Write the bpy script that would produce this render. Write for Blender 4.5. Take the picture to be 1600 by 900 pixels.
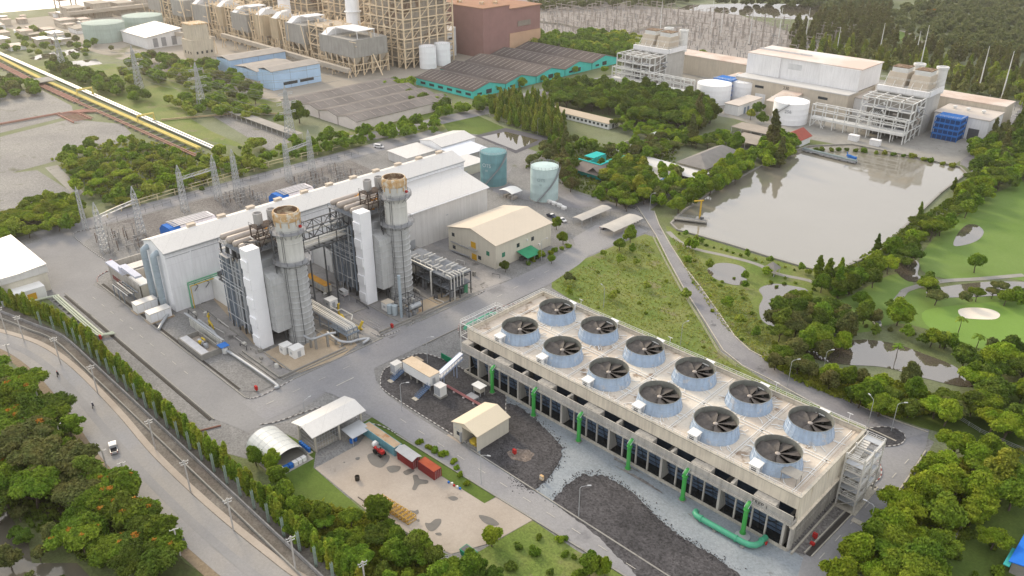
import bpy, math, random
import numpy as np
from mathutils import Vector, Matrix
PI = math.pi
R_ = math.radians
for o in list(bpy.data.objects): bpy.data.objects.remove(o)
S = bpy.context.scene
COL = S.collection
random.seed(7)
# ------------------------------------------------------------------ camera
CAM = (139.4, -146.9, 132.2); YAW = R_(134.14); PITCH = R_(27.08); FPX = 1279.0
cd = bpy.data.cameras.new('camera'); cam = bpy.data.objects.new('camera', cd); COL.objects.link(cam)
cam.location = CAM; cam.rotation_euler = (PI/2 - PITCH, 0, YAW - PI/2)
cd.sensor_width = 36; cd.lens = 36*FPX/1600; cd.clip_start = 1; cd.clip_end = 6000
S.camera = cam
# ------------------------------------------------------------------ sky, sun, exposure
SUN_EL = R_(27); SUN_AZ = R_(170)         # azimuth: world angle from +X of the direction towards the sun
w = bpy.data.worlds.new('World'); S.world = w; w.use_nodes = True
nt = w.node_tree; bg = nt.nodes['Background']
sk = nt.nodes.new('ShaderNodeTexSky'); sk.sky_type = 'NISHITA'; sk.sun_disc = False
sk.sun_elevation = SUN_EL; sk.sun_rotation = PI/2 - SUN_AZ
sk.air_density = 1.0; sk.dust_density = 5.0; sk.ozone_density = 1.0
hs = nt.nodes.new('ShaderNodeHueSaturation'); hs.inputs['Saturation'].default_value = .45
nt.links.new(sk.outputs[0], hs.inputs['Color'])
mx = nt.nodes.new('ShaderNodeMixRGB'); mx.inputs[0].default_value = .86   # thin bright overcast over the sky
mx.inputs[2].default_value = (9.0, 9.0, 9.3, 1)
nt.links.new(hs.outputs[0], mx.inputs[1]); nt.links.new(mx.outputs[0], bg.inputs[0])
bg.inputs[1].default_value = .10
sd = bpy.data.lights.new('sun', 'SUN'); sun = bpy.data.objects.new('sun', sd); COL.objects.link(sun)
sd.energy = 2.1; sd.angle = R_(12); sd.color = (1, .82, .58)
sv = Vector((math.cos(SUN_AZ)*math.cos(SUN_EL), math.sin(SUN_AZ)*math.cos(SUN_EL), math.sin(SUN_EL)))
sun.rotation_euler = sv.to_track_quat('Z', 'Y').to_euler()
sun.location = (0, 0, 300)
S.view_settings.view_transform = 'Standard'; S.view_settings.look = 'None'
S.view_settings.exposure = 0.64; S.view_settings.gamma = 1; S.view_settings.use_curve_mapping = False
S.render.engine = 'CYCLES'
S.render.resolution_x = 1024; S.render.resolution_y = 576
S.cycles.max_bounces = 5; S.cycles.diffuse_bounces = 3; S.cycles.glossy_bounces = 2
S.cycles.transmission_bounces = 2; S.cycles.transparent_max_bounces = 4; S.cycles.volume_bounces = 0
S.cycles.caustics_reflective = False; S.cycles.caustics_refractive = False
# surveyed points: the place where a sight line of the site survey meets height z
_F = Vector((math.cos(YAW)*math.cos(PITCH), math.sin(YAW)*math.cos(PITCH), -math.sin(PITCH)))
_R = Vector((math.sin(YAW), -math.cos(YAW), 0)); _U = _R.cross(_F)
def W(px, py, z=0.0):
 d = _F + _R*((px-800)/FPX) - _U*((py-450)/FPX)
 t = (z-CAM[2])/d.z
 return Vector(CAM) + d*t
def W2(px, py, z=0.0):
 p = W(px, py, z); return (p.x, p.y)
# ------------------------------------------------------------------ materials
MATS = {}
def mat(name, c, c2=None, scale=.3, rough=.85, metal=0, big=None, bigc=None, bigs=.03, stain=None, stains=.15, staint=.58,
  stainw=.06, fine=0, seam=None, bump=0, streak=0, spec=None, rnd=0, world=True, aniso=None):
 """procedural surface: two tones by noise, optional broad second tone, stains, fine speckle, panel seams, rain streaks"""
 if name in MATS: return MATS[name]
 m = bpy.data.materials.new(name); m.use_nodes = True; N = m.node_tree.nodes; L = m.node_tree.links
 b = N['Principled BSDF']; b.inputs['Roughness'].default_value = rough; b.inputs['Metallic'].default_value = metal
 if spec is None and rough >= .6: spec = .15
 if spec is not None: b.inputs['Specular IOR Level'].default_value = spec
 if world:
  g = N.new('ShaderNodeNewGeometry'); co = g.outputs['Position']
 else:
  g = N.new('ShaderNodeTexCoord'); co = g.outputs['Object']
 def noise(s, det=5, ro=.6, vec=None):
  n = N.new('ShaderNodeTexNoise'); n.inputs['Scale'].default_value = s; n.inputs['Detail'].default_value = det
  n.inputs['Roughness'].default_value = ro; L.new(vec or co, n.inputs['Vector']); return n.outputs['Fac']
 def ramp(f, a, bb):
  r = N.new('ShaderNodeMapRange'); r.inputs[1].default_value = a; r.inputs[2].default_value = bb; L.new(f, r.inputs[0]); return r.outputs[0]
 def mix(f, a, bb, mode='MIX'):
  x = N.new('ShaderNodeMixRGB'); x.blend_type = mode
  for i, v in ((0, f), (1, a), (2, bb)):
   if isinstance(v, (int, float)): x.inputs[i].default_value = v
   elif isinstance(v, tuple): x.inputs[i].default_value = (*v, 1)
   else: L.new(v, x.inputs[i])
  return x.outputs[0]
 c2 = c2 or tuple(v*.8 for v in c)
 col = mix(ramp(noise(scale), .32, .68), c2, c)
 if bigc: col = mix(ramp(noise(bigs, 4), .42, .62), col, bigc)
 if stain: col = mix(ramp(noise(stains, 5, .62), staint, staint+stainw), col, stain)
 if streak:
  mp = N.new('ShaderNodeMapping'); mp.inputs['Scale'].default_value = (1, 1, .08); L.new(co, mp.inputs['Vector'])
  f = ramp(noise(1.1, 4, .7, mp.outputs[0]), .42, .8)
  mm = N.new('ShaderNodeMath'); mm.operation = 'MULTIPLY'; mm.inputs[1].default_value = streak; L.new(f, mm.inputs[0])
  col = mix(mm.outputs[0], col, (.10, .095, .085))
 if seam:
  sp = N.new('ShaderNodeSeparateXYZ'); L.new(co, sp.inputs[0])
  for ax in seam[1]:
   if ax == 'h':
    src = sp.outputs['Z']
   else:
    a = N.new('ShaderNodeMath'); a.operation = 'ADD'; L.new(sp.outputs['X'], a.inputs[0]); L.new(sp.outputs['Y'], a.inputs[1]); src = a.outputs[0]
   p = N.new('ShaderNodeMath'); p.operation = 'PINGPONG'; p.inputs[1].default_value = seam[0]; L.new(src, p.inputs[0])
   col = mix(ramp(p.outputs[0], seam[2], 0), col, mix(1.0, col, (seam[3],)*3, 'MULTIPLY'))
 if fine:
  v = N.new('ShaderNodeTexVoronoi'); v.inputs['Scale'].default_value = 2.5; L.new(co, v.inputs['Vector'])
  sx = N.new('ShaderNodeSeparateColor'); L.new(v.outputs['Color'], sx.inputs[0])
  n2 = ramp(noise(1.3, 6, .8), .25, .75)
  a = N.new('ShaderNodeMath'); a.operation = 'ADD'; L.new(sx.outputs[0], a.inputs[0]); L.new(n2, a.inputs[1])
  q = N.new('ShaderNodeMapRange'); q.inputs[1].default_value = 0; q.inputs[2].default_value = 2
  q.inputs[3].default_value = 1-fine; q.inputs[4].default_value = 1+fine; L.new(a.outputs[0], q.inputs[0])
  vm = N.new('ShaderNodeVectorMath'); vm.operation = 'SCALE'; L.new(col, vm.inputs[0]); L.new(q.outputs[0], vm.inputs['Scale'])
  col = vm.outputs[0]
 if rnd:
  oi = N.new('ShaderNodeObjectInfo'); h = N.new('ShaderNodeHueSaturation'); L.new(col, h.inputs['Color'])
  q = N.new('ShaderNodeMapRange'); q.inputs[3].default_value = 1-rnd; q.inputs[4].default_value = 1+rnd; L.new(oi.outputs['Random'], q.inputs[0])
  L.new(q.outputs[0], h.inputs['Value']);
  q2 = N.new('ShaderNodeMapRange'); q2.inputs[3].default_value = .5-rnd*.05; q2.inputs[4].default_value = .5+rnd*.07
  mm = N.new('ShaderNodeMath'); mm.operation = 'FRACT'; m3 = N.new('ShaderNodeMath'); m3.operation = 'MULTIPLY'; m3.inputs[1].default_value = 7.31
  L.new(oi.outputs['Random'], m3.inputs[0]); L.new(m3.outputs[0], mm.inputs[0]); L.new(mm.outputs[0], q2.inputs[0]); L.new(q2.outputs[0], h.inputs['Hue'])
  col = h.outputs[0]
 L.new(col, b.inputs['Base Color'])
 if bump:
  bp = N.new('ShaderNodeBump'); bp.inputs['Strength'].default_value = bump; bp.inputs['Distance'].default_value = .3
  L.new(noise(2.0, 6, .7), bp.inputs['Height']); L.new(bp.outputs[0], b.inputs['Normal'])
 MATS[name] = m; return m
def leafmat(name, c, c2, c3=None, scale=.35, rnd=.22):
 m = mat(name, c, c2, scale=scale, rough=.75, rnd=rnd, world=True, spec=.1, bigc=c3, bigs=.22, fine=.5)  # mixed leaf tones; the speckle also puts leaf sparkle and shade into the colour
 if 'tr' in m.keys(): return m
 m['tr'] = 1
 N = m.node_tree.nodes; L = m.node_tree.links; b = N['Principled BSDF']; out = N['Material Output']
 src = b.inputs['Base Color'].links[0].from_socket
 t = N.new('ShaderNodeBsdfTranslucent'); L.new(src, t.inputs[0]); a = N.new('ShaderNodeMixShader'); a.inputs[0].default_value = .3
 L.new(b.outputs[0], a.inputs[1]); L.new(t.outputs[0], a.inputs[2]); L.new(a.outputs[0], out.inputs[0]); return m
def watermat(name, c, c2, ior=1.75, rough=.05, bump=.03):
 m = mat(name, c, c2, scale=.012, rough=rough); b = m.node_tree.nodes['Principled BSDF']; b.inputs['IOR'].default_value = ior
 N = m.node_tree.nodes; L = m.node_tree.links
 g = N.new('ShaderNodeNewGeometry'); n = N.new('ShaderNodeTexNoise'); n.inputs['Scale'].default_value = .5; n.inputs['Detail'].default_value = 4
 L.new(g.outputs['Position'], n.inputs['Vector']); bp = N.new('ShaderNodeBump'); bp.inputs['Strength'].default_value = bump; bp.inputs['Distance'].default_value = .2
 L.new(n.outputs['Fac'], bp.inputs['Height']); L.new(bp.outputs[0], b.inputs['Normal']); return m
# ------------------------------------------------------------------ object helpers
ORG = {}
def tag(o, label=None, cat=None, group=None, kind=None):
 if label: o['label'] = label
 if cat: o['category'] = cat
 if group: o['group'] = group
 if kind: o['kind'] = kind
 return o
def thing(name, label, cat, loc=(0, 0, 0), group=None, rz=0):
 o = bpy.data.objects.new(name, None); COL.objects.link(o); o.location = loc; o.empty_display_size = 1
 o.rotation_euler.z = rz; ORG[o.name] = Vector(loc) if rz == 0 else Vector((0, 0, 0))
 return tag(o, label, cat, group)
def kids(o): return [c for c in bpy.data.objects if c.parent == o]
KID = {}
def copy_tree(o, parent=None, loc=None, rz=None, label=None, scale=None):
 c = o.copy(); COL.objects.link(c); c.parent = parent
 if loc is not None: c.location = loc
 if rz is not None: c.rotation_euler.z = rz
 if scale is not None: c.scale = scale if hasattr(scale, '__len__') else (scale,)*3
 if label: c['label'] = label
 KID[c.name] = [copy_tree(ch, c) for ch in KID.get(o.name, [])]
 return c
class MB:
 def __init__(s): s.v = []; s.f = []; s.m = []
 def face(s, pts, m=0):
  i = len(s.v); s.v += [tuple(p) for p in pts]; s.f.append(tuple(range(i, i+len(pts)))); s.m.append(m); return s
 def box(s, x0, x1, y0, y1, z0, z1, m=0, mt=None):
  if x0 > x1: x0, x1 = x1, x0
  if y0 > y1: y0, y1 = y1, y0
  i = len(s.v); s.v += [(x0,y0,z0),(x1,y0,z0),(x1,y1,z0),(x0,y1,z0),(x0,y0,z1),(x1,y0,z1),(x1,y1,z1),(x0,y1,z1)]
  for k, q in enumerate(((3,2,1,0),(4,5,6,7),(0,1,5,4),(1,2,6,5),(2,3,7,6),(3,0,4,7))):
   s.f.append(tuple(i+a for a in q)); s.m.append(mt if (mt is not None and k == 1) else m)
  return s
 def obox(s, c, sx, sy, z0, z1, rz=0, m=0):
  ca, sa = math.cos(rz), math.sin(rz); i = len(s.v)
  for z in (z0, z1):
   for a, b in ((-1,-1),(1,-1),(1,1),(-1,1)):
    x, y = a*sx/2, b*sy/2; s.v.append((c[0]+x*ca-y*sa, c[1]+x*sa+y*ca, z))
  for q in ((3,2,1,0),(4,5,6,7),(0,1,5,4),(1,2,6,5),(2,3,7,6),(3,0,4,7)): s.f.append(tuple(i+a for a in q)); s.m.append(m)
  return s
 def bar(s, p, q, w=.2, h=None, m=0):
  p, q = Vector(p), Vector(q); d = q-p
  if d.length < 1e-6: return s
  h = h or w; d.normalize(); up = Vector((0,0,1)) if abs(d.z) < .95 else Vector((1,0,0))
  a = d.cross(up).normalized()*w/2; b = d.cross(a).normalized()*h/2; i = len(s.v)
  for c in (p, q): s.v += [tuple(c+x*a+y*b) for x, y in ((-1,-1),(1,-1),(1,1),(-1,1))]
  for f in ((3,2,1,0),(4,5,6,7),(0,1,5,4),(1,2,6,5),(2,3,7,6),(3,0,4,7)): s.f.append(tuple(i+k for k in f)); s.m.append(m)
  return s
 def tube(s, pts, r, n=8, m=0, cap=True):
  pts = [Vector(p) for p in pts]; i0 = len(s.v); rr = r if hasattr(r, '__len__') else [r]*len(pts); prev = None
  for k, p in enumerate(pts):
   d = (pts[min(k+1, len(pts)-1)]-pts[max(k-1, 0)]).normalized()
   up = prev if prev else (Vector((0,0,1)) if abs(d.z) < .9 else Vector((1,0,0)))
   a = d.cross(up)
   if a.length < 1e-4: a = d.cross(Vector((.3,.9,.1)))
   a.normalize(); b = a.cross(d).normalized(); prev = b
   for j in range(n): t = 2*PI*j/n; s.v.append(tuple(p+(a*math.cos(t)+b*math.sin(t))*rr[k]))
  for k in range(len(pts)-1):
   for j in range(n):
    a, b = i0+k*n+j, i0+k*n+(j+1)%n; s.f.append((a, b, b+n, a+n)); s.m.append(m)
  if cap:
   s.f.append(tuple(i0+j for j in range(n))[::-1]); s.m.append(m); s.f.append(tuple(i0+(len(pts)-1)*n+j for j in range(n))); s.m.append(m)
  return s
 def lathe(s, c, prof, n=32, m=0, cap0=False, cap1=False, a0=0, a1=2*PI, mcap=None):
  i0 = len(s.v); full = abs(a1-a0-2*PI) < 1e-6; k1 = n if full else n+1
  for r, z in prof:
   for j in range(k1): t = a0+(a1-a0)*j/n; s.v.append((c[0]+r*math.cos(t), c[1]+r*math.sin(t), c[2]+z))
  for k in range(len(prof)-1):
   for j in range(n):
    a = i0+k*k1+j; b = i0+k*k1+(j+1) % k1; s.f.append((a, b, b+k1, a+k1)); s.m.append(m)
  mc = m if mcap is None else mcap
  if cap0: s.f.append(tuple(i0+j for j in range(k1))[::-1]); s.m.append(mc)
  if cap1: s.f.append(tuple(i0+(len(prof)-1)*k1+j for j in range(k1))); s.m.append(mc)
  return s
 def prism(s, poly, z0, z1, m=0, mt=None):
  n = len(poly); i = len(s.v); ar = sum(poly[k][0]*poly[(k+1)%n][1]-poly[(k+1)%n][0]*poly[k][1] for k in range(n))
  if ar < 0: poly = poly[::-1]
  s.v += [(p[0],p[1],z0) for p in poly]+[(p[0],p[1],z1) for p in poly]
  for k in range(n): a, b = i+k, i+(k+1)%n; s.f.append((a, b, b+n, a+n)); s.m.append(m)
  s.f.append(tuple(range(i+n, i+2*n))); s.m.append(m if mt is None else mt); s.f.append(tuple(range(i, i+n))[::-1]); s.m.append(m); return s
 def ext(s, prof, axis, a0, a1, m=0, mcap=None):
  """closed profile [(u,z)] run along 'x' or 'y'"""
  n = len(prof); i = len(s.v)
  for a in (a0, a1): s.v += [((a,u,z) if axis == 'x' else (u,a,z)) for u, z in prof]
  for k in range(n): p, q = i+k, i+(k+1)%n; s.f.append((p, q, q+n, p+n)); s.m.append(m)
  mc = m if mcap is None else mcap
  s.f.append(tuple(range(i, i+n))); s.m.append(mc); s.f.append(tuple(range(i+n, i+2*n))[::-1]); s.m.append(mc); return s
 def rail(s, pts, h=1.1, w=.07, step=2.5, m=0, rails=2):
  for a, b in zip(pts[:-1], pts[1:]):
   a, b = Vector(a), Vector(b); n = max(1, int((b-a).length/step))
   for k in range(n+1): p = a.lerp(b, k/n); s.bar(p, p+Vector((0,0,h)), w, m=m)
   for r in range(rails): z = Vector((0,0,h*(1-r/rails))); s.bar(a+z, b+z, w, m=m)
  return s
 def truss(s, p, q, h, w=.15, n=6, up=(0,0,1), m=0):
  p, q, u = Vector(p), Vector(q), Vector(up)*h
  s.bar(p, q, w, m=m); s.bar(p+u, q+u, w, m=m)
  for k in range(n):
   a, b = p.lerp(q, k/n), p.lerp(q, (k+1)/n); s.bar(a, a+u, w*.7, m=m); s.bar(a, b+u, w*.7, m=m) if k % 2 else s.bar(a+u, b, w*.7, m=m)
  s.bar(q, q+u, w*.7, m=m); return s
 def build(s, name, mats, parent=None, smooth=False, org=None):
  me = bpy.data.meshes.new(name); o0 = org if org is not None else (ORG.get(parent.name, Vector((0,0,0))) if parent else Vector((0,0,0)))
  v = np.array(s.v, dtype=np.float64).reshape(-1, 3) - np.array(o0)
  me.from_pydata(v.tolist(), [], s.f)
  mats = mats if isinstance(mats, (list, tuple)) else [mats]
  for x in mats: me.materials.append(x)
  if len(mats) > 1: me.polygons.foreach_set('material_index', s.m)
  if smooth:
   me.polygons.foreach_set('use_smooth', [len(f) <= 4 for f in s.f])
   me.set_sharp_from_angle(angle=R_(40))
  me.update(); o = bpy.data.objects.new(name, me); COL.objects.link(o)
  if parent:
   o.parent = parent; ORG[o.name] = Vector(o0); KID.setdefault(parent.name, []).append(o)
  elif org is not None: o.location = o0
  return o
def copies(o, pts, parent):
 """the first mesh and its copies as children of one thing; pts are offsets from the first"""
 for p in pts: c = o.copy(); COL.objects.link(c); c.location = o.location+Vector(p); KID[parent.name].append(c)
def solo(mb, name, mats, label, cat, loc=None, group=None, smooth=False, kind=None):
 o = mb.build(name, mats, None, smooth, org=Vector(loc) if loc is not None else None); return tag(o, label, cat, group, kind)
ORD = ['first','second','third','fourth','fifth','sixth','seventh','eighth','ninth','tenth','eleventh','twelfth','thirteenth','fourteenth',
 'fifteenth','sixteenth','seventeenth','eighteenth','nineteenth','twentieth','twenty-first','twenty-second','twenty-third','twenty-fourth','twenty-fifth','twenty-sixth','twenty-seventh','twenty-eighth','twenty-ninth','thirtieth']
def smooth_poly(pts, n=5):
 out = []; N = len(pts)
 for i in range(N):
  p0, p1, p2, p3 = pts[i-1], pts[i], pts[(i+1) % N], pts[(i+2) % N]
  for k in range(n):
   t = k/n
   out.append(tuple(.5*((2*p1[j])+(-p0[j]+p2[j])*t+(2*p0[j]-5*p1[j]+4*p2[j]-p3[j])*t*t+(-p0[j]+3*p1[j]-3*p2[j]+p3[j])*t**3) for j in (0, 1)))
 return out
def smooth_line(pts, n=6):
 out = []; N = len(pts)
 for i in range(N-1):
  p0, p1, p2, p3 = pts[max(i-1,0)], pts[i], pts[i+1], pts[min(i+2,N-1)]
  for k in range(n):
   t = k/n
   out.append(tuple(.5*((2*p1[j])+(-p0[j]+p2[j])*t+(2*p0[j]-5*p1[j]+4*p2[j]-p3[j])*t*t+(-p0[j]+3*p1[j]-3*p2[j]+p3[j])*t**3) for j in range(len(p1))))
 out.append(tuple(pts[-1])); return out
def px(pts): return [W2(*p) for p in pts]
def jag(poly, amp, step, seed=1):
 """irregular natural edge"""
 rg = random.Random(seed); out = []; n = len(poly)
 for i in range(n):
  a, b = Vector(poly[i]), Vector(poly[(i+1) % n]); k = max(1, int((b-a).length/step)); d = (b-a).normalized() if (b-a).length > 0 else Vector((1,0)); nn = Vector((-d.y, d.x))
  for j in range(k): p = a.lerp(b, j/k)+nn*rg.uniform(-amp, amp); out.append((p.x, p.y))
 return out
SHEETN = [0]
def sheet(name, poly, z, m, kind='structure'):
 if z: SHEETN[0] += 1; z += SHEETN[0]*.00025     # every sheet a hair above the one laid before
 """one flat ground sheet"""
 me = bpy.data.meshes.new(name)
 from mathutils.geometry import tessellate_polygon
 tri = tessellate_polygon([[Vector((p[0], p[1], 0)) for p in poly]])
 f = []
 for t in tri:
  a, b, c = [poly[i] for i in t]
  cr = (b[0]-a[0])*(c[1]-a[1])-(b[1]-a[1])*(c[0]-a[0]); f.append(tuple(t) if cr > 0 else tuple(t)[::-1])
 me.from_pydata([(p[0], p[1], z) for p in poly], [], f); me.materials.append(m)
 o = bpy.data.objects.new(name, me); COL.objects.link(o); o['kind'] = kind; return o
def strip_poly(line, w):
 L_, R2 = [], []
 for i, p in enumerate(line):
  a, b = Vector(line[max(i-1,0)][:2]), Vector(line[min(i+1,len(line)-1)][:2]); d = (b-a).normalized(); n = Vector((-d.y, d.x))*w/2
  L_.append((p[0]+n.x, p[1]+n.y)); R2.append((p[0]-n.x, p[1]-n.y))
 return L_+R2[::-1]
def kerb(name, line, h=.14, w=.2, dash=None, mats=None, z=.13, closed=False):
 """raised kerb following a line; dash = length of alternating painted blocks"""
 mb = MB(); pts = [Vector((p[0], p[1], 0)) for p in line]
 if closed: pts.append(pts[0])
 if dash:
  res = [];
  for a, b in zip(pts[:-1], pts[1:]):
   n = max(1, round((b-a).length/dash))
   for k in range(n): res.append((a.lerp(b, k/n), a.lerp(b, (k+1)/n)))
  for i, (a, b) in enumerate(res): mb.bar(a+Vector((0,0,z+h/2)), b+Vector((0,0,z+h/2)), w, h, m=i % 2)
 else:
  for a, b in zip(pts[:-1], pts[1:]): mb.bar(a+Vector((0,0,z+h/2)), b+Vector((0,0,z+h/2)), w, h)
 o = mb.build(name, mats); o['kind'] = 'structure'; return o
# ------------------------------------------------------------------ surfaces
M_ground = mat('scrub_ground', (.107, .141, .045), (.135, .148, .070), scale=.06, bigc=(.184, .204, .130), bigs=.012, fine=.35)
M_grass = mat('meadow_grass', (.148, .187, .043), (.185, .200, .071), scale=.12, bigc=(.115, .166, .035), bigs=.05, stain=(.179, .174, .085), stains=.09, fine=.4)
M_lawn = mat('mown_lawn', (.081, .131, .023), (.068, .104, .020), scale=.1, bigc=(.113, .162, .032), bigs=.03, fine=.2)
M_golf = mat('golf_turf', (.128, .208, .044), (.108, .180, .036), scale=.05, bigc=(.152, .228, .060), bigs=.022, fine=.12)
M_asph = mat('asphalt', (.249, .249, .261), (.219, .219, .230), scale=.09, bigc=(.276, .273, .273), bigs=.03, stain=(.189, .189, .197), stains=.05, staint=.6, fine=.12)
M_asph2 = mat('worn_asphalt', (.227, .223, .234), (.190, .187, .198), scale=.14, bigc=(.255, .252, .255), bigs=.05, stain=(.125, .125, .132), stains=.11, staint=.6, fine=.15)
M_pub = mat('road_concrete', (.302, .289, .271), (.268, .258, .247), scale=.05, bigc=(.255, .258, .268), bigs=.03, fine=.1)
M_grav = mat('grey_gravel', (.206, .206, .203), (.168, .168, .168), scale=.15, bigc=(.230, .227, .221), bigs=.04, stain=(.125, .137, .087), stains=.05, staint=.66, fine=.4)
M_dgrav = mat('dark_gravel', (.064, .062, .066), (.049, .048, .051), scale=.2, bigc=(.081, .078, .082), bigs=.05, fine=.75, bump=.6)
M_bgrav = mat('crushed_bluestone', (.242, .272, .297), (.215, .246, .269), scale=.2, bigc=(.269, .297, .320), bigs=.07, stain=(.148, .156, .162), stains=.12, staint=.64, fine=.22)
M_brgrav = mat('brown_gravel', (.160, .149, .146), (.126, .119, .115), scale=.2, bigc=(.191, .184, .176), bigs=.06, fine=.7)
M_pad = mat('pad_concrete', (.364, .316, .265), (.325, .281, .237), scale=.12, bigc=(.396, .348, .297), bigs=.045, stain=(.293, .253, .213), stains=.13, staint=.62, fine=.08)
M_wet = mat('damp_concrete', (.135,.125,.11), (.105,.10,.09), scale=.4, fine=.1, rough=.5)
M_conc = mat('concrete', (.306, .297, .270), (.252, .243, .225), scale=.25, stain=(.180, .171, .153), stains=.2, staint=.62, fine=.1)
M_concL = mat('pale_concrete', (.50,.47,.40), (.43,.40,.34), scale=.2, streak=.5)
M_tan = mat('tan_concrete', (.42,.345,.255), (.36,.29,.21), scale=.2, stain=(.28,.16,.09), stains=.12, staint=.6, fine=.1)
M_soil = mat('bare_soil', (.25,.20,.14), (.19,.15,.10), scale=.15, fine=.25)
M_lot = mat('lot_gravel', (.232, .226, .221), (.195, .193, .188), scale=.06, bigc=(.264, .258, .242), bigs=.02, stain=(.088, .097, .050), stains=.09, staint=.6, stainw=.14, fine=.5)
M_drain = mat('ditch_soil', (.145,.125,.11), (.11,.10,.085), scale=.3, bigc=(.185,.17,.15), bigs=.1, fine=.4)
M_sand = mat('bunker_sand', (.75,.68,.58), (.68,.62,.52), scale=.2)
M_yel = mat('yellow_paint', (.62,.45,.05), (.5,.37,.06), scale=.3)
M_white = mat('white_paint', (.78,.78,.76), (.70,.70,.68), scale=.3)
M_red = mat('red_paint', (.45,.035,.03), (.36,.03,.03), scale=.5)
M_kdark = mat('kerb_dark', (.10,.085,.08))
M_lake = watermat('lake_water', (.21,.195,.155), (.24,.225,.185), ior=2.5, rough=.03, bump=.035)
M_pond = watermat('pond_water', (.10,.085,.065), (.12,.105,.08), ior=2.6, rough=.02, bump=.012)
M_canal = watermat('canal_water', (.10,.095,.07), (.12,.11,.085), ior=1.5, rough=.05, bump=.04)
M_sea = watermat('sea_water', (.35,.34,.31), (.38,.37,.34), ior=2.6, rough=.3, bump=.1)
sheet('ground', [(-2600,-900),(900,-900),(900,2600),(-2600,2600)], 0, M_ground)
# sea at the far left
sheet('sea', [(-2600,-900),(-850,-900),(-862,100),(-850,170),(-835,215),(-815,300),(-900,600),(-1300,2600),(-2600,2600)], .05, M_sea)
Z1, Z2, Z3, Z4, Z5 = .02, .06, .10, .14, .18
# plant yard
yard = [(-215,-62),(-215,120),(-195,165),(-130,160),(-95,130),(-52,130),(-28,110),(2,84),(36,58),(80,56),(99,52),(103,0),(103,-20),(80,-45),(40,-62),(-5,-68),(-28,-78),(-150,-79),(-168,-92),(-215,-95)]
sheet('plant_yard', yard, Z1, M_grav)
# roads inside the plant
M_asphY = mat('yard_asphalt', (.235,.235,.24), (.205,.205,.21), scale=.09, bigc=(.26,.258,.258), bigs=.03, stain=(.18,.18,.185), stains=.06, staint=.6, fine=.1)
sheet('yard_road', [(-205,-82),(-130,-73.2),(-44,-73.2),(-33,-70),(-30,-60),(-33,-45),(-44,-50),(-46,-62.3),(-126,-62.3),(-150,-64),(-157,-56),(-160,-52),(-190,-52),(-201,-40),(-205,-50)], Z2, M_asphY)
sheet('plant_road', [(-46,-64),(-33.4,-64),(-33.4,26),(-33,50),(-36,70),(-40,84),(-49,92),(-49,86),(-45.4,60),(-45.4,30)], Z3, M_asph)
sheet('tower_road', smooth_line([(-36,-46),(-24,-43.4),(20,-42.4),(66,-40.6),(140,-40)],3)+smooth_line([(140,-33),(76,-34.3),(21,-34.2),(-20,-33.6),(-36,-26)],3), Z4, M_asph)
sheet('east_road', px([(1343,700),(1360,708),(1377,745),(1332,790),(1255,870),(1228,905)])+px([(1286,905),(1332,868),(1362,826),(1420,742),(1446,700),(1452,672),(1390,660),(1330,672)]), Z2, M_asph)
R4L = px([(995,322),(1025,368),(1046,410),(1068,450),(1100,500),(1130,548),(1160,572),(1200,592),(1260,625),(1320,655),(1370,676),(1400,690)])
R4R = px([(1450,676),(1400,658),(1360,642),(1310,620),(1260,594),(1210,568),(1172,548),(1148,526),(1122,488),(1095,450),(1068,415),(1048,384),(1030,352),(1022,330)])
sheet('lake_road', R4L+R4R, Z3, M_asph2)
sheet('access_road', px([(862,290),(900,303),(960,318),(1000,322),(1030,350),(1000,336),(950,330),(900,318),(858,302)]), Z2, M_asph2)
sheet('access_road', px([(985,322),(1040,300),(1048,305),(1008,334)]), Z2, M_asph2)
sheet('tank_road', px([(800,262),(790,285),(812,296),(880,305),(930,320),(905,326),(850,318),(800,308),(770,300),(775,280)]), Z2, M_asph2)
sheet('forecourt', px([(895,372),(930,352),(985,348),(1012,362),(985,372),(950,386),(925,398),(905,402)]), Z2, M_asph)
sheet('office_lane', px([(757,338),(775,330),(700,385),(748,425),(800,455),(770,468),(700,425),(640,400)]), Z2, M_asph2)
sheet('perimeter_road', [(-216,-62),(-204,-62),(-202,60),(-200,150),(-212,150),(-214,60)], Z2, M_asph)
sheet('switchyard_gravel', [(-202,-38),(-160,-38),(-131,-50),(-131,78),(-200,84)], Z2, M_brgrav)
# gravel and concrete inside the plant
sheet('process_floor', [(-112,-52),(-50,-52),(-48,-45),(-48,24),(-46,44),(-108,44)], Z2, mat('oily_floor', (.27,.26,.255), (.20,.195,.19), scale=.2, bigc=(.33,.315,.30), bigs=.09, stain=(.12,.115,.11), stains=.13, staint=.6, fine=.15))
sheet('unit_bay', px([(437,573),(412,552),(436,540),(470,545),(505,515),(545,520),(558,540),(530,560),(468,583)]), Z4, M_tan)
sheet('unit_bay', px([(612,482),(640,495),(690,480),(720,468),(700,455),(660,470)]), Z4, M_tan)
sheet('turbine_apron', px([(330,450),(345,448),(405,520),(412,548),(398,540),(335,470)]), Z4, M_tan)
sheet('pipe_trench', [(-93,-53.6),(-45,-53.6),(-45,-52.2),(-93,-52.2)], Z4, M_conc)
sheet('drive_lane', px([(530,450),(560,462),(640,515),(610,530),(540,490),(505,470)]), Z3, M_asph2)
sheet('gravel_plot', [(-87,-62),(-52,-62),(-47,-58),(-47,-53),(-73,-53)], Z3, M_grav)
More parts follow.
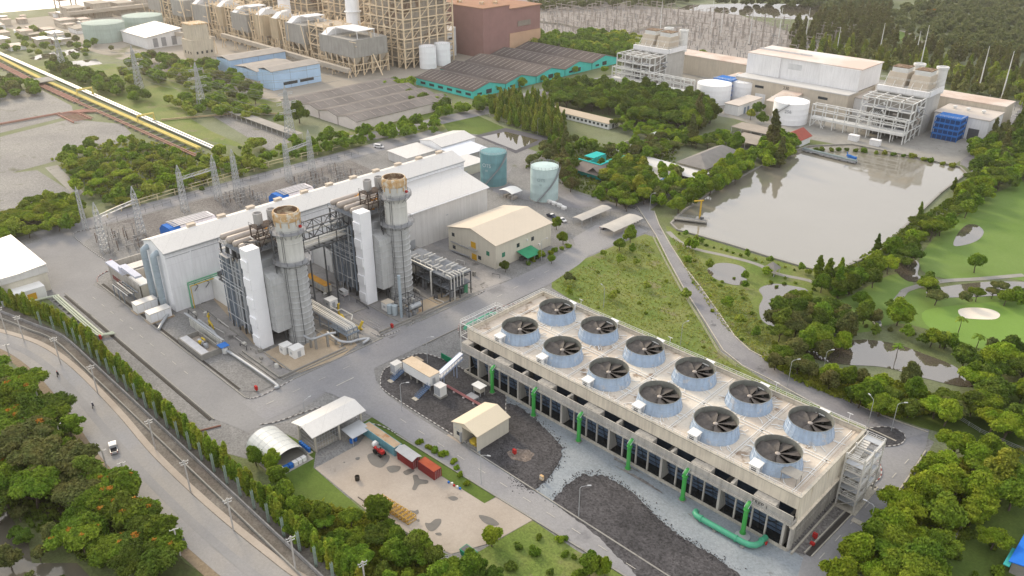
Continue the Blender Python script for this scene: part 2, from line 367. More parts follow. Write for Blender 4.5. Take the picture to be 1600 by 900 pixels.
# dark gravel around the tower
blue = px([(738,600),(770,640),(730,690),(752,712),(868,800),(960,872),(1010,905),(1245,905),(1255,872),(1225,852),(748,580)])
sheet('tower_apron', blue, Z2, M_bgrav)
isl = [(-31,-24),(-30,-27),(-26,-31),(-20,-33),(8,-33),(13,-32.4),(15,-29),(13,-20),(8,-14),(2,-9),(-8,-9.5),(-20,-9.8),(-29,-12),(-31,-17)]
isl_s = smooth_poly(isl, 4)
sheet('gravel_bed', isl_s, Z3, M_dgrav)
sheet('gravel_bed', jag(smooth_poly(px([(768,640),(800,632),(832,652),(870,690),(878,706),(868,732),(832,766),(800,742),(752,712),(760,690)]),4), .22, .7, 3), Z4, M_dgrav)
sheet('gravel_bed', jag(px([(863,785),(885,758),(912,740),(920,745),(942,742),(985,768),(1012,792),(1030,812),(1062,838),(1110,866),(1152,896),(1165,905),(1000,905),(930,835)]), .25, .7, 5), Z4, M_dgrav)
sheet('gravel_bed', jag(px([(1085,810),(1110,815),(1180,850),(1200,842),(1222,853),(1100,790),(1040,760),(960,715),(955,725),(1010,752)]), .2, .7, 6), Z4, M_brgrav)
sheet('gravel_mound_patch', jag(smooth_poly(px([(794,706),(815,702),(834,709),(828,720),(812,722),(797,715)]),4),.3,.6,9), Z5, mat('sandy_gravel', (.22,.18,.15),(.13,.11,.10),scale=.6,fine=.6))
sheet('gravel_strip', px([(1228,858),(1262,868),(1332,785),(1374,744),(1356,708),(1330,720)]), Z3, M_brgrav)
sheet('gravel_strip', px([(880,468),(1000,520),(1180,600),(1360,672),(1352,690),(1180,620),(870,480)]), Z2, M_brgrav)
sheet('gravel_bed', smooth_poly(px([(1352,672),(1390,668),(1413,680),(1408,694),(1380,698),(1355,690)]),4), Z4, M_dgrav)
sheet('gravel_bed', smooth_poly(px([(716,520),(722,505),(760,487),(800,476),(850,470),(868,474),(800,500),(745,530),(722,530)]),4), Z2, M_brgrav)
# stones spilled over the bluestone along the gravel edges
b = MB(); rg = random.Random(33)
for P in (smooth_poly(px([(768,640),(800,632),(832,652),(870,690),(878,706),(868,732),(832,766),(800,742)]),4), px([(863,785),(885,758),(912,740),(942,742),(985,768),(1012,792),(1030,812),(1062,838),(1110,866),(1152,896)])):
 for p, q in zip(P[:-1],P[1:]):
  for k in range(int(math.dist(p,q)*9)):
   t = rg.random(); r = rg.uniform(.07,.2); x = p[0]+(q[0]-p[0])*t+rg.gauss(0,.8); y = p[1]+(q[1]-p[1])*t+rg.gauss(0,.8)
   b.lathe((x,y,.17),[(r,0),(r*.6,r*.6)],4,cap1=True)
o = b.build('spilled_gravel', M_dgrav); o['kind'] = 'stuff'; o['label'] = 'dark stones spilled along the edges of the gravel beds'
# storage pad and its grass
sheet('lawn', px([(430,750),(490,731),(575,805),(702,868),(715,905),(560,905),(470,840),(400,770)]), Z2, M_lawn)
sheet('lawn', px([(565,662),(585,650),(602,652),(660,690),(778,774),(757,787),(692,745),(570,678)]), Z2, M_lawn)
sheet('lawn', px([(384,700),(430,670),(470,690),(494,702),(490,731),(430,750)]), Z2, M_lawn)
sheet('lawn', px([(735,870),(832,813),(900,860),(985,905),(720,905)]), Z2, M_grass)
sheet('storage_pad', px([(492,732),(560,695),(572,680),(600,690),(690,745),(757,787),(778,776),(832,813),(770,848),(705,866),(650,840),(575,800)]), Z3, M_pad)
for i, pts in enumerate([[(575,711),(590,708),(608,712),(606,722),(596,731),(583,728),(576,720)],[(604,731),(615,728),(626,730),(622,737),(610,739)],[(630,738),(641,733),(648,736),(636,743)],
  [(645,744),(652,743),(656,749),(668,751),(668,756),(655,758),(650,766),(644,765),(647,755)],[(700,778),(710,776),(716,780),(708,783)],[(640,798),(648,799),(653,797),(654,803),(646,805)],
  [(664,818),(672,818),(680,812),(689,812),(688,820),(678,830),(669,829)],[(748,806),(760,807),(772,812),(780,820),(770,822),(756,817)],[(536,723),(539,722),(539,724)],[(556,716),(562,715),(561,719),(556,719)],[(680,834),(688,833),(690,837),(683,837)],[(650,813),(655,812),(655,816)]]):
 sheet('damp_patch', smooth_poly(px(pts), 4), Z4, M_wet)
# green field between the plant and the lake
sheet('meadow', px([(862,432),(880,418),(930,398),(960,384),(1008,366),(1026,372),(1046,412),(1066,450),(1098,502),(1128,552),(1160,578),(1200,598),(1370,682),(1350,676),(1180,602),(1000,522),(888,466),(862,450)]), Z2, M_grass)
sheet('meadow', px([(1040,352),(1062,360),(1100,372),(1180,398),(1240,413),(1290,430),(1330,470),(1270,540),(1240,580),(1205,565),(1150,525),(1098,450),(1050,386)]), Z1, M_grass)
sheet('verge', px([(1128,552),(1200,598),(1370,678),(1362,684),(1190,606),(1118,560)]), Z3, M_grass)
sheet('footpath', strip_poly(smooth_line(px([(1044,362),(1062,378),(1090,390),(1130,399),(1180,412),(1215,428),(1262,438),(1290,450)]),4), 2.2), Z2, M_conc)
sheet('lawn', px([(1440,905),(1500,800),(1540,700),(1500,680),(1600,700),(1660,740),(1660,920),(1440,920)]), Z1, mat('shady_lawn', (.07,.11,.022), (.055,.085,.018), scale=.12, bigc=(.10,.135,.03), bigs=.05, fine=.25))  # lawn of a darker green
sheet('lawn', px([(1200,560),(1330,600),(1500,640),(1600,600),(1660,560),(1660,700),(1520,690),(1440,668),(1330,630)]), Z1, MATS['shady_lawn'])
sheet('forest_floor', px([(-60,560),(60,600),(150,720),(290,880),(330,905),(220,905),(120,850),(60,790),(-60,770)]), Z1, mat('leaf_litter', (.085,.075,.04), (.06,.065,.03), scale=.3, bigc=(.075,.095,.03), bigs=.1, fine=.3))
for P in ([(330,110),(420,140),(440,160),(330,165),(260,130),(200,95)],[(20,105),(180,100),(240,150),(330,205),(400,235),(300,215),(150,150)],[(560,180),(690,160),(770,165),(690,205),(600,215),(540,215)],[(820,45),(1000,60),(1000,100),(820,75)]): sheet('grass_plot', px(P), Z1, M_grass)
# golf course
sheet('fairway', smooth_poly(px([(1438,402),(1460,372),(1500,335),(1560,300),(1640,280),(1660,430),(1560,432),(1510,440),(1462,432),(1440,422)]),3), Z2, M_golf)
sheet('fairway', smooth_poly(px([(1290,480),(1330,462),(1390,430),(1420,432),(1440,452),(1540,462),(1650,470),(1650,560),(1560,545),(1470,520),(1400,505),(1340,520)]),3), Z1, M_golf)
sheet('green', smooth_poly(px([(1440,490),(1490,478),(1600,474),(1640,520),(1560,548),(1470,525)]),4), Z2, mat('putting_green', (.17,.28,.06), (.155,.26,.05), scale=.05, fine=.06))
sheet('sand_bunker', smooth_poly(px([(1497,485),(1515,481),(1545,483),(1562,491),(1555,499),(1525,499),(1504,496)]),4), Z3, M_sand)
sheet('cart_path', strip_poly(smooth_line(px([(1395,478),(1408,462),(1420,452),(1470,440),(1530,436),(1600,430)]),4), 2.5), Z3, M_conc)
# water
lake = px([(1048,350),(1068,330),(1110,302),(1170,270),(1232,240),(1262,229),(1330,226),(1420,244),(1500,262),(1510,272),(1470,302),(1432,338),(1372,394),(1300,428),(1262,420),(1210,405),(1150,386),(1095,370),(1058,360)])
sheet('lake', lake, Z2, M_lake)
b = MB(); pts = lake+[lake[0]]
for p, q in zip(pts[:-1], pts[1:]): b.bar((*p,.2),(*q,.2),.8,.9)
o = b.build('lake_bank', M_conc); o['kind'] = 'structure'
for nm, P in (('pond',[(1106,420),(1120,412),(1142,412),(1164,420),(1166,440),(1150,446),(1122,438),(1108,428)]),
 ('pond',[(1186,452),(1205,444),(1232,446),(1262,454),(1240,470),(1222,486),(1216,500),(1224,516),(1208,512),(1190,500),(1186,480),(1192,465)]),
 ('pond',[(1260,545),(1300,538),(1350,531),(1400,538),(1440,552),(1490,572),(1524,600),(1500,604),(1440,590),(1380,574),(1320,570),(1270,560)]),
 ('pond',[(1490,384),(1496,366),(1510,352),(1526,352),(1537,362),(1530,374),(1512,382)]),('pond',[(1400,422),(1420,404),(1436,412),(1434,430),(1448,436),(1420,440)]),
 ('pond',[(1448,455),(1490,446),(1560,440),(1640,444),(1640,456),(1560,462),(1500,465),(1460,464)])):
 sheet(nm, smooth_poly(px(P),4), Z3, M_pond)
sheet('treatment_pond', px([(742,212),(790,200),(865,216),(806,240)]), Z2, mat('pond_lining', (.10,.10,.115), (.08,.08,.09), scale=.3))
sheet('treatment_water', px([(752,214),(790,206),(842,219),(806,235)]), Z3, M_pond)
sheet('garden_pond', smooth_poly(px([(958,234),(980,224),(1020,220),(1040,228),(1036,238),(1000,242),(975,240)]),4), Z2, M_pond)
sheet('canal', px([(-60,770),(8,795),(25,820),(45,850),(50,880),(120,880),(160,920),(-60,920)]), Z1, M_canal)
# public road and its ditch
rdU = smooth_line(px([(-120,508),(-50,510),(0,520),(60,540),(112,576),(180,645),(240,715),(330,800),(440,890),(500,935)])+[(80,-89),(180,-89)],5)
rdL = smooth_line(px([(-120,540),(-50,538),(0,545),(50,578),(100,635),(150,705),(200,762),(265,830),(340,897),(400,945)])+[(80,-99.5),(180,-99.5)],5)
sheet('ditch', rdU+[(180,-84.6)]+px([(590,935),(540,895),(480,845),(400,772),(300,690),(200,605),(100,522),(40,492),(0,478),(-120,455)]), Z1, M_drain)
sheet('ditch_bank', strip_poly([(p[0]-.4,p[1]+1.0) for p in rdU], 1.6), Z2, M_pad)
sheet('public_road', rdU+rdL[::-1], Z3, M_pub)
sheet('road_shoulder', strip_poly([(p[0]+.3,p[1]-.9) for p in rdL], 2.4), Z2, M_soil)
wr = [((a[0]*.45+c[0]*.55),(a[1]*.45+c[1]*.55)) for a, c in zip(rdU, rdL)]
sheet('road_wear', strip_poly([(p[0]+1.2,p[1]+.5) for p in wr], 2.0), Z4, mat('worn_track', (.235,.235,.24), (.265,.26,.255), scale=.07, fine=.08))
# far lots and yards
for P in ([(0,148),(60,138),(112,165),(115,178),(90,186),(0,208)],[(0,214),(110,186),(192,194),(212,216),(75,255),(0,275)],[(0,272),(58,266),(112,300),(118,318),(62,330),(0,350)],
          [(330,180),(350,172),(470,216),(420,235)],[(1500,212),(1580,190),(1600,175),(1640,170),(1640,200),(1560,230),(1520,262),(1500,258)]): sheet('gravel_lot', px(P), Z1, M_lot)
sheet('dirt_track', px([(70,262),(90,258),(130,300),(120,310)]), Z2, M_conc)
sheet('far_yard', [(-800,90),(-330,120),(-318,300),(-240,390),(-330,560),(-800,420)], Z1, mat('dusty_yard', (.31,.28,.24), (.25,.23,.195), scale=.03, bigc=(.36,.325,.28), bigs=.01, stain=(.12,.13,.07), stains=.015, staint=.58))
sheet('far_basin', px([(45,92),(60,86),(130,74),(120,84),(60,94)]), Z2, M_pond)
sheet('far_basin', px([(98,102),(112,96),(150,92),(160,100),(110,106)]), Z2, M_pond)
sheet('back_plant_yard', [(-225,292),(-150,280),(-100,290),(-60,280),(24,290),(24,292),(24.5,384),(24,452),(-225,452)], Z1, M_conc)
sheet('back_road', [(-235,212),(-228,212),(-222,300),(-230,305)], Z2, M_asph)
sheet('back_road', px([(545,212),(600,203),(690,182),(755,168),(790,160),(870,130),(960,118),(968,124),(880,138),(800,170),(700,192),(610,214),(560,222)]), Z2, M_asph2)
sheet('back_road', px([(1500,255),(1600,165),(1640,150),(1640,180),(1520,270)]), Z2, M_asph2)
sheet('far_switchyard', [(-520,440),(-330,400),(-215,425),(-120,470),(-180,560),(-300,640),(-560,600)], Z1, mat('switchyard_stone', (.32,.295,.275), (.265,.245,.23), scale=.05, fine=.3))
sheet('far_lagoon', px([(1060,14),(1075,8),(1170,5),(1300,8),(1290,32),(1230,30),(1180,26)]), Z2, M_pond)
sheet('park_lawn', px([(1385,50),(1400,45),(1440,60),(1420,66),(1395,62)]), Z1, M_golf)
sheet('park_path', strip_poly(smooth_line(px([(1395,35),(1398,45),(1420,52),(1440,66),(1470,72)]),4), 4), Z2, M_conc)
sheet('grass_plot', px([(185,142),(260,130),(315,165),(290,182),(210,150)]), Z1, M_grass)
sheet('grass_plot', px([(690,190),(745,180),(800,205),(760,212),(700,205)]), Z1, M_lawn)
# thin bright air over the whole site
hz = MB().box(-2650,950,-950,2650,-1.2,141); ho = hz.build('haze', []); ho['kind'] = 'stuff'; ho['label'] = 'thin bright haze over the whole site'
hm = bpy.data.materials.new('haze_air'); hm.use_nodes = True; hn = hm.node_tree.nodes; hn.remove(hn['Principled BSDF']); pv = hn.new('ShaderNodeVolumePrincipled')
pv.inputs['Color'].default_value = (1,.95,.86,1); pv.inputs['Density'].default_value = .00014; pv.inputs['Anisotropy'].default_value = .76; hm.node_tree.links.new(pv.outputs[0], hn['Material Output'].inputs['Volume']); ho.data.materials.append(hm)
# kerbs: painted ones at the bends, plain ones along the straight edges
M_kw = mat('kerb_white', (.52,.51,.49),(.42,.41,.39),scale=2); M_kd = mat('kerb_grey', (.17,.155,.15)); KD = [M_kw, M_kd]; KR = [M_kw, mat('kerb_red', (.26,.09,.08))]
kerb('painted_kerb', isl_s, .16, .24, .8, KD, closed=True)
kerb('painted_kerb', smooth_line([(-45.6,-4),(-46.5,-1.5),(-49,0)],6), .16, .24, .8, KD)
kerb('painted_kerb', smooth_line([(-45.6,-8),(-45.6,-11),(-46.5,-14),(-49,-15.5)],6), .16, .24, .8, KD)
kerb('painted_kerb', smooth_line([(-47,-62),(-45.3,-61),(-44.6,-57),(-45.4,-48)],6), .16, .24, .8, KD)
kerb('painted_kerb', smooth_line([(-45.6,26),(-46,30),(-49,32)],6), .16, .24, .8, KD)
kerb('painted_kerb', smooth_line([(-33,-66),(-30.8,-62),(-28,-50),(-24,-46.5),(-19,-45),(-16.5,-46.5)],5), .16, .24, .8, KD)
kerb('painted_kerb', smooth_line([(-14,-47.5),(-11,-44.5),(-7,-43.4),(-4,-43.2)],5), .16, .24, .8, KD)
kerb('painted_kerb', smooth_line(px([(716,520),(718,508),(735,497),(760,487),(800,476),(850,470)]),4), .16, .24, .8, KR)
kerb('painted_kerb', smooth_line(px([(1356,708),(1374,725),(1376,745),(1362,758)]),5), .16, .24, .8, KR)
kerb('painted_kerb', smooth_poly(px([(1352,672),(1390,668),(1413,680),(1408,694),(1380,698),(1355,690)]),4), .16, .24, .8, KD, closed=True)
kerb('painted_kerb', smooth_line([(-201,-40),(-203,-47),(-199,-52),(-165,-52.4),(-160,-51),(-157,-46)],5), .16, .24, .8, KD)
kerb('painted_kerb', smooth_line([(-156,-49),(-158,-53),(-155,-60),(-150,-62)],5), .16, .24, .8, KR)
kerb('painted_kerb', smooth_line(px([(985,352),(1000,345),(1002,335),(990,325)]),4), .16, .24, .8, KD)
for ln in ([(-150,-62.2),(-47,-62.2)],[(-150,-73.4),(-44,-73.4)],[(-45.6,-48),(-45.6,-15)],[(-45.6,0),(-45.6,26)],[(-33.2,-9),(-33.2,24)],[(-3.5,-43.3),(32,-41.9),(70,-40.3),(110,-40)],[(15,-33.9),(75,-34.0),(110,-33.4)]):
 kerb('road_kerb', ln, .15, .35, mats=M_conc)
kerb('road_kerb', R4L, .15, .35, mats=M_concL); kerb('road_kerb', R4R, .15, .35, mats=M_concL)
kerb('road_kerb', px([(1446,705),(1420,745),(1362,828),(1332,870),(1290,905)]), .15, .35, mats=M_concL)
# open drains beside the yard road and the east road
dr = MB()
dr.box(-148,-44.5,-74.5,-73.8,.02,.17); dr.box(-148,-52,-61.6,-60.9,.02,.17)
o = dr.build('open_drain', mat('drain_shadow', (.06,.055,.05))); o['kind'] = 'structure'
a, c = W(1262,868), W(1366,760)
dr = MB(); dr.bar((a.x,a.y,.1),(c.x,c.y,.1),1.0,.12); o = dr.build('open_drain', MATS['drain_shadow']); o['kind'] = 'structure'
for off in (-.8,.8): kerb('road_kerb', [(a.x+off,a.y-off*.0),(c.x+off,c.y)], .25, .25, mats=M_concL)
# lane marks
mk = MB()
def dash_line(a, c, L=2.5, gap=5, w=.15, z=.24, m=0):
 a, c = Vector((*a,z)), Vector((*c,z)); n = int((c-a).length/(L+gap)); d = (c-a).normalized(); s = Vector((-d.y,d.x,0))*w/2
 for k in range(n): p = a+d*k*(L+gap); q = p+d*L; mk.face([p-s,q-s,q+s,p+s], m)
dash_line((-8,-38.3),(75,-37.2)); dash_line((-140,-67.8),(-60,-67.8), m=0); dash_line((97,40),(96,-15))
for a, c in (((-33.6,-41),(-33.6,-34)),((-20,-40),(-14,-40))): dash_line(a, c, 6, 1, .3, m=0)
for a, c in ((( -40,-60),(-39.4,-20)),((-39.4,30),(-41,70))): dash_line(a, c, 2.5, 6)
o = mk.build('lane_marking', [mat('faded_line', (.55,.53,.48))]); o['kind'] = 'structure'
# ------------------------------------------------------------------ materials for structures
M_clad = mat('white_cladding', (.894, .905, .926), (.839, .850, .872), scale=.1, rough=.55, seam=(4.25,'vh',.09,.86), streak=.2)
M_clad2 = mat('ribbed_cladding', (.66,.65,.63), (.60,.59,.57), scale=.15, rough=.6, seam=(1.5,'v',.16,.86), streak=.2)
M_wroof = mat('white_roof', (.619, .611, .585), (.576, .568, .550), scale=.06, rough=.5, bigc=(.568, .559, .542), bigs=.03, seam=(3,'v',.14,.85), streak=.12)
M_croof = mat('cream_roof', (.594, .522, .423), (.549, .486, .396), scale=.08, rough=.6, seam=(3,'v',.1,.9))
M_cream = mat('cream_wall', (.64,.60,.50), (.58,.545,.46), scale=.1, seam=(2.4,'v',.08,.88), streak=.15)
M_steelD = mat('dark_steel', (.085,.09,.10), (.06,.065,.07), scale=.5, rough=.5)
M_steelG = mat('grey_steel', (.30,.31,.33), (.24,.25,.27), scale=.4, rough=.5)
M_steelB = mat('bluish_steel', (.22,.26,.31), (.17,.205,.25), scale=.4, rough=.5)
M_galv = mat('galvanised_steel', (.45,.47,.49), (.38,.40,.42), scale=.4, rough=.45, metal=.2)
M_casing = mat('grey_casing', (.40,.415,.43), (.35,.365,.38), scale=.25, rough=.5, seam=(1.1,'vh',.08,.82), streak=.35)
M_corr = mat('stack_lagging', (.47,.48,.48), (.41,.42,.42), scale=.3, rough=.45, streak=.4)
M_stk = mat('stack_paint', (.60,.60,.56), (.54,.54,.51), scale=.2, rough=.5, streak=.25)
M_rust = mat('rusty_rim', (.58,.43,.27), (.50,.31,.13), scale=.6, stain=(.62,.56,.46), stains=.7, staint=.5)
M_rustd = mat('rusty_inside', (.20,.13,.08), (.13,.08,.05), scale=.6, stain=(.32,.26,.18), stains=.5, staint=.52)
M_pipeW = mat('lagged_pipe', (.58,.57,.53), (.5,.49,.46), scale=.5, rough=.4)
M_pipeB = mat('drum_lagging', (.40,.35,.31), (.33,.29,.25), scale=.4, rough=.45)
M_green = mat('green_pipe', (.055,.36,.07), (.045,.30,.06), scale=.5, rough=.45, stain=(.10,.30,.10), stains=.5)
M_teal = mat('seagreen_pipe', (.07,.37,.22), (.06,.30,.18), scale=.5, rough=.45)
M_orange = mat('orange_paint', (.62,.27,.02), (.5,.22,.03), scale=.5)
M_blue = mat('blue_paint', (.03,.16,.52), (.025,.13,.43), scale=.4)
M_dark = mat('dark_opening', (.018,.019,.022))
M_glass = mat('window_glass', (.035,.045,.055), rough=.12)
M_black = mat('black_rubber', (.02,.02,.02))
M_deck = mat('tower_deck', (.590, .516, .432), (.525, .456, .377), scale=.14, bigc=(.627, .577, .497), bigs=.06, stain=(.304, .237, .179), stains=.17, staint=.57, stainw=.06, fine=.1)
M_tconc = mat('tower_concrete', (.726, .660, .539), (.627, .561, .462), scale=.22, streak=.35, seam=(5.33,'v',.06,.8))
M_tconc2 = mat('weathered_concrete', (.53,.50,.45), (.43,.41,.37), scale=.3, streak=.6)
M_fan = mat('fan_cylinder', (.386, .488, .616), (.340, .436, .565), scale=.35, rough=.45, streak=.35, stain=(.478, .506, .548), stains=.5, staint=.58)
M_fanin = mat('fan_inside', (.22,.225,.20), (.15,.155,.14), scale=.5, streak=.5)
M_blade = mat('fan_blade', (.115,.105,.098), (.08,.072,.068), scale=1.2, rough=.6)
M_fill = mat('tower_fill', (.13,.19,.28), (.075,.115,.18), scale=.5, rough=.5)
M_basin = mat('basin_water', (.02,.022,.022), rough=.08)
# ================================================================== cooling tower
X0, X1, Y0, Y1 = -12.6, 90.0, -8.8, 23.8
ct = thing('cooling_tower', 'long concrete cooling tower with twelve pale blue fan cylinders on its roof', 'cooling tower', (38.7, 7.5, 0))
b = MB(); b.box(X0+.4, X1-.4, Y0+.4, Y1-.4, 12.6, 13.2)
for k in range(7):
 x = -7.95+16*k; b.box(x-.25, x+.25, Y0+.5, Y1-.5, 13.2, 13.32)
b.box(X0+.5, X1-.5, 7.6, 8.1, 13.2, 13.32)
deck = b.build('roof_deck', M_deck, ct)
b = MB()   # sloped upper walls with a coping
b.ext([(Y0,10.9),(Y0-.0,14.2),(Y0+.35,14.2),(Y0+.35,10.9)], 'x', X0, X1)
b.ext([(Y1,7.5),(Y1,14.2),(Y1-.35,14.2),(Y1-.35,7.5)], 'x', X0, X1)
b.ext([(X1+.3,7.6),(X1,14.2),(X1-.35,14.2),(X1-.35,7.6)], 'y', Y0+.36, Y1-.36)
b.ext([(X0,7.6),(X0,14.2),(X0+.35,14.2),(X0+.35,7.6)], 'y', Y0+.36, Y1-.36)
b.build('upper_wall', M_tconc, ct)
b = MB(); b.box(X0-.1, X1+.35, Y0-.12, Y0+.5, 14.2, 14.42); b.box(X0-.1, X1+.35, Y1-.5, Y1+.12, 14.2, 14.42)
b.box(X0-.1, X0+.5, Y0+.5, Y1-.5, 14.2, 14.42); b.box(X1-.35, X1+.35, Y0+.5, Y1-.5, 14.2, 14.42)
b.build('coping', M_concL, ct)
# water channel along the front: outer wall, floor, covers, dark slots
b = MB(); rg = random.Random(4)
b.box(X0, X1+.3, -11.1, -10.85, 8.0, 10.6); b.box(X0, X1+.3, -10.85, Y0, 8.0, 8.5)
x = X0
while x < X1:
 for (dx, wd) in ((0, 2.6), (7.7, .7), (13.4, 2.6)):
  xa, xb = x+dx, min(x+dx+wd, X1+.3)
  if xa < X1: b.box(xa, xb, -10.85, Y0-.02, 8.5, 10.75+rg.uniform(-.05,.1))
 x += 16
b.build('water_channel', M_tconc2, ct)
b = MB(); b.box(X0+.1, X1, -10.8, Y0-.05, 8.55, 9.0); b.build('channel_water', M_basin, ct)
b = MB(); b.box(X0, X1+.2, -10.3, Y0, 7.4, 7.98); b.box(X0, X1+.2, -11.35, -11.12, 7.9, 8.35); b.box(X0-.05, X1+.3, -10.4, -10.3, 7.1, 7.6)
b.build('lintel_beam', M_tconc2, ct)
bm_ = [M_tconc2, M_tconc]
for k in range(-1,7):                            # columns of the air inlet
 for dx, wide in ((.2,0),(3.7,0),(7.9,1),(11.9,0)):
  x = .9+15.9*k+dx
  if x < X0+.3 or x > X1-.4: continue
  b = MB()
  if wide: b.box(x-.3, x+.3, -10.0, -3, .0, 7.4)
  else: b.box(x-.17, x+.17, -9.6, -9.2, .0, 7.4)
  b.build('column', M_tconc2, ct)
b = MB(); b.box(X0, X1, -10.35, -10.0, 0, .75); b.box(X0, X1+.1, 24.1, 24.5, 0, .8); b.box(X1+.9, X1+1.3, -10.35, 24.5, 0, .6); b.box(X0-.3, X0, -10.35, 24.5, 0, .7)
b.build('basin_curb', M_concL, ct)
b = MB(); b.box(X0, X1, -10, 24, 0, .3); b.build('basin_water', M_basin, ct)
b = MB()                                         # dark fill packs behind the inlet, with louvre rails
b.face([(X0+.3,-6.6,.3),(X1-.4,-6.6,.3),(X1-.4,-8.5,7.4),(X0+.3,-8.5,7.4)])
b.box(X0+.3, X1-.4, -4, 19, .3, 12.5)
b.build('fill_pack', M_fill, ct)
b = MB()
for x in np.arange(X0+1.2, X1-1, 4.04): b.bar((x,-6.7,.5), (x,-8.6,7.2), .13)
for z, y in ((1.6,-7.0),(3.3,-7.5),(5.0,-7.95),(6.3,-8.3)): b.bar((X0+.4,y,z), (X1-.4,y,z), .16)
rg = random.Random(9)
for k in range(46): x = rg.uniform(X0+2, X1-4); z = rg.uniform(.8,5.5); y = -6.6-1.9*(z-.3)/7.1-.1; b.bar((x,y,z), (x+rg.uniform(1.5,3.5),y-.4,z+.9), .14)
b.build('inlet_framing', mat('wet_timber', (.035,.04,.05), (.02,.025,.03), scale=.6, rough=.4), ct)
# right end louvres
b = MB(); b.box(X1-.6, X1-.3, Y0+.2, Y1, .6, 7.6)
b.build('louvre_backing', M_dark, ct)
b = MB()
for y in np.arange(Y0+.4, Y1, .95): b.box(X1-.3, X1+.25, y-.09, y+.09, .5, 7.6)
b.box(X1-.3, X1+.3, Y0-1.2, Y0+.2, 0, 7.6); b.box(X1-.28, X1+.1, Y0, Y1, 3.6, 3.9)
b.build('louvre_fins', M_tconc2, ct)
b = MB()
for y in np.arange(Y0+6, Y1-1, 8.0): b.box(X1+.02, X1+.22, y-.08, y+.08, 7.6, 13.8)
b.box(X1-.2, X1+.75, Y0-2.2, Y1, 7.25, 7.6); b.build('end_wall_rib', M_tconc, ct)
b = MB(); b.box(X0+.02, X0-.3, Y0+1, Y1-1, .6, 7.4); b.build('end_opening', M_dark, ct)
b = MB()
b.rail([(X0,Y0+.1,14.4),(X1+.1,Y0+.1,14.4)], 1.05, .075, 2.0); b.rail([(X0,Y1-.1,14.4),(X1,Y1-.1,14.4)], 1.05, .075, 2.0)
b.rail([(X0+.1,Y0,14.4),(X0+.1,Y1,14.4)], 1.05, .075, 2.0)
b.build('handrail', M_white, ct)
b = MB(); b.rail([(X0,-11.2,8.4),(X1,-11.2,8.4)], .9, .05, 4.05); b.build('walkway_rail', M_galv, ct)
# thin white spray pipes lying over the deck
b = MB(); rg = random.Random(12)
for k in range(12):
 fx, fy = 16*(k//2), 15.8*(k % 2)
 for q in range(20):
  a = rg.uniform(0, 2*PI); r0, r1 = 5.95, rg.uniform(6.9, 8.8); c_ = Vector((math.cos(a), math.sin(a), 0));
  p = Vector((fx,fy,13.36))+c_*r0; e = Vector((fx,fy,13.36))+c_*r1
  e.y = max(Y0+1, min(Y1-1, e.y)); e.x = max(X0+1, min(X1-1, e.x));
  mid = p.lerp(e,.5)+Vector((rg.uniform(-.5,.5),rg.uniform(-.5,.5),0)); b.tube([p,mid,e], .09, 5)
for k in range(7):
 x = -8.6+16*k
 if x > X0+1: b.tube([(x,Y0+1,13.38),(x,Y1-1,13.38)], .09, 6); b.tube([(x+.5,Y0+2,13.38),(x+.5,Y1-2,13.38)], .06, 6)
for y in (7.4,8.4): b.tube([(X0+1,y,13.38),(X1-1,y,13.38)], .08, 6)
b.build('spray_pipe', mat('pale_pipe', (.82,.83,.82), (.75,.76,.75), scale=.6), ct)
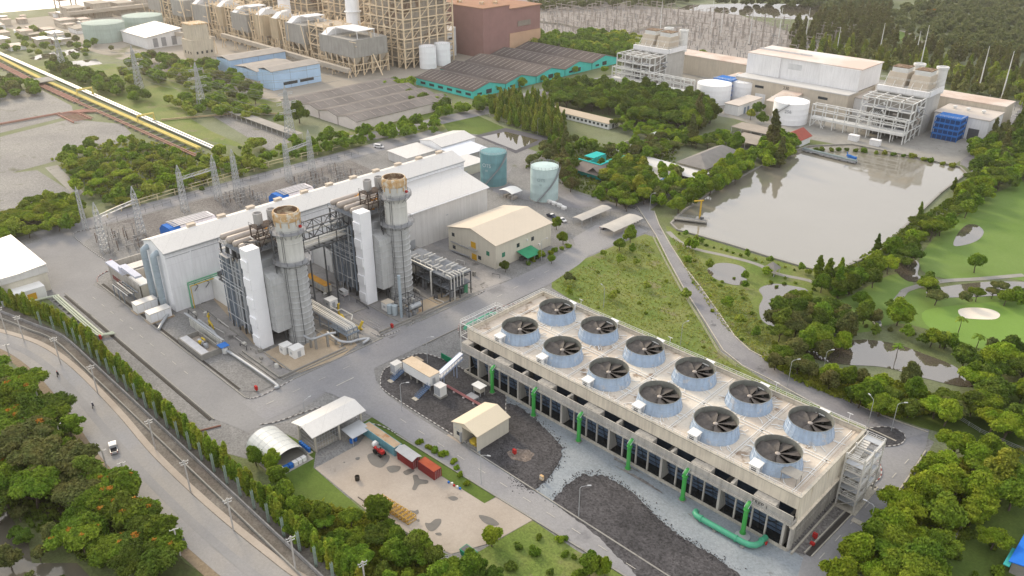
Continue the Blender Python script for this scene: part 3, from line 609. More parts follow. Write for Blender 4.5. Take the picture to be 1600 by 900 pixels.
# fan cylinders
def fan_prof():
 return [(5.85,0),(5.72,.5),(5.45,1.3),(5.25,2.1),(5.16,2.8),(5.2,3.4),(5.28,3.55)], [(5.1,3.55),(4.98,2.8),(5.0,1.8),(5.15,.9),(5.3,.05)]
fp, fi = fan_prof()
fan0 = None
for k in range(12):
 fx, fy = 16*(k//2), 15.8*(k % 2); c = (fx, fy, 13.2)
 if fan0 is None:
  b = MB(); b.lathe((0,0,0), fp, 48)
  for j in range(24): t = 2*PI*j/24; b.tube([((r+.03)*math.cos(t),(r+.03)*math.sin(t),z) for r, z in fp], .05, 4)
  for z, r in ((1.3,5.47),(2.8,5.18)): b.lathe((0,0,0), [(r,z-.07),(r+.09,z),(r,z+.07)], 48)
  cy = b.build('fan_cylinder', M_fan, smooth=True, org=Vector((0,0,0)))
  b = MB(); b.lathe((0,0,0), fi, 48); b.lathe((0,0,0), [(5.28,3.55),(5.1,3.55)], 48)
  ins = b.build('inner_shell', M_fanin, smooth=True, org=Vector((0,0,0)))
  b = MB()
  for j in range(8):
   t0 = 2*PI*j/8
   for s_ in range(6):
    r0, r1 = .7+s_*.7, .7+(s_+1)*.7
    def P_(r, e, o_):
     ch = (.36+1.15*min(1,(r-.5)/2.6))*(1-.10*(r/4.9)); tw = R_(34-22*r/4.9); cx_, cz_ = e*ch*math.cos(tw), -e*ch*math.sin(tw)+o_
     return (r*math.cos(t0)-cx_*math.sin(t0), r*math.sin(t0)+cx_*math.cos(t0), 2.15+cz_)
    b.face([P_(r0,-1,.05),P_(r1,-1,.05),P_(r1,1,.05),P_(r0,1,.05)]); b.face([P_(r0,-1,-.05),P_(r0,1,-.05),P_(r1,1,-.05),P_(r1,-1,-.05)])
   b.tube([(.3*math.cos(t0),.3*math.sin(t0),2.15),(1.5*math.cos(t0),1.5*math.sin(t0),2.15)], .14, 6)
  bl = b.build('fan_blades', M_blade, smooth=False, org=Vector((0,0,0)))
  b = MB(); b.lathe((0,0,0), [(0,2.55),(.35,2.5),(.6,2.3),(.62,1.9),(.3,1.7),(.3,.2)], 16)
  hb = b.build('hub', M_pipeB, smooth=True, org=Vector((0,0,0)))
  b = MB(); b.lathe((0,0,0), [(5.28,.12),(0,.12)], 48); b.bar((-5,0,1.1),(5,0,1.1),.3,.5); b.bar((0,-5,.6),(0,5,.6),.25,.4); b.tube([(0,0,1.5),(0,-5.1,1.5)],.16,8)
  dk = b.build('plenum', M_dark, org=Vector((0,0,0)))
  for o in (ins, bl, hb, dk): o.parent = cy; KID.setdefault(cy.name, []).append(o)
  fan0 = cy; f = cy
 else: f = copy_tree(fan0)
 f.parent = ct; f.location = Vector(c)-ORG[ct.name]; KID.setdefault(ct.name, []).append(f)
 for o in KID[f.name]:
  if o.name.startswith('fan_blades'): o.rotation_euler.z = .37*k+.2
# motor houses beside each fan
for k in range(12):
 fx, fy = 16*(k//2), 15.8*(k % 2); b = MB(); y = -6.4 if k % 2 == 0 else 22.0; x = fx+(-1.6 if k % 2 == 0 else .2)
 b.box(x-1.1,x+1.1,y-1.2,y+1.2,13.2,15.4,0); b.box(x-1.3,x+1.3,y-1.4,y+1.4,15.4,15.6,0)
 b.box(x-.6,x+.6,y-1.25,y-1.2,14.0,14.9,1); b.box(x+1.1,x+1.13,y-.5,y+.5,13.4,15.0,2)
 b.build('motor_house', [M_white, M_glass, M_galv], ct)
b = MB(); b.face([(83.5,-5.5,15.6),(87.6,-5.5,15.6),(87.6,-2.8,16.1),(83.5,-2.8,16.1)]); b.face([(83.5,-5.5,15.5),(83.5,-2.8,16),(87.6,-2.8,16),(87.6,-5.5,15.5)])
for x, y, z in ((83.8,-5.3,15.5),(87.3,-5.3,15.5),(83.8,-3,16),(87.3,-3,16)): b.bar((x,y,13.2),(x,y,z),.14)
b.build('roof_canopy', M_conc, ct)
# lamp posts on the railing
for x in (3, 35, 67, 86):
 b = MB(); b.bar((x,Y1-.3,14.4),(x,Y1-.3,17.2),.09); b.bar((x-.7,Y1-.3,17.2),(x+.7,Y1-.3,17.2),.12); b.build('deck_lamp', M_white, ct)
# text stencilled on the channel wall near the right end
def text(body, size, loc, rot, m, parent=None, name='lettering', ext=.02):
 cu = bpy.data.curves.new(name, 'FONT'); cu.body = body; cu.size = size; cu.extrude = ext; cu.align_x = 'CENTER'; cu.align_y = 'CENTER'
 o = bpy.data.objects.new(name, cu); COL.objects.link(o); o.data.materials.append(m)
 bpy.context.view_layer.update(); dg = bpy.context.evaluated_depsgraph_get(); me = bpy.data.meshes.new_from_object(o.evaluated_get(dg))
 bpy.data.objects.remove(o); n = bpy.data.objects.new(name, me); COL.objects.link(n); n.rotation_euler = rot
 n.location = Vector(loc)-(ORG.get(parent.name, Vector((0,0,0))) if parent else Vector((0,0,0)))
 if parent: n.parent = parent; KID.setdefault(parent.name, []).append(n)
 return n
M_ink = mat('stencil_ink', (.05,.05,.055))
text('TREP 1', 1.35, (82.6,-11.14,9.5), (PI/2,0,0), M_ink, ct)
# six green riser pipes at the front
for k in range(6):
 x = .9+15.9*k; b = MB()
 g = thing('riser_pipe', 'bright green riser pipe with elbow, %s from the left along the cooling tower front' % ORD[k], 'pipe', (x,-12.2,0), 'green riser pipes in front of the cooling tower')
 b.tube([(x,-12.2,.0),(x,-12.2,7.6),(x,-12.15,8.0),(x,-11.8,8.35),(x,-11.2,8.45),(x,-9.6,8.45)], .52, 14); b.build('pipe', M_green, g, smooth=True)
 b = MB()
 for z in (.5,7.2): b.lathe((x,-12.2,z), [(.52,-.12),(.72,-.12),(.72,.12),(.52,.12)], 14)
 b.build('flange', M_green, g)
 b = MB(); b.bar((x-.5,-12.6,7.9),(x-.5,-11.0,9.0),.12); b.bar((x+.5,-12.6,7.9),(x+.5,-11.0,9.0),.12); b.build('bracket', M_galv, g)
 b = MB(); b.box(x-.75,x+.75,-12.9,-11.5,0,.3); b.build('footing', M_conc, g)
# big sea-green header pipe lying at the right front
g = thing('header_pipe', 'large sea green pipe with a bend lying on the bluestone by the tower corner', 'pipe', (77,-15,0))
b = MB(); b.tube([(69.2,-13.6,.5),(69.5,-14.6,.85),(70.3,-15.3,1.0),(72,-15.4,1.0),(82,-15.3,1.0),(83.6,-15.0,1.0),(84.6,-14.2,1.0),(85.0,-13,1.0),(85.0,-10.4,1.0)], .68, 16)
b.build('pipe', M_teal, g, smooth=True)
b = MB()
for x in (71.6,80.5): b.tube([(x-.12,-15.35,1),(x+.12,-15.35,1)], .85, 16)
b.tube([(85,-12.2,1),(85,-11.9,1)], .85, 16); b.build('flange', M_teal, g)
b = MB(); b.box(75,75.8,-16.2,-14.4,0,.4); b.box(82,82.8,-16.2,-14.4,0,.4); b.build('pipe_support', M_conc, g)
b = MB(); b.tube([(86.0,-12.2,1.2),(86.2,-12.2,1.2)], .45, 14); b.bar((84.9,-12.2,1.2),(86,-12.2,1.2),.15); b.build('valve_wheel', M_red, g)
solo(MB().lathe((80.8,-13.0,0), [(1.7,0),(1.7,.35),(0,.4)], 24), 'manhole_cover', M_galv, 'round grey concrete manhole slab beside the green header pipe', 'manhole', (80.8,-13,0))
# stair tower at the right end
st = thing('stair_tower', 'white steel stair tower standing against the right end of the cooling tower', 'stair tower', (93,17,0))
b = MB()
for x in (91.0,95.2):
 for y in (11.5,16.5,22.5): b.bar((x,y,0),(x,y,15.2),.34)
for z in (3.6,7.2,10.8,14.2):
 for x in (91.0,95.2): b.bar((x,11.5,z),(x,22.5,z),.22,.4)
 for y in (11.5,16.5,22.5): b.bar((91,y,z),(95.2,y,z),.22,.4)
for y in (11.5,22.5):
 for z in (0,3.6,7.2,10.8): b.bar((91,y,z),(95.2,y,z+3.5),.12)
b.build('frame', mat('stair_paint', (.60,.58,.53), (.52,.50,.46), scale=.5), st)
for z in (3.6,7.2,10.8,14.2):
 b = MB(); b.box(91,95.2,20.3,22.5,z,z+.1); b.build('landing', M_galv, st)
 b = MB(); b.box(91,95.2,11.5,13.2,z-1.8,z-1.7); b.build('landing', M_galv, st)
b = MB()
for i, z in enumerate((0,3.6,7.2,10.7)):
 for k in range(9): t = k/9; b.box(91.2,92.9,13.2+7*t,13.9+7*t,z+1.8+1.8*t,z+1.9+1.8*t); b.box(93.2,94.9,20.3-7*t,19.6-7*t,z+1.8*t,z+.1+1.8*t)
b.build('stair_flight', MATS['stair_paint'], st)
b = MB()
for z in (3.7,7.3,10.9,14.3): b.rail([(91,22.5,z),(95.2,22.5,z),(95.2,11.5,z),(91,11.5,z)], 1.0, .07, 1.6)
b.build('guard_rail', M_white, st)
b = MB(); b.box(90.5,96,10.8,23.2,0,.25); b.build('plinth', M_concL, st)
solo(MB().box(96,98.6,8.6,10.0,.0,.3), 'drain_slab', M_concL, 'pale concrete slab bridging the open drain below the stair tower', 'slab')
# left end: white pipe rack and teal pipes
pr = thing('access_rack', 'white tubular access rack at the left end of the cooling tower', 'rack', (-14,5,0))
b = MB()
for x in (-17.5,-13.2):
 for y in (-7,-2,3,8): b.bar((x,y,0),(x,y,13.8),.18)
for z in (4.6,9.2,13.6):
 for x in (-17.5,-13.2): b.bar((x,-7,z),(x,8,z),.16)
 for y in (-7,-2,3,8): b.bar((-17.5,y,z),(-13.2,y,z),.16)
b.build('frame', M_white, pr)
b = MB()
for z in (4.65,9.25,13.65): b.rail([(-17.5,-7,z),(-17.5,8,z)], 1.0, .07, 1.8); b.rail([(-17.5,8,z),(-13,8,z)], 1.0, .07, 1.8)
b.build('guard_rail', M_white, pr)
b = MB()
for x in (-16.8,-15.6,-14.4): b.tube([(x,-6,13.9),(x,7.5,13.9)], .12, 6)
b.build('conduit', M_galv, pr)
for nm, lab, pts in (('supply_pipe','sea green pipe with a hooked end at the roadside behind the tower',[(-30.5,6.5,.3),(-30.6,7.3,1.2),(-30.6,8.6,1.5),(-30.6,17,1.5),(-30.2,18.4,1.5),(-28.8,19.3,1.5),(-27,19.4,1.3),(-26.4,19,.2)]),
                     ('supply_pipe','short sea green pipe running into the left wall of the tower',[(-22.5,-1.2,.2),(-22.3,-1.2,1.4),(-20.5,-1.2,1.6),(-13,-1.2,1.6)])):
 g = thing(nm, lab, 'pipe', tuple(pts[3][:2])+(0,)); b = MB(); b.tube(smooth_line(pts,3), .7, 14); b.build('pipe', M_teal, g, smooth=True)
 b = MB(); b.tube([Vector(pts[3])+Vector((0,-.15,0)),Vector(pts[3])+Vector((0,.15,0))] if pts[3][0] == pts[2][0] else [Vector(pts[3])-Vector((.15,0,0)),Vector(pts[3])+Vector((.15,0,0))], .9, 14); b.build('flange', M_teal, g)
# ================================================================== turbine hall
th = thing('turbine_hall', 'long white gabled turbine hall behind the two exhaust stacks', 'hall', (-117,12,0))
HX0, HX1, HY0, HY1, HE, HR = -124.5, -109.0, -52.5, 79.5, 21.6, 24.2
xm = (HX0+HX1)/2
b = MB(); b.ext([(HX0,0),(HX0,HE),(xm,HR),(HX1,HE),(HX1,0)], 'y', HY0, HY1); b.build('wall', M_clad, th)
def gable_roof(b, x0, x1, y0, y1, e, r, t=.25, ov=.5, m=0):
 xm = (x0+x1)/2; sl = (r-e)/(xm-x0); xa, xb = x0-ov, x1+ov; ea = e-ov*sl
 b.ext([(xa,ea),(xm,r),(xb,ea),(xb,ea+t),(xm,r+t),(xa,ea+t)][::-1], 'y', y0-ov, y1+ov, m)
def gable_roof_x(b, x0, x1, y0, y1, e, r, t=.25, ov=.5, m=0):
 ym = (y0+y1)/2; sl = (r-e)/(ym-y0); ya, yb = y0-ov, y1+ov; ea = e-ov*sl
 b.ext([(ya,ea),(ym,r),(yb,ea),(yb,ea+t),(ym,r+t),(ya,ea+t)], 'x', x0-ov, x1+ov, m)
b = MB(); gable_roof(b, HX0, HX1, HY0, HY1, HE, HR); roof = b.build('roof', M_wroof, th)
for k in range(11):
 y = -38+k*11.2; b = MB(); b.box(xm-2.6,xm-.9,y-1.3,y+1.3,HR-.4,HR+.75); b.box(xm-2.75,xm-.75,y-1.45,y+1.45,HR+.75,HR+.87)
 b.build('roof_vent', mat('vent_metal', (.60,.52,.42), (.52,.45,.37), scale=.5), roof)
b = MB(); b.box(HX1+.02, HX1+.55, HY0-.5, HY1, HE-.45, HE-.05); b.box(HX1+.02,HX1+.12,HY0,HY1,HE-2.0,HE-1.85); b.build('gutter', M_galv, th)
for y in (-44, -26, -8): b = MB(); b.box(HX1+.03, HX1+.3, y-.15, y+.15, 0, HE-.5); b.build('downpipe', M_clad, th)
for x in (-121.5, -114.2):        # two big grey blue vertical ducts on the left gable end
 b = MB(); b.tube([(x,HY0+.1,20.2),(x,HY0-.8,20.2),(x,HY0-1.6,19.6),(x,HY0-1.7,18.8),(x,HY0-1.7,1.2),(x,HY0-1.2,.4),(x,HY0,.3)], 1.05, 14)
 for z in (4,8,12,16): b.box(x+.9,x+1.5,HY0-2.0,HY0-1.2,z,z+.35)
 b.build('air_duct', mat('duct_paint', (.36,.43,.48), (.30,.365,.41), scale=.4, rough=.45, seam=(1.2,'h',.1,.8)), th, smooth=True)
b = MB(); b.box(-119.2,-116.8,HY0-.06,HY0,0,3.2); b.build('door', M_galv, th)
# lower hall on the right
EX1, EY0, EY1 = -90.5, 26.5, 75.2
b = MB(); b.ext([(HX1+.02,0),(HX1+.02,19.6),(EX1,15.6),(EX1,0)], 'y', EY0, EY1); ex = b.build('annex_wall', M_clad2, th)
b = MB(); b.ext([(HX1+.03,19.65),(EX1+.5,15.55),(EX1+.5,15.85),(HX1+.03,19.95)], 'y', EY0-.4, EY1+.5); b.build('annex_roof', M_wroof, th)
b = MB(); b.box(EX1+.52,EX1+.9,EY0-.4,EY1+.5,15.35,15.75); b.build('annex_gutter', M_clad, th)
b = MB(); b.box(EX1+.02,EX1+.1,31,36,0,4.5); b.box(EX1+.02,EX1+.1,55,58.5,0,3.4); b.box(EX1+.02,EX1+.08,52.3,53.4,9.6,10.0); b.build('shutter_door', M_galv, th)
b = MB(); b.box(EX1+.02,EX1+.12,60,62,0,4.2); b.build('service_door', M_orange, th)
# flat-roofed concrete blast wall and shed at the left end of the hall
sb = thing('transformer_bay', 'grey concrete blast walls with a white flat cover at the left end of the hall', 'transformer bay', (-140,-52,0))
b = MB(); b.box(-149.5,-124.8,-57.4,-56.9,0,6.4); b.box(-150,-149.5,-57.4,-42,0,6.4); b.box(-137.3,-136.8,-56.9,-44,0,6.4); b.box(-149.5,-124.8,-42.5,-42,0,6.4); b.build('wall', M_tconc2, sb)
b = MB(); b.box(-150.1,-138,-58,-55.5,6.42,7.0); b.box(-138,-135.8,-58,-55.3,6.42,9.4); b.box(-135.8,-125,-57.6,-55.3,8.7,9.4); b.build('cable_duct', mat('pale_blue_duct', (.56,.58,.66), (.5,.52,.6), scale=.4), sb)
b = MB(); b.box(-147,-140,-54,-45,0,4.2); b.box(-146,-141,-53,-46,4.2,5.4); b.build('transformer', M_steelG, sb)
b = MB();
for k in range(5): b.box(-147+k*1.7,-146+k*1.7,-57.6,-57.42,1.2,2.8)
b.build('red_fitting', mat('faded_maroon', (.30,.12,.11)), sb)
sh = thing('lean_to', 'small white flat-roofed lean-to shed against the hall end', 'shed', (-128,-54,0))
b = MB(); b.box(-134,-125.2,-56.4,-53.1,0,5.6); b.build('wall', M_cream, sh); b = MB(); b.box(-134.6,-124.9,-57.2,-53.0,5.6,5.95); b.build('roof', M_white, sh)
pk = thing('pipe_rack', 'dark steel pipe frame standing beside the pale lean-to', 'pipe frame', (-130,-60,0))
b = MB()
for x in (-135,-131,-127):
 for y in (-62.0,-58.6): b.bar((x,y,0),(x,y,4.6),.25)
for y in (-62.0,-58.6,-60.3): b.bar((-135.4,y,4.6),(-123,y,4.6),.3)
for x in (-135,-131,-127): b.bar((x,-62,4.6),(x,-58.6,4.6),.25)
b.build('frame', M_steelB, pk)
b = MB()
for y in (-61.6,-60.9,-59.6): b.tube([(-135.4,y,5.0),(-122.9,y,5.0)], .22, 8)
b.build('pipe', M_steelD, pk)
# two long white electrical cabins on the floor in front of the gable
for k, (xa, xb, ya, yb) in enumerate(((-120.2,-113.8,-62.2,-59.2+.0),(-110.8,-104.2,-61.9,-58.9))):
 cbn = thing('electrical_cabin', 'long white electrical cabin, the %s of the two at the hall corner' % ('left one','right one')[k], 'cabin', ((xa+xb)/2,(ya+yb)/2,0), 'white cabins at the hall corner')
 yb = ya+7.2; xb = xa+3.6
 b = MB(); b.box(xa,xb,ya,yb,.25,3.3); b.build('body', M_white, cbn); b = MB(); b.box(xa-.1,xb+.1,ya-.1,yb+.1,3.3,3.45); b.build('roof', M_wroof, cbn)
 b = MB()
 for j in range(3): b.box(xb+.01,xb+.06,ya+.3+j*2.35,ya+2.4+j*2.35,.4,3.1)
 b.build('panel_door', M_clad, cbn); b = MB(); b.box(xa-.6,xb+.6,ya-.6,yb+.6,0,.25); b.build('plinth', M_tan, cbn)
# green piping bracket on the hall front
gb = thing('bracket_piping', 'green and yellow pipe bracket wrapping the white hall front', 'pipe bracket', (-107,-40,0))
b = MB()
for z, r, x in ((9.6,.28,-107.6),(9.0,.2,-107.3)): b.tube([(x,-47.5,.3),(x,-47.5,z),(x,-33,z)], r, 8)
b.build('pipe', mat('mint_pipe', (.16,.42,.26), (.13,.36,.22)), gb)
b = MB(); b.tube([(-106.9,-47.0,.3),(-106.9,-47.0,8.5),(-106.9,-33,8.5)], .2, 8); b.build('gas_pipe', M_yel, gb)
b = MB()
for y in (-45,-41,-37): b.bar((-109,y,8.3),(-105.6,y,8.3),.2); b.bar((-109,y,5.2),(-105.6,y,8.3),.18)
b.build('support', M_steelD, gb)
# ================================================================== the two boiler units with their stacks
def stack(x, y, which):
 t = thing('exhaust_stack', 'tall grey round exhaust stack with rusty orange rim, %s' % which, 'stack', (x,y,0), 'exhaust stacks of the two boilers')
 prof = []
 for k in range(14): z = .3+k*1.95; prof += [(3.9,z),(3.9,z+.3),(4.18,z+.42),(4.18,z+.6),(3.9,z+.72)]
 prof += [(3.9,27.8)]
 b = MB(); b.lathe((x,y,0), [(4.3,0),(4.3,.3)]+prof, 36); b.build('lower_shell', M_corr, t, smooth=True)
 b = MB(); b.lathe((x,y,0), [(3.9,27.6),(3.74,27.9),(3.7,33.5),(3.8,33.6),(3.8,33.9),(3.7,34),(3.66,40.9)], 36); b.build('upper_shell', M_stk, t, smooth=True)
 b = MB(); b.lathe((x,y,0), [(3.68,40.5),(3.85,40.7),(3.95,41.2),(3.95,42.7),(3.75,43.4),(3.45,43.4)], 36)
 for j in range(10): a = 2*PI*j/10+.2; b.bar((x+3.78*math.cos(a),y+3.78*math.sin(a),39.0),(x+4.05*math.cos(a),y+4.05*math.sin(a),42.7),.28)
 b.build('rim', M_rust, t, smooth=False)
 b = MB(); b.lathe((x,y,0), [(3.45,43.4),(3.3,42.4),(3.25,42.0),(0,42.3)], 36); b.build('stack_mouth', M_rustd, t, smooth=True)
 for z in (27.4, 37.0):
  r = 5.8 if z < 30 else 5.4
  b = MB(); b.lathe((x,y,z), [(3.5,0),(r,0),(r,.18),(3.5,.18)], 16)
  for j in range(16):
   a = 2*PI*j/16; b.bar((x+r*math.cos(a),y+r*math.sin(a),z),(x+3.6*math.cos(a),y+3.6*math.sin(a),z-1.8),.14)
  p = b.build('platform', M_steelG, t)
  b = MB()
  pts = [(x+r*math.cos(2*PI*j/16),y+r*math.sin(2*PI*j/16),z+.18) for j in range(17)]; b.rail(pts, 1.2, .09, 1.3, rails=3); b.build('guard_rail', M_steelG, p)
 b = MB(); a = R_(-62); lx, ly = math.cos(a), math.sin(a)
 for o_ in (-.3,.3): b.bar((x+4.35*lx-o_*ly,y+4.35*ly+o_*lx,0),(x+4.35*lx-o_*ly,y+4.35*ly+o_*lx,27.4),.1); b.bar((x+3.95*lx-o_*ly,y+3.95*ly+o_*lx,27.4),(x+3.95*lx-o_*ly,y+3.95*ly+o_*lx,38.2),.1)
 b.build('ladder', M_steelD, t)
 b = MB(); a = R_(-20); b.tube([(x+4.4*math.cos(a),y+4.4*math.sin(a),.2),(x+4.4*math.cos(a),y+4.4*math.sin(a),26)], .12, 6); b.build('conduit', M_steelD, t)
 b = MB(); q = [(x+5.2*math.cos(R_(g)),y+5.2*math.sin(R_(g))) for g in range(100,261,32)]
 for u, v in q: b.bar((u,v,0),(u,v,38.2),.22)
 for z in np.arange(4,38,4.2):
  for k in range(len(q)-1): b.bar((*q[k],z),(*q[k+1],z),.16); b.bar((*q[k],z),(*q[k+1],z+4),.11); b.bar((*q[k],z+1.1),(*q[k+1],z+1.1),.06)
  b.bar((*q[2],z),(x-3.6,y,z),.16)
 b.build('access_scaffold', M_steelD, t)
 b = MB(); a = R_(30); b.bar((x+3.4*math.cos(a),y+3.4*math.sin(a),38.2),(x+3.4*math.cos(a),y+3.4*math.sin(a),42),.25); b.box(x+4.1*math.cos(a)-.35,x+4.1*math.cos(a)+.35,y+4.1*math.sin(a)-.35,y+4.1*math.sin(a)+.35,38.3,39); b.build('warning_light', M_red, t)
def boiler(cy, which):
 """cy: stack axis y. boiler runs back from the stack towards the hall"""
 o = cy+32.4
 Y = lambda v: v+o
 # white cable tower
 t = thing('cable_tower', 'tall plain white square tower beside the grey stack, %s' % which, 'tower', (-68.5,Y(-43.4),0), 'white cable towers')
 b = MB(); b.box(-70.6,-66.6,Y(-45.5),Y(-41.2),.3,33.4); b.build('shaft', mat('white_panel', (.86,.87,.89), (.82,.83,.85), scale=.15, rough=.5, seam=(3.4,'h',.06,.88)), t)
 b = MB()
 for z in (4.5,11,17.5,24,30): b.box(-70.4,-66.8,Y(-45.9),Y(-45.52),z-3,z);
 b.build('cable_box', MATS['white_panel'], t)
 b = MB(); b.box(-70.9,-66.3,Y(-45.7),Y(-41.0),0,.3); b.build('plinth', M_conc, t)
 # boiler
 t = thing('heat_boiler', 'dark steel framed heat recovery boiler with drums on top, %s' % which, 'boiler', (-82,Y(-35),0), 'heat recovery boilers')
 b = MB(); b.box(-85.4,-69.6,Y(-41.0),Y(-29.5),4,27.5); b.build('casing', M_casing, t)
 b = MB(); b.ext([(-69.58,5),(-69.58,25),(-66.0,24.6),(-63.6,23.4),(-63.2,21),(-63.2,5.6)][::-1], 'y', Y(-40.9), Y(-33.0)); [b.box(-69.5,-63.05,Y(-41.05),Y(-36),z,z+.25) for z in np.arange(6,23,2.2)]; b.build('outlet_duct', M_corr, t)
 b = MB(); b.ext([(-104,9.1),(-85.45,22),(-85.45,4),(-95.8,4),(-95.8,9.1)][::-1], 'y', Y(-38.4), Y(-31.6)); b.build('inlet_duct', M_steelD, t)
 b = MB(); xs = (-86.6,-82.8,-79,-75.2,-71.2); ys = (Y(-43.6),Y(-41.3),Y(-29.2),Y(-26.8))
 for x in xs:
  for y in ys: b.bar((x,y,0),(x,y,30),.42,.42)
 for z in (5,10,15,20,25,29.8):
  for y in ys: b.bar((xs[0],y,z),(xs[-1],y,z),.3,.45)
  for x in xs: b.bar((x,ys[0],z),(x,ys[1],z),.25,.35); b.bar((x,ys[2],z),(x,ys[3],z),.25,.35)
 for i in range(len(xs)-1):
  for z0 in (0,10,20):
   z1 = z0+10 if z0 < 20 else 29.8
   for y in (ys[0],ys[3]): b.bar((xs[i],y,z0),(xs[i+1],y,z1),.18)
 b.build('frame', M_steelD, t)
 b = MB()
 for z in (5.1,10.1,15.1,20.1,25.1): b.box(-86.6,-71.2,ys[0]-.2,ys[1],z,z+.12); b.box(-86.6,-71.2,ys[2],ys[3]+.2,z,z+.12)
 b.box(-87,-70.8,ys[0]-.4,ys[3]+.4,29.9,30.05)
 b.box(-84,-79,ys[0]-2.2,ys[0]-.2,27.2,27.35); b.box(-88.4,-86.8,ys[0],ys[3],27,27.15)
 b.build('grating', M_steelG, t)
 b = MB()
 for z in (5.2,10.2,15.2,20.2,25.2): b.rail([(-86.6,ys[0]-.2,z),(-71,ys[0]-.2,z)], 1.1, .07, 2)
 b.rail([(-87,ys[0]-.4,30.05),(-70.8,ys[0]-.4,30.05),(-70.8,ys[3]+.4,30.05),(-87,ys[3]+.4,30.05),(-87,ys[0]-.4,30.05)], 1.2, .08, 1.8, rails=3)
 b.build('guard_rail', M_steelB, t)
 # vertical grey blue pipes down the near side
 b = MB(); rg = random.Random(int(cy)+50)
 for k in range(15): x = -86.4+k*.98+rg.uniform(-.2,.2); b.tube([(x,ys[0]-.75-rg.uniform(0,.5),rg.uniform(1,5)),(x,ys[0]-.75-rg.uniform(0,.5),rg.uniform(23,29))], rg.choice((.12,.18,.3)), 7, m=rg.choice((0,0,1)))
 for k in range(7): x = -86+k*1.9; b.box(x,x+.8,ys[0]-.6,ys[0]-.25,3,26,m=0)
 for k in range(10): z = rg.uniform(6,27); b.tube([(-86.4,ys[0]-1.4,z),(-73,ys[0]-1.4,z)], .1, 6, m=1)
 b.build('riser_pipes', [M_steelB, M_galv], t)
 # steam drums and piping on the top deck
 for k, (x, r) in enumerate(((-84.6,1.0),(-80.8,1.25),(-77.0,1.0),(-73.4,1.15))):
  ya, yb = Y(-43.6), Y(-29)
  b = MB(); b.tube([(x,ya-.5,32.0),(x,ya-.25,32.0),(x,ya+.2,32.0),(x,yb-.2,32.0),(x,yb+.25,32.0),(x,yb+.5,32.0)], [r*.3,r*.8,r,r,r*.8,r*.3], 16); b.build('steam_drum', M_pipeB, t, smooth=True)
  b = MB()
  for y in (ya+2, yb-2): b.box(x-r-.2,x+r+.2,y-.35,y+.35,30.05,31.2)
  b.build('saddle', M_steelG, t)
 b = MB()
 for k in range(16):
  x = rg.uniform(-86,-72); y = rg.uniform(Y(-42.5),Y(-28)); h = rg.uniform(31,33.5); L = rg.uniform(2,7)
  b.tube([(x,y,30),(x,y,h),(x+rg.choice((-1,1))*L*.3,y,h),(x+rg.choice((-1,1))*L*.3,y+L*.6,h)], rg.choice((.15,.22,.35)), 7, m=rg.choice((0,1,2)))
 for k in range(10): x = rg.uniform(-86,-73); y = rg.uniform(Y(-42),Y(-29)); b.box(x-.4,x+.4,y-.4,y+.4,30.05,30.05+rg.uniform(.8,1.8),m=rg.choice((0,1,2)))
 b.build('top_piping', [M_pipeW, M_steelD, M_orange], t)
 # vent silencer stand
 b = MB(); X_, Yv = -73.2, Y(-34.6)
 for x in (X_-2.2,X_+2.2):
  for y in (Yv-4,Yv,Yv+4): b.bar((x,y,30),(x,y,37.2),.3)
 for z in (33.5,37):
  for y in (Yv-4,Yv,Yv+4): b.bar((X_-2.2,y,z),(X_+2.2,y,z),.25)
  for x in (X_-2.2,X_+2.2): b.bar((x,Yv-4,z),(x,Yv+4,z),.25)
 b.bar((X_+2.2,Yv-4,30),(X_+2.2,Yv,37),.18); b.bar((X_+2.2,Yv+4,30),(X_+2.2,Yv,37),.18); b.bar((X_-2.2,Yv-4,30),(X_+2.2,Yv-4,37),.18)
 b.box(X_-2.4,X_+2.4,Yv-4.2,Yv+4.2,37.0,37.12); b.build('silencer_stand', mat('brown_steel', (.10,.075,.06), (.07,.05,.045), scale=.5), t)
 b = MB(); b.rail([(X_-2.4,Yv-4.2,37.1),(X_+2.4,Yv-4.2,37.1),(X_+2.4,Yv+4.2,37.1)], 1.1, .07, 1.5); b.build('stand_rail', M_steelD, t)
 for y in (Yv-2.2, Yv+2.4):
  b = MB(); b.lathe((X_,y,0), [(.5,37.1),(.6,37.7),(1.35,38.0),(1.4,41.2),(1.15,41.25),(1.1,40.6),(0,40.6)], 20); b.build('vent_silencer', mat('silencer_grey', (.42,.41,.40), (.36,.35,.34), scale=.4), t, smooth=True)
 # pump skids and ducting at ground beside the boiler
 b = MB()
 for k in range(14):
  x = rg.uniform(-86,-72); y = Y(-41)+rg.uniform(1,9); b.box(x-.8,x+.8,y-.6,y+.6,.0,rg.uniform(1,2.6),m=rg.choice((0,1)))
 for k in range(4): x = -85+k*4; b.box(x-.4,x+.4,Y(-40.5),Y(-30),0,4,m=0)
 b.build('base_frame', [M_steelD, M_steelG], t)
stack(-64.2,-32.4,'left one of the two'); stack(-64.5,8.0,'right one of the two')
boiler(-32.4,'left one of the two'); boiler(8.0,'right one of the two')
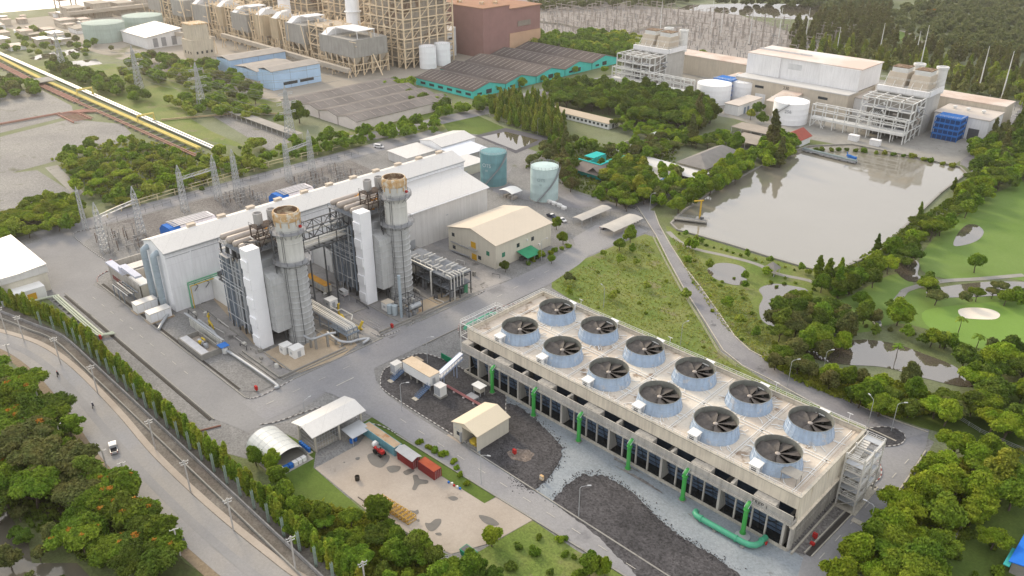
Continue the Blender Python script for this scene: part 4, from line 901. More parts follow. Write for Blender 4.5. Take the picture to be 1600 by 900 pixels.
# pipe bridge between the units
tb = thing('pipe_bridge', 'dark steel truss bridge carrying pipes between the two boilers', 'pipe bridge', (-79,-16,0))
b = MB()
for x in (-82,-76.5):
 b.truss((x,-27,26.2),(x,-2.8,26.2),3.6,.34,7); b.bar((x,-27,22),(x,-2.8,22),.34)
 for y in (-22,-15,-8): b.bar((x,y,22),(x,y,26.2),.25);
for y in np.arange(-26,-2.5,3.4): b.bar((-82,y,26.2),(-76.5,y,26.2),.22); b.bar((-82,y,22),(-76.5,y,22),.22); b.bar((-82,y,29.8),(-76.5,y,29.8),.2)
for y in (-19,-10):
 for x in (-82,-76.5): b.bar((x,y,0),(x,y,22),.4)
b.build('truss', M_steelD, tb)
b = MB()
for x, z, r in ((-81,23,.5),(-79.4,23,.4),(-77.8,23.1,.55),(-77.2,24.9,.3),(-80.4,26.8,.35)): b.tube([(x,-28,z),(x,-1.8,z)], r, 10)
b.build('pipe', M_pipeW, tb, smooth=True)
b = MB(); b.box(-82,-76.5,-27,-2.8,21.7,21.85); b.build('grating', M_steelG, tb)
# turbine air intake enclosures: white, rounded top, between the units
for k, (ya, lab) in enumerate(((-38.8,'white rounded turbine enclosure at the foot of the left boiler'),(1.5,'white rounded turbine enclosure between the two boilers'))):
 e = thing('turbine_enclosure', lab, 'enclosure', (-101,ya+4,0), 'white turbine enclosures')
 b = MB(); b.ext([(-108.7,0),(-108.7,8.9),(-100.5,8.9),(-97.4,7.9),(-96.2,6.2),(-96.2,0)][::-1], 'y', ya, ya+7.2); b.build('shell', M_white, e)
 b = MB(); b.box(-99.5,-98.3,ya-.06,ya,0,2.2); b.build('door', M_galv, e)
 b = MB(); b.box(-107,-104.2,ya+1.7,ya+5.2,8.92,10.4); b.build('roof_plant', M_steelD, e)
# pump and pipe rack right of the second stack
rk = thing('pipe_rack', 'dark grey flat topped pipe rack with pale expansion loops right of the right stack', 'pipe rack', (-61,21,0))
b = MB(); xs = np.linspace(-75,-48.4,7); ys = (16.2,20.8,26)
for x in xs:
 for y in ys: b.bar((x,y,0),(x,y,8.6),.32)
 for z in (4.4,8.4): b.bar((x,ys[0],z),(x,ys[2],z),.3)
for y in ys:
 for z in (4.4,8.4): b.bar((-75,y,z),(-48.4,y,z),.3)
b.build('frame', M_steelD, rk)
b = MB(); b.box(-75.2,-48.2,16,26.2,8.62,8.78); b.box(-75.2,-48.2,16,26.2,4.6,4.7); b.build('deck_plate', mat('grating_blue', (.20,.215,.24), (.165,.18,.20), scale=.5), rk)
b = MB()
for k in range(4):
 x = -70.5+k*6.0; b.tube([(x,17,8.7),(x,17,9.7),(x,20.5,9.7),(x+1.9,20.5,9.7),(x+1.9,17.6,9.7),(x+1.9,17.6,8.7)], .26, 8)
 x += 2.8; b.tube([(x,21.4,8.7),(x,21.4,9.7),(x,25.2,9.7),(x+1.7,25.2,9.7),(x+1.7,22,9.7),(x+1.7,22,8.7)], .26, 8)
b.tube([(-74.8,16.5,9.2),(-57,16.5,9.2),(-57,15.3,9.2),(-57,15.3,0)], .3, 8); b.tube([(-75,18.2,9.3),(-49,18.2,9.3),(-48.2,18.2,8),(-48.2,18.2,0)], .24, 8)
for k in range(5): b.tube([(-50.6,16.6+k*1.4,8.8),(-50.6,16.6+k*1.4,9.6),(-48,16.6+k*1.4,9.6),(-48,16.6+k*1.4,5)], .2, 7)
b.build('expansion_loops', M_pipeW, rk, smooth=True)
b = MB(); rg = random.Random(77)
for k in range(40): x = rg.uniform(-74,-50); y = rg.uniform(16.5,25.5); b.box(x-.7,x+.7,y-.6,y+.6,0,rg.uniform(1,4),m=rg.choice((0,0,1)))
for k in range(24): x = rg.uniform(-74,-49); b.tube([(x,16,rg.uniform(.5,8)),(x,26,rg.uniform(.5,8))], rg.choice((.15,.25)), 6, m=rg.choice((0,0,1)))
b.build('pump_plant', [M_steelD, M_steelG], rk)
b = MB(); b.lathe((-49.8,24.6,0), [(.9,.3),(.9,3.6),(0,4.0)], 16); b.build('green_vessel', mat('vessel_green', (.10,.30,.18)), rk)
# small tank skid by the foot of the right stack
sk_ = thing('blowdown_skid', 'open frame with a silver drum at the foot of the right stack', 'skid', (-52.5,1.5,0))
b = MB()
for x in (-56.5,-53.2,-49.2):
 for y in (-1.2,4.6): b.bar((x,y,0),(x,y,5.4),.22)
for z in (2.8,5.3):
 for y in (-1.2,4.6): b.bar((-56.5,y,z),(-49.2,y,z),.2)
 for x in (-56.5,-53.2,-49.2): b.bar((x,-1.2,z),(x,4.6,z),.2)
b.rail([(-56.5,-1.2,5.4),(-49.2,-1.2,5.4),(-49.2,4.6,5.4)], 1.0, .07, 1.5); b.build('frame', M_steelD, sk_)
b = MB(); b.tube([(-49.5,-.5,3.9),(-49.5,-.3,3.9),(-49.5,3.8,3.9),(-49.5,4.1,3.9)], [.4,.9,.9,.4], 14); b.build('drum', M_galv, sk_, smooth=True)
b = MB(); b.lathe((-54.8,-2.6,0), [(1.0,.2),(1.0,3.6),(0,4.1)], 16); b.lathe((-56.8,-3.2,0), [(1.0,.2),(1.0,3.3),(0,3.8)], 16); b.build('vessel', mat('pale_blue_tank', (.45,.52,.56)), sk_, smooth=True)
b = MB(); rg = random.Random(5)
for k in range(18): x, y = rg.uniform(-56,-49.6), rg.uniform(-.8,4.2); b.tube([(x,y,0),(x,y,rg.uniform(3,6)),(x+1.2,y,5.4)], .14, 6, m=rg.choice((0,1)))
for k in range(8): x, y = rg.uniform(-55.6,-50), rg.uniform(-.5,4); b.box(x-.5,x+.5,y-.5,y+.5,0,rg.uniform(1,2.6),m=1)
b.build('piping', [M_pipeW, M_steelG], sk_)
b = MB(); b.tube([(-52.0,-2.2,0),(-52.0,-2.2,15.5)], .5, 10); b.build('vent_pipe', mat('duct_paint', (.36,.43,.48)), sk_, smooth=True)
for lab, x, y, sx, sy, h, mr in (('pale cabinet with a tan roof beside the white tower of the right unit',-59.4,-1.9,3.4,3,3.0,M_croof),('white cabinet on the tan slab, the larger of the pair by the left stack',-56.2,-39.6,3.2,3.6,3.0,M_white),
  ('white cabinet on the tan slab, the smaller of the pair by the left stack',-60.2,-40.8,2.8,3,2.8,M_white),('small white cabin beside the yellow pipe loop',-74.9,-14.0,3.2,3.2,3.0,M_white)):
 c = thing('cabinet', lab, 'cabinet', (x,y,0)); b = MB(); b.box(x-sx/2,x+sx/2,y-sy/2,y+sy/2,.15,h); b.build('body', M_white, c)
 b = MB(); b.box(x-sx/2-.1,x+sx/2+.1,y-sy/2-.1,y+sy/2+.1,h,h+.14); b.build('roof', mr, c); b = MB(); b.box(x+sx/2+.01,x+sx/2+.05,y-.6,y+.5,.3,2.3); b.box(x-.7,x+.5,y-sy/2-.05,y-sy/2-.01,1.2,2.0); b.build('door', M_galv, c)
tr = thing('site_trailer', 'long cream trailer with an orange top parked between the boilers', 'trailer', (-89.5,-9.5,0))
b = MB(); b.box(-96,-83.2,-10.6,-8.0,.9,3.4); b.build('body', M_cream, tr); b = MB(); b.box(-96,-83.2,-10.6,-8.0,3.4,3.5); b.build('roof', mat('orange_roof', (.56,.29,.05), (.45,.22,.04), scale=.8), tr)
b = MB(); [b.box(-95.5+k*2.5,-93.9+k*2.5,-10.65,-10.6,1.4,2.8) for k in range(5)]; b.build('panel', M_galv, tr)
for x in (-94,-92.8,-85.5):
 for y in (-10.4,-8.2): b = MB(); b.tube([(x,y-.15,.45),(x,y+.15,.45)], .45, 12); b.build('wheel', M_black, tr)
yl = thing('gas_loop', 'yellow gas pipe loop standing on the drive between the stacks', 'gas pipe', (-60,-17.5,0))
b = MB(); b.tube([(-68,-15.8,.2),(-68,-15.8,4.2),(-67.4,-15.8,4.6)], .35, 8); b.tube([(-66,-16.4,1.2),(-63.6,-17.6,2.4),(-60,-18.3,.9),(-55.6,-18.6,.9),(-54.6,-17.4,.9),(-54.4,-16,3.2)], .45, 10); b.tube([(-58,-16.6,.5),(-54.2,-16.6,.5)], .3, 8); b.build('pipe', M_yel, yl, smooth=True)
b = MB(); [b.box(x-.3,x+.3,-18.6,-17.9,0,.8) for x in (-62,-58.5,-55.8)]; b.build('support', M_conc, yl)
# pipe rack in front of the right side of the left stack
rk2 = thing('service_rack', 'low steel service rack with pipes right of the left stack', 'pipe rack', (-58,-22,0))
b = MB()
for x in np.linspace(-76,-51,6):
 for y in (-24.5,-20.5): b.bar((x,y,0),(x,y,4.5),.25)
 b.bar((x,-24.5,4.4),(x,-20.5,4.4),.25)
for y in (-24.5,-20.5): b.bar((-76,y,4.4),(-51,y,4.4),.28); b.bar((-76,y,2.4),(-51,y,2.4),.2)
b.box(-60,-50.5,-25,-20,2.8,3.1); b.build('frame', M_steelB, rk2)
b = MB()
for k, y in enumerate((-24.2,-23.6,-22.8,-22.2,-21.4,-20.9)): b.tube([(-77,y,4.8+.1*(k%2)),(-52,y,4.8+.1*(k%2)),(-51.3,y,4.2),(-51.3,y,.4)], .18+.06*(k%3), 7)
b.tube([(-66,-20,5.8),(-62,-20,5.8),(-62,-18.5,5.8),(-56,-18.5,5.8),(-55,-19.8,5.0)], .2, 7); b.build('pipe', M_pipeW, rk2, smooth=True)
# silver ground pipelines
for lab, pts, r in (('silver pipe snaking from the hall corner to the yard drain',[(-110.5,-53.6,1.5),(-108.3,-55.2,1.4),(-106.2,-57.4,.9),(-104.0,-59.6,.8),(-101.2,-62.2,.5)],.5),
  ('long silver pipeline on low supports between the gravel plot and the left unit',[(-96,-51.0,1.5),(-85.5,-51.2,1.3),(-80,-53.0,1.1),(-75,-54.6,1.0),(-71,-53.6,.9),(-46.5,-53.1,.9),(-45,-54,.6)],.45),
  ('silver pipe bending over the curb at the corner of the tan slab',[(-58,-27,2.2),(-53,-27.5,2.2),(-51,-26.6,1.6),(-49.4,-24.5,1.2),(-49,-21.6,1.0),(-47.4,-19,.9),(-46.8,-21.8,.7)],.42),
  ('silver pipe hanging off the lower left stack above the tan slab',[(-60,-34.2,3.2),(-57,-34,3.2),(-55,-33.4,4),(-53.6,-30,4.6),(-52.4,-27.5,4.6)],.35)):
 p = thing('silver_pipe', lab, 'pipe', tuple(pts[0][:2])+(0,)); b = MB(); b.tube(smooth_line(pts,5), r, 10); b.build('pipe', M_galv, p, smooth=True)
 b = MB(); [b.box(q[0]-.3,q[0]+.3,q[1]-.3,q[1]+.3,0,max(.1,q[2]-r)) for q in pts[1:-1]]; b.build('support', M_conc, p)
# pit with a pump west of the gravel plot
pt = thing('pump_pit', 'low concrete pit with white cover and yellow pump beside the yard road', 'pit', (-81,-58,0))
b = MB(); b.box(-89,-74,-61.4,-61,0,2); b.box(-89,-74,-55,-54.6,0,2); b.box(-89,-88.6,-61,-55,0,2); b.box(-74.4,-74,-61,-55,0,2); b.build('wall', M_conc, pt)
b = MB(); b.box(-88.6,-74.4,-61,-58.6,1.7,1.95); b.build('cover', mat('pale_cover', (.52,.53,.55), (.45,.46,.48), scale=.5), pt)
b = MB(); b.box(-88.6,-74.4,-58.5,-55,.0,.3); b.build('floor', M_pad, pt)
b = MB(); b.tube([(-84,-57,1.3),(-81,-57,1.3)], .7, 12); b.lathe((-80,-56.8,0), [(.8,.3),(.8,1.6),(.4,2.2)], 12); b.build('pump', M_galv, pt, smooth=True)
b = MB(); b.tube([(-83.4,-56.2,.4),(-83.4,-56.2,2.2),(-81.4,-56.2,2.2)], .25, 8); b.box(-82.6,-81.4,-58,-57.2,1.4,2.2); b.build('valve', M_yel, pt)
bc = thing('blue_canopy', 'small blue canopied kiosk over a white tank by the pump pit', 'kiosk', (-73.5,-54,0))
b = MB(); [b.bar((x,y,0),(x,y,2.6),.1) for x in (-75,-72.4) for y in (-55.4,-53)]; b.build('post', M_galv, bc)
b = MB(); b.box(-75.2,-72.2,-55.6,-52.8,2.6,2.75); b.build('canopy', M_blue, bc); b = MB(); b.lathe((-73.4,-54,0),[(.9,0),(.9,1.9),(0,2.1)],14); b.build('tank', M_white, bc)
pw = thing('blast_wall', 'long whitish panel wall with pipes along its top beside the pump pit', 'wall', (-88,-52.5,0))
b = MB(); b.box(-97,-76,-53.6,-53.3,0,2.8); b.build('panel', mat('dirty_panel', (.55,.55,.5), (.45,.45,.42), scale=.5, streak=.5), pw)
b = MB(); b.tube([(-101,-53.1,3),(-76,-53.1,3)], .2, 8); b.tube([(-101,-52.6,2.7),(-76,-52.6,2.7)], .25, 8); b.build('pipe', M_galv, pw)
yv = thing('gas_valve', 'yellow valve post standing in the bay behind the panel wall', 'valve', (-93,-49,0)); b = MB(); b.tube([(-95,-48,.2),(-95,-48,3),(-94.4,-48,3.4)], .25, 8); b.tube([(-92,-49.4,.3),(-92,-49.4,2.2),(-89.5,-49.6,1.4),(-89,-49.6,.2)], .3, 8); b.build('pipe', M_yel, yv)
b = MB(); b.tube([(-95.3,-48,2.0),(-94.7,-48,2.0)], .45, 10); b.build('hand_wheel', M_yel, yv)
# boundary walls and trenches of the process block
for pts, lab in (([(-48.8,-50),(-48.8,-27)],'low concrete curb wall along the road beside the tan slab'),([(-48.8,-14),(-48.8,24)],'low concrete curb wall along the road beside the right stack'),([(-70,-50.2),(-49,-50.2)],'low concrete curb wall between the pipeline and the tan slab')):
 b = MB(); b.bar((*pts[0],.35),(*pts[1],.35),.35,.7); b.bar((pts[0][0]+(1.2 if pts[0][0]==pts[1][0] else 0),pts[0][1]+(0 if pts[0][0]==pts[1][0] else -1.2),.2),(pts[1][0]+(1.2 if pts[0][0]==pts[1][0] else 0),pts[1][1]+(0 if pts[0][0]==pts[1][0] else -1.2),.2),.25,.4)
 solo(b, 'curb_wall', M_conc, lab, 'curb wall')
b = MB(); rg = random.Random(61)
for k in range(60):
 x, y = rg.uniform(-106,-52), rg.choice((rg.uniform(-50,-46),rg.uniform(-26,-6),rg.uniform(11,15),rg.uniform(27,42)))
 if rg.random() < .5: L = rg.uniform(3,9); b.tube([(x,y,.15),(x,y,rg.uniform(.5,1.6)),(x+L,y,rg.uniform(.5,1.6)),(x+L,y,.15)], rg.uniform(.08,.2), 6, m=rg.choice((0,1,2)))
 else: b.box(x-rg.uniform(.3,.9),x+.6,y-rg.uniform(.3,.8),y+.5,.1,rg.uniform(.6,1.9),m=rg.choice((0,1,1,2)))
for y in (-45.9,-27.2,-4.9,12.2,28): b.box(-107,-50,y,y+.35,.1,.32,m=1)
for x in (-88,-66): b.box(x,x+.35,-27,-6,.1,.3,m=1)
solo(b, 'floor_clutter', [M_steelD, M_conc, M_pipeW], 'clutter of small skids, curbs and pipes on the floor round the boilers', 'pipework', kind='stuff')
b = MB(); rg = random.Random(31)
for k in range(26):
 x, y = rg.uniform(-72,-50), rg.uniform(-19,-10); b.bar((x,y,.12),(x+rg.uniform(3,8),y,.12),.15,.2)
for k in range(10): y = -28+k*.5; b.tube([(-50.6,y,.4),(-50.6,y+3,.4)], .12, 6)
solo(b, 'floor_piping', M_steelG, 'grey pipes lying along the floor between the two stacks', 'pipes')
# ================================================================== buildings and gear around the plant
def gable_house(name, label, cat, x0, x1, y0, y1, e, r, axis, wm, rm, group=None, ov=.5, t=.22):
 h = thing(name, label, cat, ((x0+x1)/2,(y0+y1)/2,0), group)
 b = MB()
 if axis == 'y': xm = (x0+x1)/2; b.ext([(x0,0),(x0,e),(xm,r),(x1,e),(x1,0)], 'y', y0, y1)
 else: ym = (y0+y1)/2; b.ext([(y0,0),(y0,e),(ym,r),(y1,e),(y1,0)][::-1], 'x', x0, x1)
 b.build('wall', wm, h); b = MB(); (gable_roof if axis == 'y' else gable_roof_x)(b, x0, x1, y0, y1, e+.03, r+.03, t, ov); b.build('roof', rm, h); return h
def openings(h, name, m, rects):
 for r in rects: b = MB(); b.box(*r); b.build(name, m, h)
# cream office block
ad = gable_house('office_block', 'cream two storey block with a tan gabled roof and yellow doors', 'office block', -81.5,-55.5,45.4,75.8, 9.6, 12.6, 'y', M_cream, M_croof)
fx = -55.5
openings(ad, 'window', M_glass, [(-79.5,-78.0,45.34,45.4,6.4,7.8),(-79.2,-77.6,45.34,45.4,1.2,2.6),(-65,-63.4,45.34,45.4,1.2,2.7),(fx,fx+.06,56.5,58,5.2,6.8),(fx,fx+.06,64.5,66,5.4,7),(fx,fx+.06,62,63.2,1.4,3.4),(fx,fx+.06,64,65.2,1.4,3.4)])
openings(ad, 'green_panel', mat('green_panel', (.05,.22,.14)), [(-60.5,-58.9,45.34,45.4,4.3,6.0),(fx,fx+.06,48.6,50.2,3.8,5.6)])
openings(ad, 'door', mat('yellow_door', (.62,.36,.03), (.55,.31,.03)), [(-68.8,-66.2,45.3,45.4,4.8,7.4),(-68.4,-65.8,45.3,45.4,.2,2.6),(-81.56,-81.5,48,50,.2,2.8)])
b = MB(); b.box(-69.6,-65.2,44.2,45.38,4.6,4.75); b.rail([(-69.6,44.2,4.75),(-65.2,44.2,4.75)],1,.07,1); b.build('balcony', M_galv, ad)
b = MB(); b.box(-80,-70,44.9,45.36,3.9,4.1); b.tube([(-79,44.6,.6),(-72,44.6,.9),(-69,44.6,.9)],.25,8); b.build('pipe', M_steelG, ad)
b = MB(); b.box(fx,fx+.5,68.5,69.3,2.4,3.0); b.box(fx,fx+.5,61.6,62.2,6.6,7.1); b.build('air_conditioner', M_white, ad)
aw = thing('green_awning', 'green sloped awning shelter in front of the cream office block', 'awning', (-51.5,60,0))
b = MB(); b.face([(-55.3,56.2,3.9),(-49.4,56.2,2.8),(-49.4,64.2,2.8),(-55.3,64.2,3.9)]); b.face([(-55.3,56.2,3.8),(-55.3,64.2,3.8),(-49.4,64.2,2.7),(-49.4,56.2,2.7)]); b.build('canopy', mat('awning_green', (.05,.30,.16), (.04,.25,.13), scale=.5), aw)
b = MB(); [b.bar((-49.6,y,0),(-49.6,y,2.75),.12) for y in (56.4,60.2,64)]; b.build('post', M_galv, aw)
b = MB(); [b.box(-54.6,-53.4,57+k*2,58.4+k*2,0,1.6) for k in range(3)]; b.build('rack', M_steelD, aw)
# cream building at the far left edge
lb = thing('storehouse', 'cream storehouse with a white roof at the left edge, orange door', 'storehouse', (-168,-84,0))
b = MB(); b.ext([(-91.5,0),(-91.5,8.2),(-75.5,9.6),(-75.5,0)][::-1], 'x', -192, -156.5); b.build('wall', M_cream, lb)
b = MB(); b.ext([(-92,8.2),(-75,9.7),(-75,10.2),(-92,8.7)][::-1], 'x', -192.5, -156); b.box(-156.48,-156.1,-92,-75,7.0,9.4) ; b.build('roof', M_wroof, lb)
b = MB(); b.box(-156.48,-151.2,-88.2,-78.6,0,4.6); b.build('porch', M_white, lb)
openings(lb, 'door', mat('yellow_door', (.62,.36,.03)), [(-151.2,-151.1,-84.6,-81.8,.2,3.2)]); openings(lb, 'crate', M_casing, [(-156.4,-154.2,-95.8+4,-90,0,2)])
# pale pipelines with green lining in the left yard corner
gp = thing('pale_pipeline', 'bundle of pale green ground pipes running round the yard corner beside the hedge', 'pipeline', (-130,-78,0))
b = MB()
for k, (off, r) in enumerate(((0,.36),(.8,.28),(1.45,.25))): b.tube(smooth_line([(-151.5+off*.4,-90,.9),(-148.9-off*.2,-77.2-off,.9),(-147.2,-76.3-off,.9),(-140,-76.3-off,.9),(-112.5,-76.3-off,.9),(-109.8+off*.2,-75.5-off*.4,.9),(-109.4+off,-73.2,.9)],4), r, 8)
b.build('pipe', mat('pale_mint', (.55,.58,.46), (.46,.50,.40), scale=.4), gp, smooth=True)
b = MB(); [b.box(x-.2,x+.2,-78.6,-75.7,0,.62) for x in np.arange(-146,-110,4)]; b.build('sleeper', M_conc, gp)
# open white-roofed shed and its small annex
ws = gable_house('open_shed', 'white roofed open shed with cream posts beside the storage pad', 'shed', -20.2,-12,-62.6,-47.6,.1,.12,'y',M_conc,M_conc) if 0 else thing('open_shed','white roofed open shed with cream posts beside the storage pad','shed',(-16,-55,0))
b = MB(); gable_roof(b, -20.4,-11.8,-62.8,-47.2,5.6,6.7,.2,.5); b.build('roof', M_wroof, ws)
for x in (-19.8,-12.4):
 for y in (-62,-54.8,-47.8): b = MB(); b.box(x-.22,x+.22,y-.22,y+.22,0,5.55); b.build('post', M_concL, ws)
b = MB(); b.box(-19.6,-12.6,-62.2,-54.8,0,.3); b.box(-19.7,-19.6,-62,-48,.0,3.4); b.box(-12.5,-12.4,-61.7,-55.2,.3,.8); b.build('floor', M_conc, ws)
b = MB()
for k in range(9): y = -61.5+k*.8; b.bar((-12.4,y,.3),(-12.4,y,5.2),.05)
for z in (1.4,2.6,3.8): b.bar((-12.4,-61.8,z),(-12.4,-55,z),.05); b.bar((-19.8,-62.1,z),(-12.4,-62.1,z),.05)
b.build('mesh_screen', M_galv, ws)
sl_ = thing('lean_roof', 'small grey lean-to roof at the shed end, blue bins under it', 'lean-to', (-10.5,-51,0))
b = MB(); b.ext([(-12.2,3.0),(-7.4,2.5),(-7.4,2.62),(-12.2,3.12)][::-1],'y',-54.2,-48.4); b.build('roof', M_galv, sl_)
b = MB(); [b.bar((-7.6,y,0),(-7.6,y,2.5),.1) for y in (-54,-48.6)]; b.build('post', M_galv, sl_)
for y in (-53.4,-52.2): solo(MB().lathe((-9.2,y,0),[(.5,0),(.55,1.0),(.5,1.05),(0,1.05)],14),'blue_bin',M_blue,'blue plastic bin under the grey lean-to roof','bin',(-9.2,y,0),'blue bins under the lean-to')
# polythene greenhouse
gh = thing('polytunnel', 'white plastic arched polytunnel beside the open shed', 'greenhouse', (-19,-69,0))
b = MB(); arc = [(-69.3+5.0*math.cos(t),4.6*math.sin(t)**.85 if math.sin(t) > 0 else 0) for t in np.linspace(0,PI,15)]
for (u0,z0),(u1,z1) in zip(arc[:-1],arc[1:]): b.face([(-25.5,u0,z0),(-13.0,u0,z0),(-13.0,u1,z1),(-25.5,u1,z1)])
b.face([(-25.5,u,z) for u, z in arc])
b.build('plastic_cover', mat('polythene', (.60,.62,.60), (.54,.56,.545), scale=.25, rough=.3, streak=.25), gh, smooth=True)
b = MB()
for x in np.arange(-25.6,-12.5,2.1): b.tube([(x,u*1.0,z+.01) for u, z in arc], .03, 5)
b.build('hoop', M_galv, gh)
b = MB(); b.box(-25.5,-10.6,-74.8,-64,0,.12); b.build('floor', M_conc, gh)
for k in range(7):
 y = -73.6+k*1.25; t_ = MB(); t_.box(-12.4,-11.3,y-.5,y+.5,.12,1.15); t_.box(-12.45,-11.25,y-.55,y+.55,1.15,1.25)
 solo(t_,'bulk_tank',M_blue if k in (2,3) else M_white,('blue' if k in (2,3) else 'white')+' bulk container tank, %s from the front along the open polytunnel end' % ORD[k],'tank',(-11.8,y,.12),'bulk tanks at the polytunnel')
for k in range(5):
 bb = MB(); bb.lathe((-17.6+k*.95,-63.2,.12),[(.42,0),(.45,.3),(.42,.6),(.45,.9),(.42,1.2),(.1,1.25),(0,1.25)],14); solo(bb,'blue_drum',M_blue,'blue plastic drum, %s from the back in the row beside the polytunnel' % ORD[k],'drum',(-17.6+k*.95,-63.2,0),'blue drums beside the polytunnel',smooth=True)
solo(MB().box(-18.3,-12.9,-63.9,-62.6,0,.12),'drum_pallet',M_concL,'pale slab under the row of blue drums','slab')
# shipping containers
def container(label, x0, x1, y0, y1, h, m, mr, group='shipping containers on the storage pad'):
 t = thing('shipping_container', label, 'container', ((x0+x1)/2,(y0+y1)/2,.16), group)
 b = MB(); b.box(x0+.06,x1-.06,y0+.06,y1-.06,.16,h-.05)
 n = int((x1-x0)/.3)
 for k in range(n): x = x0+.15+k*(x1-x0-.2)/n; b.box(x,x+.14,y0+.01,y0+.06,.35,h-.2); b.box(x,x+.14,y1-.06,y1-.01,.35,h-.2)
 b.build('body', m, t)
 b = MB(); b.box(x0+.1,x1-.1,y0+.1,y1-.1,h-.05,h+.0)
 for k in range(n//2): x = x0+.25+k*(x1-x0-.3)/(n//2); b.box(x,x+.22,y0+.15,y1-.15,h,h+.03)
 b.build('roof', mr, t)
 b = MB()
 for x in (x0,x1-.12):
  for y in (y0,y1-.12): b.box(x,x+.12,y,y+.12,.1,h+.02)
 for z in (.1,h-.1):
  for y in (y0,y1-.12): b.box(x0+.12,x1-.12,y,y+.12,z,z+.12)
  for x in (x0,x1-.12): b.box(x,x+.12,y0+.12,y1-.12,z,z+.12)
 b.build('corner_frame', m, t)
 b = MB(); ym = (y0+y1)/2
 b.box(x1-.04,x1+.02,y0+.14,ym-.02,.25,h-.15); b.box(x1-.04,x1+.02,ym+.02,y1-.14,.25,h-.15); d = b.build('door', m, t)
 b = MB(); [b.bar((x1+.05,ym+s,.25),(x1+.05,ym+s,h-.15),.05) for s in (-.8,-.3,.3,.8)]; b.build('lock_bar', M_galv, t); return t
container('long pale blue container with a rust stained tan roof',-10.2,3.4,-49.3,-46.8,2.75,mat('container_blue', (.17,.37,.43),(.14,.32,.38),scale=.5,streak=.4),mat('tan_rust_roof', (.47,.36,.25),(.38,.27,.18),scale=.4,stain=(.36,.20,.10),stains=.3,staint=.6))
c2 = container('dark red container under a grey sheet metal roof',4.6,10.6,-49.4,-46.96,2.6,mat('container_red', (.27,.045,.04),(.21,.035,.035),scale=.5,streak=.3),M_red)
b = MB(); gable_roof_x(b,4.5,10.8,-49.5,-46.9,3.0,3.5,.08,.25); b.build('cover_roof', mat('sheet_metal', (.42,.43,.44),(.36,.37,.38),scale=.5), c2)
container('red container with a faded orange red roof, nearest to the camera',11.3,17.4,-48.3,-45.85,2.6,MATS['container_red'],mat('faded_red_roof', (.42,.11,.05),(.34,.08,.04),scale=.5,stain=(.3,.12,.08),stains=.4))
# tractor and tank by the containers
tc = thing('tractor', 'small red and black tractor parked against the pale blue container', 'tractor', (-.5,-51,0.1))
b = MB(); b.box(-2.2,.2,-51.6,-50.8,.7,1.4); b.box(.2,1.3,-51.7,-50.7,.8,1.7); b.build('body', M_red, tc)
b = MB(); b.box(-.9,.0,-51.6,-50.8,2.1,2.2); [b.bar((x,y,1.3),(x,y,2.1),.08) for x in (-.85,-.05) for y in (-51.55,-50.85)]; b.build('cab', M_steelD, tc)
for x, r in ((-1.2,.7),(.9,.5)):
 for y in (-52,-50.5): b = MB(); b.tube([(x,y-.18,r),(x,y+.18,r)], r, 14); b.build('wheel', M_black, tc)
solo(MB().tube([(-3.9,-50.2,.95),(-3.75,-50.2,.95),(-2.9,-50.2,.95),(-2.75,-50.2,.95)],[.5,.85,.85,.5],14),'white_tank',M_white,'round white plastic tank lying beside the pale blue container','tank',(-3.3,-50.2,0),smooth=True)
# stacked yellow frames along the pad edge
for k in range(9):
 x = 14.2+k*1.25; y = -62.2+k*.12; b = MB()
 for d in (-.45,.45):
  b.bar((x+d,y-1.2,.2),(x+d,y+1.2,.2),.12); b.bar((x+d,y-1.2,1.5),(x+d,y+1.2,1.5),.12); b.bar((x+d,y-1.2,.2),(x+d,y-1.2,1.5),.12); b.bar((x+d,y+1.2,.2),(x+d,y+1.2,1.5),.12); b.bar((x+d,y-1.2,.2),(x+d,y+1.2,1.5),.1)
 for yy in (-1.2,1.2):
  for z in (.2,1.5): b.bar((x-.45,y+yy,z),(x+.45,y+yy,z),.12)
 solo(b,'scaffold_trestle',mat('weathered_yellow', (.55,.36,.07),(.45,.27,.08),scale=.8),'yellow steel scaffold frame, %s from the left in the row on the pad edge' % ORD[k],'frame',(x,y,.1),'yellow frames stacked on the pad edge')
b = MB(); rg = random.Random(8)
for k in range(9): y = -64.5+rg.uniform(-1,1)*.5; x = 9+k*2.2; b.bar((x,y,.2),(x+6,y+rg.uniform(-.2,.4),.25),.2)
solo(b,'timber_pile',mat('grey_timber', (.19,.165,.14),(.14,.12,.10),scale=.6),'pile of grey timber and pipes along the grass edge of the pad','timber pile')
solo(MB().lathe((3.9,-61.2,.1),[(.55,0),(.6,1.2),(.45,1.3),(.45,.9),(0,.9)],14),'oil_barrel',mat('barrel_dark', (.07,.06,.05)),'dark oil barrel standing alone at the pad edge','barrel',(3.9,-61.2,.1))
rg = random.Random(3)
for k, m_ in enumerate((M_blue,M_white,M_red,M_white,M_blue)): x, y = 20.6+k*.9, -46.2+rg.uniform(-.5,.5); solo(MB().box(x-.22,x+.22,y-.2,y+.2,.1,.55),'jerry_can',m_,'%s can in the small heap beyond the red container' % ('white' if m_ is M_white else 'red' if m_ is M_red else 'blue'),'can',(x,y,.1),'cans in the heap by the grass')
dm = thing('green_skip', 'green waste skip half hidden by trees at the bottom corner of the pad', 'skip', (42,-59,0)); b = MB(); b.ext([(40,.3),(39.6,1.7),(43.2,1.7),(42.8,.3)][::-1],'y',-60.4,-58.2); b.build('body', mat('skip_green', (.05,.28,.16)), dm); b = MB(); b.box(39.8,43,-60.2,-58.4,1.72,1.78); b.build('load', M_steelD, dm)
